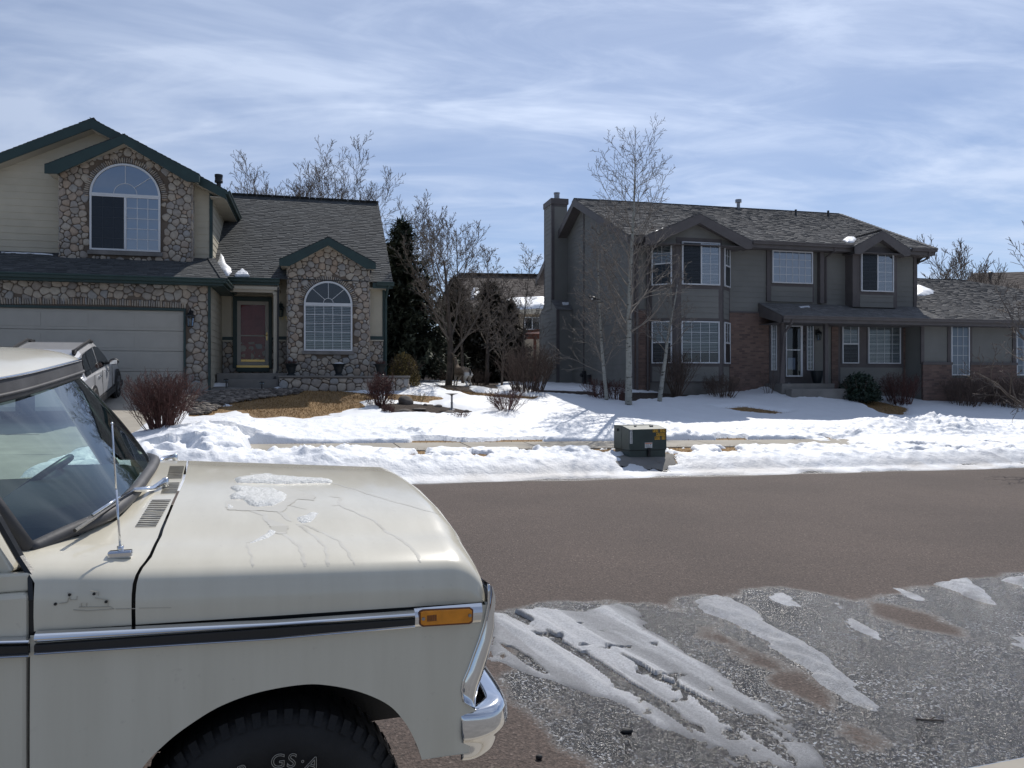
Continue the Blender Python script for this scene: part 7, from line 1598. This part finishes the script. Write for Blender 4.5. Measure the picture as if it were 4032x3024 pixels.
def far_buildings():
    rg = random.Random(4)
    # house between the two houses, far back
    F = Frame(R(6), at(1060, 820, 54)[:2]); T = empty('far_tan_house', (*F.o, 0), R(6)); tag(T, 'far tan house with brown roof and a band of snow, half hidden by trees', 'house')
    z1 = F.hit(1140, 668, -.6)[1]; zr = None; s = .45
    for i in range(300):
        w = i*.04; z = z1+s*(w+.6)
        if z >= F.hit(1140, 597, w)[1]: zr = (w, z); break
    w, z = zr; V = Vector((0, 1, s)).normalized(); Ls = (w+.6)/V.y; uL, uR = F.hit(938, 660, -.6)[0], F.hit(1230, 660, -.6)[0]; uL2 = F.hit(990, 600, w)[0]
    m = MB(); shingles(m, (0, -.6, z1), (1, 0, 0), V, [(uL, 0), (uR, 0), (uR, Ls), (uL2, Ls)], .5, .2, .03, rg); Vh = Vector((uL2-uL, 0, z-z1)).normalized(); shingles(m, (uL, 2*w+.6, z1), (0, -1, 0), Vh, [(0, 0), (2*(w+.6), 0), (w+.6, (uL2-uL)/Vh.x)], .5, .2, .03, rg)
    Vb = Vector((0, -1, s)).normalized(); shingles(m, (0, 2*w+.6, z1), (-1, 0, 0), Vb, [(-uR, 0), (-uL, 0), (-uL2, Ls), (-uR, Ls)][::1], .8, .4, .03, rg); obj('roof', m, 'shingle_f', T)
    m = MB(); m.box(uL+.7, uR-.3, 0, 2*w, -.5, z1-.05); obj('wall', m, 'tan', T); m = MB(); m.box(uL, uR, -.65, -.6, z1-.3, z1+.02); m.box(uL, uR, -.6, 0, z1-.3, z1-.28); obj('fascia', m, 'beige_trim', T)
    x0, x1, za, zb = F.rect(1133, 685, 1166, 712, -.02); window(T, x0, x1, za, zb, -.02, 1, 1, 'v', False, ('glass', 'glass_blue'))
    pts = []
    for px, f in ((1085, 0), (1180, 0), (1180, .30), (1105, .30), (1085, .2)): w_ = -.6+(w+.6)*f; pts.append(F.world(F.hit(px, 660, w_)[0], w_, z1+s*(w_+.6)+.05))
    snowpatch(pts, .2, 'band of snow along the eave of the far tan house', None, nrm=(0, -s, 1))
    pts = [F.world(F.hit(px, 630, -.6+(w+.6)*f)[0], -.6+(w+.6)*f, z1+s*(w+.6)*f+.05) for px, f in ((1018, .25), (1032, .25), (1034, .55), (1022, .6))]
    snowpatch(pts, .15, 'small snow patch on the far tan house roof seen through branches', None, nrm=(0, -s, 1))
    # pergola
    q = at(1147, 712, 41); z0 = H(q.x, q.y); T = empty('pergola', (q.x, q.y, z0), R(10)); tag(T, 'red brown wooden patio cover behind the grey house chimney', 'pergola'); zz = q.z-z0
    m = MB(); m.prism([(-.55, 0, zz-.05), (2.5, 0, zz+.25), (2.5, 0, zz+.1), (-.55, 0, zz-.2)], (0, 3, 0)); m.box(-.3, 2.5, 0, .1, zz-.5, zz-.22); obj('roof', m, 'rwood', T); 
    for x in (.15, 2.3):
        m = MB(); m.box(x, x+.14, .0, .14, 0, zz-.4); obj('post', m, 'rwood', T)
    # far tan roof at right
    F = Frame(R(-12), at(2200, 820, 58)[:2]); T = empty('far_brown_roofed_house', (*F.o, 0), R(-12)); tag(T, 'far house with a long tan brown roof rising behind the garage wing', 'house')
    zE = F.hit(2150, 655, 0)[1]; zr = F.hit(2210, 589, 5)[1]; uA, uB = F.hit(2040, 650, 0)[0], F.hit(2420, 600, 0)[0]; s = (zr-zE)/5; V = Vector((0, 1, s)).normalized()
    m = MB(); shingles(m, (0, 0, zE), (1, 0, 0), V, [(uA, 0), (uB, 0), (uB, 5/V.y), (F.hit(2110, 600, 4)[0], 5/V.y)], .6, .22, .03, rg); obj('roof', m, 'shingle_f', T); m = MB(); m.box(uA+.5, uB, .4, 9, -.5, zE); obj('wall', m, 'tan', T)
    m = MB(); u, z = F.hit(2139, 600, 3.4); m.lathe([(.10, -.6), (.10, .2), (.16, .2), (.16, .45), (.05, .5)], (u, 3.4, z), 10); obj('flue_pipe', m, 'black', T)
    # distant mass of trees closing the horizon
    rg = random.Random(77); m = MB()
    for i in range(2600):
        a = rg.uniform(-1.0, 1.0); Y = rg.uniform(95, 170); x = a*Y; h = rg.uniform(1.5, 5.5)*(1+.5*math.sin(a*9)); z = H(x, Y)
        for _ in range(7):
            q = Vector((x+rg.gauss(0, 1.6), Y, z+rg.uniform(0, h))); m.add([q, q+Vector((rg.uniform(-1, 1), 0, rg.uniform(.3, 1.6))), q+Vector((rg.uniform(-.6, .6), rg.uniform(-.6, .6), rg.uniform(.1, 1.0)))], [(0, 1, 2)])
    tag(obj('distant_trees', m, 'dtwig'), 'hazy line of distant bare trees on the horizon', 'trees', kind='stuff')
far_buildings()

# ---------------------------------------------------------------- silver wagon on the driveway
def wagon():
    fr = at(249, 856, 20.2); x, y = fr.x, fr.y; z = H(x, y); d = Vector((-math.sin(R(17)), math.cos(R(17)))); sdw = Vector((math.cos(R(17)), math.sin(R(17))))
    rear = Vector((x, y))-d*2.67; slope = math.atan2(z-H(rear.x, rear.y), 2.67)
    T = empty('station_wagon', (0, 0, 0)); tag(T, 'silver station wagon parked on the driveway in front of the garage door', 'car')
    # local axes: X right, Y forward, Z up, origin at the rear right wheel contact
    Yv = Vector((d.x*math.cos(slope), d.y*math.cos(slope), math.sin(slope))); Xv = Vector((sdw.x, sdw.y, 0)); Zv = Xv.cross(Yv)
    M_ = Matrix((Xv, Yv, Zv)).transposed().to_4x4(); M_.translation = Vector((rear.x, rear.y, H(rear.x, rear.y)+.02)); T.matrix_world = M_
    # body stations along y: (y, halfwidth, z bottom, z belt, z hood/top)
    W = .88; cx = -W+.06
    def loft(st, name, mat, **k):
        m = MB(); vs = []
        for y, pr in st: vs += [(cx+a, y, zz) for a, zz in pr]
        n = len(st[0][1]); m.add(vs, [(i*n+j, i*n+(j+1) % n, (i+1)*n+(j+1) % n, (i+1)*n+j) for i in range(len(st)-1) for j in range(n)]+[tuple(range(n))[::-1], tuple(range((len(st)-1)*n, len(st)*n))]); return obj(name, m, mat, T, smooth=False, **k)
    def sec(w, zb, zt): return [(-w*.9, zb), (-w, zb+.15), (-w, zb+.35), (-w*.97, zt-.08), (-w*.90, zt), (w*.90, zt), (w*.97, zt-.08), (w, zb+.35), (w, zb+.15), (w*.9, zb)]
    b = loft([(-.90, sec(.72, .42, .78)), (-.84, sec(.84, .32, .98)), (-.5, sec(.89, .27, 1.04)), (.3, sec(.90, .26, 1.03)), (1.6, sec(.90, .26, .98)), (2.2, sec(.89, .27, .96)), (3.0, sec(.86, .28, .88)), (3.45, sec(.78, .32, .76)), (3.52, sec(.62, .40, .62))], 'body', 'silver', bev=.03)
    def gsec(w0, z0, w1, z1): return [(-w0, z0), (-w1-.02, z1-.1), (-w1+.06, z1), (w1-.06, z1), (w1+.02, z1-.1), (w0, z0)]
    g = loft([(-.82, gsec(.80, .96, .64, 1.08)), (-.55, gsec(.83, .98, .66, 1.48)), (-.2, gsec(.84, .98, .67, 1.58)), (.8, gsec(.84, .97, .68, 1.62)), (1.35, gsec(.84, .96, .67, 1.57)), (1.75, gsec(.83, .95, .66, 1.35)), (2.25, gsec(.80, .94, .66, .99))], 'cabin', 'silver', bev=.02)
    for s in (-1, 1):
        for pts in (((-.45, 1.0, 1.0), (.02, 1.0, 1.0), (.02, 1.48, 1.0), (-.15, 1.47, 1.), (-.38, 1.3, 1.)), ((.08, 1.0, 1), (.82, 1.0, 1), (.82, 1.52, 1), (.08, 1.49, 1)), ((.88, 1.0, 1), (1.98, .98, 1), (1.78, 1.18, 1), (1.38, 1.45, 1), (1.1, 1.51, 1), (.88, 1.52, 1))):
            m = MB(); f = lambda z_: (.845-(z_-.97)*.27)+.004; m.add([(cx+s*f(z_), y_, z_) for y_, z_, _ in pts], [tuple(range(len(pts)))]); obj('side_window', m, 'carglass', T)
            m = MB(); m.add([(cx+s*(f(z_)-.002), y_, z_) for y_, z_, _ in pts], [tuple(range(len(pts)))]); obj('window_backing', m, 'dark', T)
        m = MB(); m.tube([(cx+s*.62, -.5, 1.50), (cx+s*.63, -.3, 1.60), (cx+s*.64, .9, 1.67), (cx+s*.62, 1.25, 1.60)], [.03, .035, .035, .03], 6); m.box(cx+s*.60-.03, cx+s*.60+.03, -.48, -.15, 1.50, 1.60); m.box(cx+s*.60-.03, cx+s*.60+.03, .9, 1.2, 1.56, 1.64); obj('roof_rail', m, 'plastic', T)
        m = MB(); m.blob((cx+s*1.0, 1.72, 1.06), (.11, .07, .08), 2, .05, 1); m.box(cx+s*.85-.04, cx+s*.85+.04, 1.70, 1.78, .99, 1.05); mo = obj('side_mirror', m, 'plastic', T, smooth=False); m = MB(); m.box(cx+s*1.0-.08, cx+s*1.0+.08, 1.63, 1.65, 1.01, 1.11); obj('mirror_glass', m, 'chrome', mo)
        for yy in (.62, 1.48):
            m = MB(); m.box(cx+s*.91-.01, cx+s*.91+.01, yy-.09, yy+.09, .84, .87); m.blob((cx+s*.895, yy, .85), (.01, .08, .045), 2, 0, 1); obj('door_handle', m, 'chrome', T)
        m = MB(); 
        for yy in (.05, .86, 1.98): m.box(cx+s*.9-.004, cx+s*.9+.004, yy, yy+.012, .35, .97)
        obj('door_gap', m, 'black', T)
        m = MB(); m.box(cx+s*.86-.05, cx+s*.86+.05, -.78, 3.3, .22, .36); m.lathe([(.40, -.03), (.40, .03)], (cx+s*.875, 0, .34), 24, 'x'); m.lathe([(.40, -.03), (.40, .03)], (cx+s*.875, 2.67, .34), 24, 'x'); obj('lower_cladding', m, 'plastic', T)
        for yy in (0, 2.67):
            wh = empty('wheel', (cx+s*.82, yy, .335)); wh.parent = T; m = MB(); m.lathe([(.22, -.10), (.32, -.11), (.335, -.08), (.335, .08), (.32, .11), (.22, .10)], (0, 0, 0), 28, 'x'); obj('tyre', m, 'tyre', wh); m = MB(); m.lathe([(.22, -.08), (.21, .0), (.05, s*.06), (.02, s*.09)], (0, 0, 0), 20, 'x')
            for k in range(5): a = k*2*math.pi/5; bar(m, Vector((s*.09, 0, 0)), Vector((s*.10, .21*math.cos(a), .21*math.sin(a))), .05, .03)
            m.lathe([(.225, s*.09), (.225, s*.105), (.20, s*.10)], (0, 0, 0), 24, 'x'); obj('rim', m, 'steel', wh)
        m = MB(); m.box(cx+s*.70-.13, cx+s*.70+.13, -.90, -.80, .72, .98); obj('tail_light', m, 'redwood', T, bev=.02); m = MB(); m.box(cx+s*.62-.16, cx+s*.62+.16, 3.40, 3.50, .58, .70); obj('headlight', m, 'glass', T)
    m = MB(); m.quad((cx-.66, -.835, 1.06), (cx+.66, -.835, 1.06), (cx+.58, -.57, 1.44), (cx-.58, -.57, 1.44)); obj('rear_window', m, 'carglass', T)
    m = MB(); m.quad((cx-.64, 2.20, 1.02), (cx+.64, 2.20, 1.02), (cx+.58, 1.78, 1.36), (cx-.58, 1.78, 1.36)); obj('windshield', m, 'carglass', T)
wagon()

# ---------------------------------------------------------------- deer
def deer_mat(name, rump):
    m, nt, b = _nt(name); tc = N(nt, 'ShaderNodeTexCoord'); sx = N(nt, 'ShaderNodeSeparateXYZ'); L(nt, tc.outputs['Object'], sx.inputs[0])
    nz = noise(nt, 18, 4); base = ramp(nt, nz, [(.3, (.10, .075, .055)), (.7, (.19, .145, .105))])
    def step(o, a, c): r = N(nt, 'ShaderNodeMapRange'); r.inputs[1].default_value = a; r.inputs[2].default_value = c; L(nt, o, r.inputs[0]); return r.outputs[0]
    belly = step(sx.outputs[2], -.10, -.17); c = mixc(nt, mixf(nt, belly, step(sx.outputs[2], -.6, -.3)), base, (.42, .38, .33))
    if rump: c = mixc(nt, step(sx.outputs[0], -.47, -.55), c, (.62, .60, .56))
    c = mixc(nt, step(sx.outputs[2], -.72, -.80), c, (.03, .025, .02))
    L(nt, c, b.inputs['Base Color']); b.inputs['Roughness'].default_value = .9; return m
def mixf(nt, a, b_):
    m = N(nt, 'ShaderNodeMath', operation='MULTIPLY'); L(nt, a, m.inputs[0]); L(nt, b_, m.inputs[1]); return m.outputs[0]
def skin(name, chains, mat, loc, rot, label):
    """chains: list of [(pos, radius), ...]; a chain may start with an int = index of an existing joint"""
    vs = []; es = []; rs = []
    for ch in chains:
        prev = None
        for it in ch:
            if isinstance(it, int): prev = it; continue
            vs.append(it[0]); rs.append(it[1]); i = len(vs)-1
            if prev is not None: es.append((prev, i))
            prev = i
    me = bpy.data.meshes.new(name); me.from_pydata(vs, es, []); o = bpy.data.objects.new(name, me); COL.objects.link(o); me.materials.append(mat)
    sk = o.modifiers.new('skin', 'SKIN'); sk.use_smooth_shade = True
    if not me.skin_vertices: me.attributes
    try:
        bm_layer = me.skin_vertices[0].data
    except Exception:
        import bmesh; bm = bmesh.new(); bm.from_mesh(me); bm.verts.layers.skin.verify(); bm.to_mesh(me); bm.free(); bm_layer = me.skin_vertices[0].data
    for i, r in enumerate(rs): bm_layer[i].radius = (r, r) if not isinstance(r, tuple) else r; bm_layer[i].use_root = (i == 0)
    s = o.modifiers.new('sub', 'SUBSURF'); s.levels = 2; s.render_levels = 2
    o.location = loc; o.rotation_euler = rot; tag(o, label, 'deer', 'mule deer in the yard between the houses'); return o
def deer():
    dm = deer_mat('deer_coat', True)
    # leaping, seen from behind-left: forward (+X) points away and to the left
    q = at(999, 803, 27.8)
    ch = [[((-.48, 0, .02), .15), ((-.25, 0, .04), .17), ((.05, 0, .02), .18), ((.32, 0, .03), .17), ((.46, 0, .10), .13), ((.56, 0, .26), .085), ((.62, 0, .42), .07), ((.66, 0, .52), .065), ((.76, 0, .50), .05), ((.86, 0, .45), .03)],
          [0, ((-.52, .09, -.12), .10), ((-.40, .10, -.30), .055), ((-.62, .10, -.46), .03), ((-.52, .10, -.66), .022), ((-.48, .10, -.74), .024)],
          [0, ((-.50, -.09, -.12), .10), ((-.34, -.10, -.28), .055), ((-.52, -.10, -.48), .03), ((-.40, -.10, -.66), .022), ((-.36, -.10, -.74), .024)],
          [3, ((.38, .09, -.12), .07), ((.44, .09, -.28), .04), ((.56, .09, -.44), .025), ((.50, .09, -.58), .02), ((.47, .09, -.64), .022)],
          [3, ((.36, -.09, -.12), .07), ((.50, -.09, -.26), .04), ((.70, -.09, -.36), .025), ((.72, -.09, -.50), .02), ((.70, -.09, -.56), .022)]]
    d = skin('deer', ch, dm, q, (0, 0, R(118)), 'mule deer leaping beside the thick tree trunk, white rump towards the street')
    m = MB()
    for s in (-1, 1): m.add([(.62, s*.04, .56), (.68, s*.05, .57), (.60, s*.20, .72), (.58, s*.10, .66)], [(0, 1, 2, 3)]); m.tube([(.63, s*.05, .56), (.60, s*.13, .66), (.60, s*.19, .72)], [.018, .035, .008], 5)
    obj('ear', m, dm, d); m = MB(); m.tube([(-.60, 0, .10), (-.66, 0, .02), (-.67, 0, -.08), (-.65, 0, -.15)], [.028, .035, .035, .015], 6); obj('tail', m, 'black', d)
    q = at(893, 806, 32); z = H(q.x, q.y)+.86
    ch = [[((-.45, 0, 0), .15), ((-.2, 0, 0), .17), ((.1, 0, -.01), .18), ((.36, 0, .02), .16), ((.50, 0, .16), .10), ((.58, 0, .34), .075), ((.62, 0, .46), .065), ((.73, 0, .42), .045), ((.82, 0, .36), .03)]]
    for a, b_ in ((0, -.45), (3, .38)):
        for s in (-1, 1): ch.append([a, ((b_, s*.09, -.2), .09), ((b_+(-.03 if a == 0 else .02), s*.1, -.42), .04), ((b_-(.06 if a == 0 else 0), s*.1, -.6), .028), ((b_-.02, s*.1, -.82), .024)])
    d = skin('deer', ch, deer_mat('deer_coat_dark', False), (q.x, q.y, z), (0, 0, R(-52)), 'dark mule deer standing behind the golden green bush, looking at the camera')
    m = MB()
    for s in (-1, 1): m.tube([(.58, s*.05, .5), (.55, s*.13, .59), (.55, s*.19, .63)], [.018, .035, .008], 5)
    obj('ear', m, dm, d)
deer()

# ---------------------------------------------------------------- snow and ice remnants on the road
def road_ice():
    z1 = lambda x, y: (1042.4+x/3.666, 1206.9+y/3.666); z2 = lambda x, y: (1608.5+x/3.666, 1206.9+y/3.666)
    P = [([z1(*p) for p in ((60, 430), (240, 425), (400, 385), (560, 400), (780, 405), (1080, 352), (1200, 390), (1300, 550), (1560, 720), (1900, 930), (2250, 1150), (2500, 1330), (2650, 1480), (2720, 1680), (2350, 1700), (2100, 1680), (1700, 1440), (1400, 1300), (1100, 1150), (800, 1060), (530, 965), (300, 885), (60, 790))], .045, 'large fan of rutted icy slush with tyre tracks in front of the bumper', 1),
         ([(1506, 1297), (1540, 1290), (1576, 1296), (1640, 1334), (1718, 1380), (1783, 1421), (1840, 1479), (1881, 1532), (1840, 1516), (1756, 1461), (1718, 1431), (1649, 1382), (1600, 1358), (1560, 1340), (1515, 1322)], .045, 'long pointed tongue of slushy snow right of the rutted ice fan', 2),
         ([z2(*p) for p in ((690, 345), (740, 350), (860, 470), (1000, 570), (1070, 640), (1000, 600), (870, 540), (780, 420))], .02, 'thin crooked ridge of ice on the wet road', 3),
         ([z2(*p) for p in ((1530, 205), (1690, 170), (1760, 165), (1850, 235), (1960, 355), (1850, 330), (1730, 275), (1600, 235))], .05, 'small pointed snow chunk on the road near the right edge', 4),
         ([z2(*p) for p in ((2055, 175), (2150, 150), (2300, 170), (2300, 260), (2180, 225))], .05, 'snow lump cut by the right edge on the road', 5),
         ([z2(*p) for p in ((2100, 620), (2200, 620), (2300, 640), (2300, 740), (2150, 680))], .03, 'dirty snow remnant on the road at the right edge, below the lump', 6),
         ([z2(*p) for p in ((190, 295), (290, 275), (380, 320), (440, 375), (340, 360), (240, 320))], .02, 'faint melting ice smear above the long tongue of slush', 7),
         ([z2(*p) for p in ((1130, 225), (1240, 230), (1400, 290), (1460, 350), (1340, 330), (1250, 280))], .014, 'faint melting ice smear between the crooked ridge and the pointed chunk', 8)]
    for pts, th, lab, k in P:
        q = P2(pts); xs = [a for a, b in q]; ys = [b for a, b in q]; r = .012
        X, Y = np.meshgrid(np.arange(min(xs)-.1, max(xs)+.1, r), np.arange(min(ys)-.1, max(ys)+.1, r), indexing='ij')
        # coordinates along / across the wheel tracks
        a_, b_ = G(1150, 1330), G(1600, 1600); dx, dy = b_.x-a_.x, b_.y-a_.y; Ln = math.hypot(dx, dy); dx, dy = dx/Ln, dy/Ln
        al = (X-a_.x)*dx+(Y-a_.y)*dy; ac = -(X-a_.x)*dy+(Y-a_.y)*dx
        sd = sdpoly(X, Y, q); nz = .6*(fbm(X, Y, 4, 5, k)-.5)+.9*(fbm(al*2, ac*9, 1.0, 4, 90+k)-.5); e = np.clip(-(sd+nz*.16)/.10, 0, 1)
        h = th*e**.6*(.55+.9*fbm(X, Y, 9, 4, 30+k)); rnd = np.clip(.45+1.3*fbm(X, Y, 7, 4, 60+k)-.3, 0, 1)
        if k == 1:
            ridg = fbm(al*.6+7, ac*7.0, 1.0, 4, 71); rut = fbm(al*.25, ac*14, 1.0, 3, 72); fade = np.clip(1-(al-.6)/2.6, .15, 1)
            h = th*e**.5*(.22+.9*np.clip(ridg-.5, 0, 1)*2.2*fade+.3*(rut-.4))+.012*e*(fbm(X, Y, 11, 4, 73)-.45)*fade; fine = .001*np.sin(ac*62)*(rut > .5); h = h+fine*e
            hole = (fbm(al*1.3+3, ac*8, 1.0, 4, 74) > .66-.02*al) | (fbm(X, Y, 6, 4, 79)+.04*al > .76); h = np.where(hole, -.02, h)
            rnd = np.clip(.32+2.6*np.clip(ridg-.47, 0, 1)*2*fade+.5*(rut-.5)+.25*fade, .05, 1)*np.clip(.4+e, 0, 1); h = h*np.clip(1.2-.25*al, .45, 1.2)
        elif k == 2: h = h+.012*np.sin(ac*55)*e*(fbm(X, Y, 2, 2, 5) > .45); rnd = np.clip(.75+.3*nz, 0, 1)*np.ones(X.shape)
        s, t = st(X, Y); Z = Hst(s, t)+h-.001
        o = obj('slush_patch', gridmesh('slush_patch', X, Y, Z, (sd < .06) & (h > .0)&(e > 0), rnd), 'ice'); tag(o, lab, 'slush patch', 'slush and ice remnants on the road')
    # loose ice shards
    rg = random.Random(8); m = MB()
road_ice()
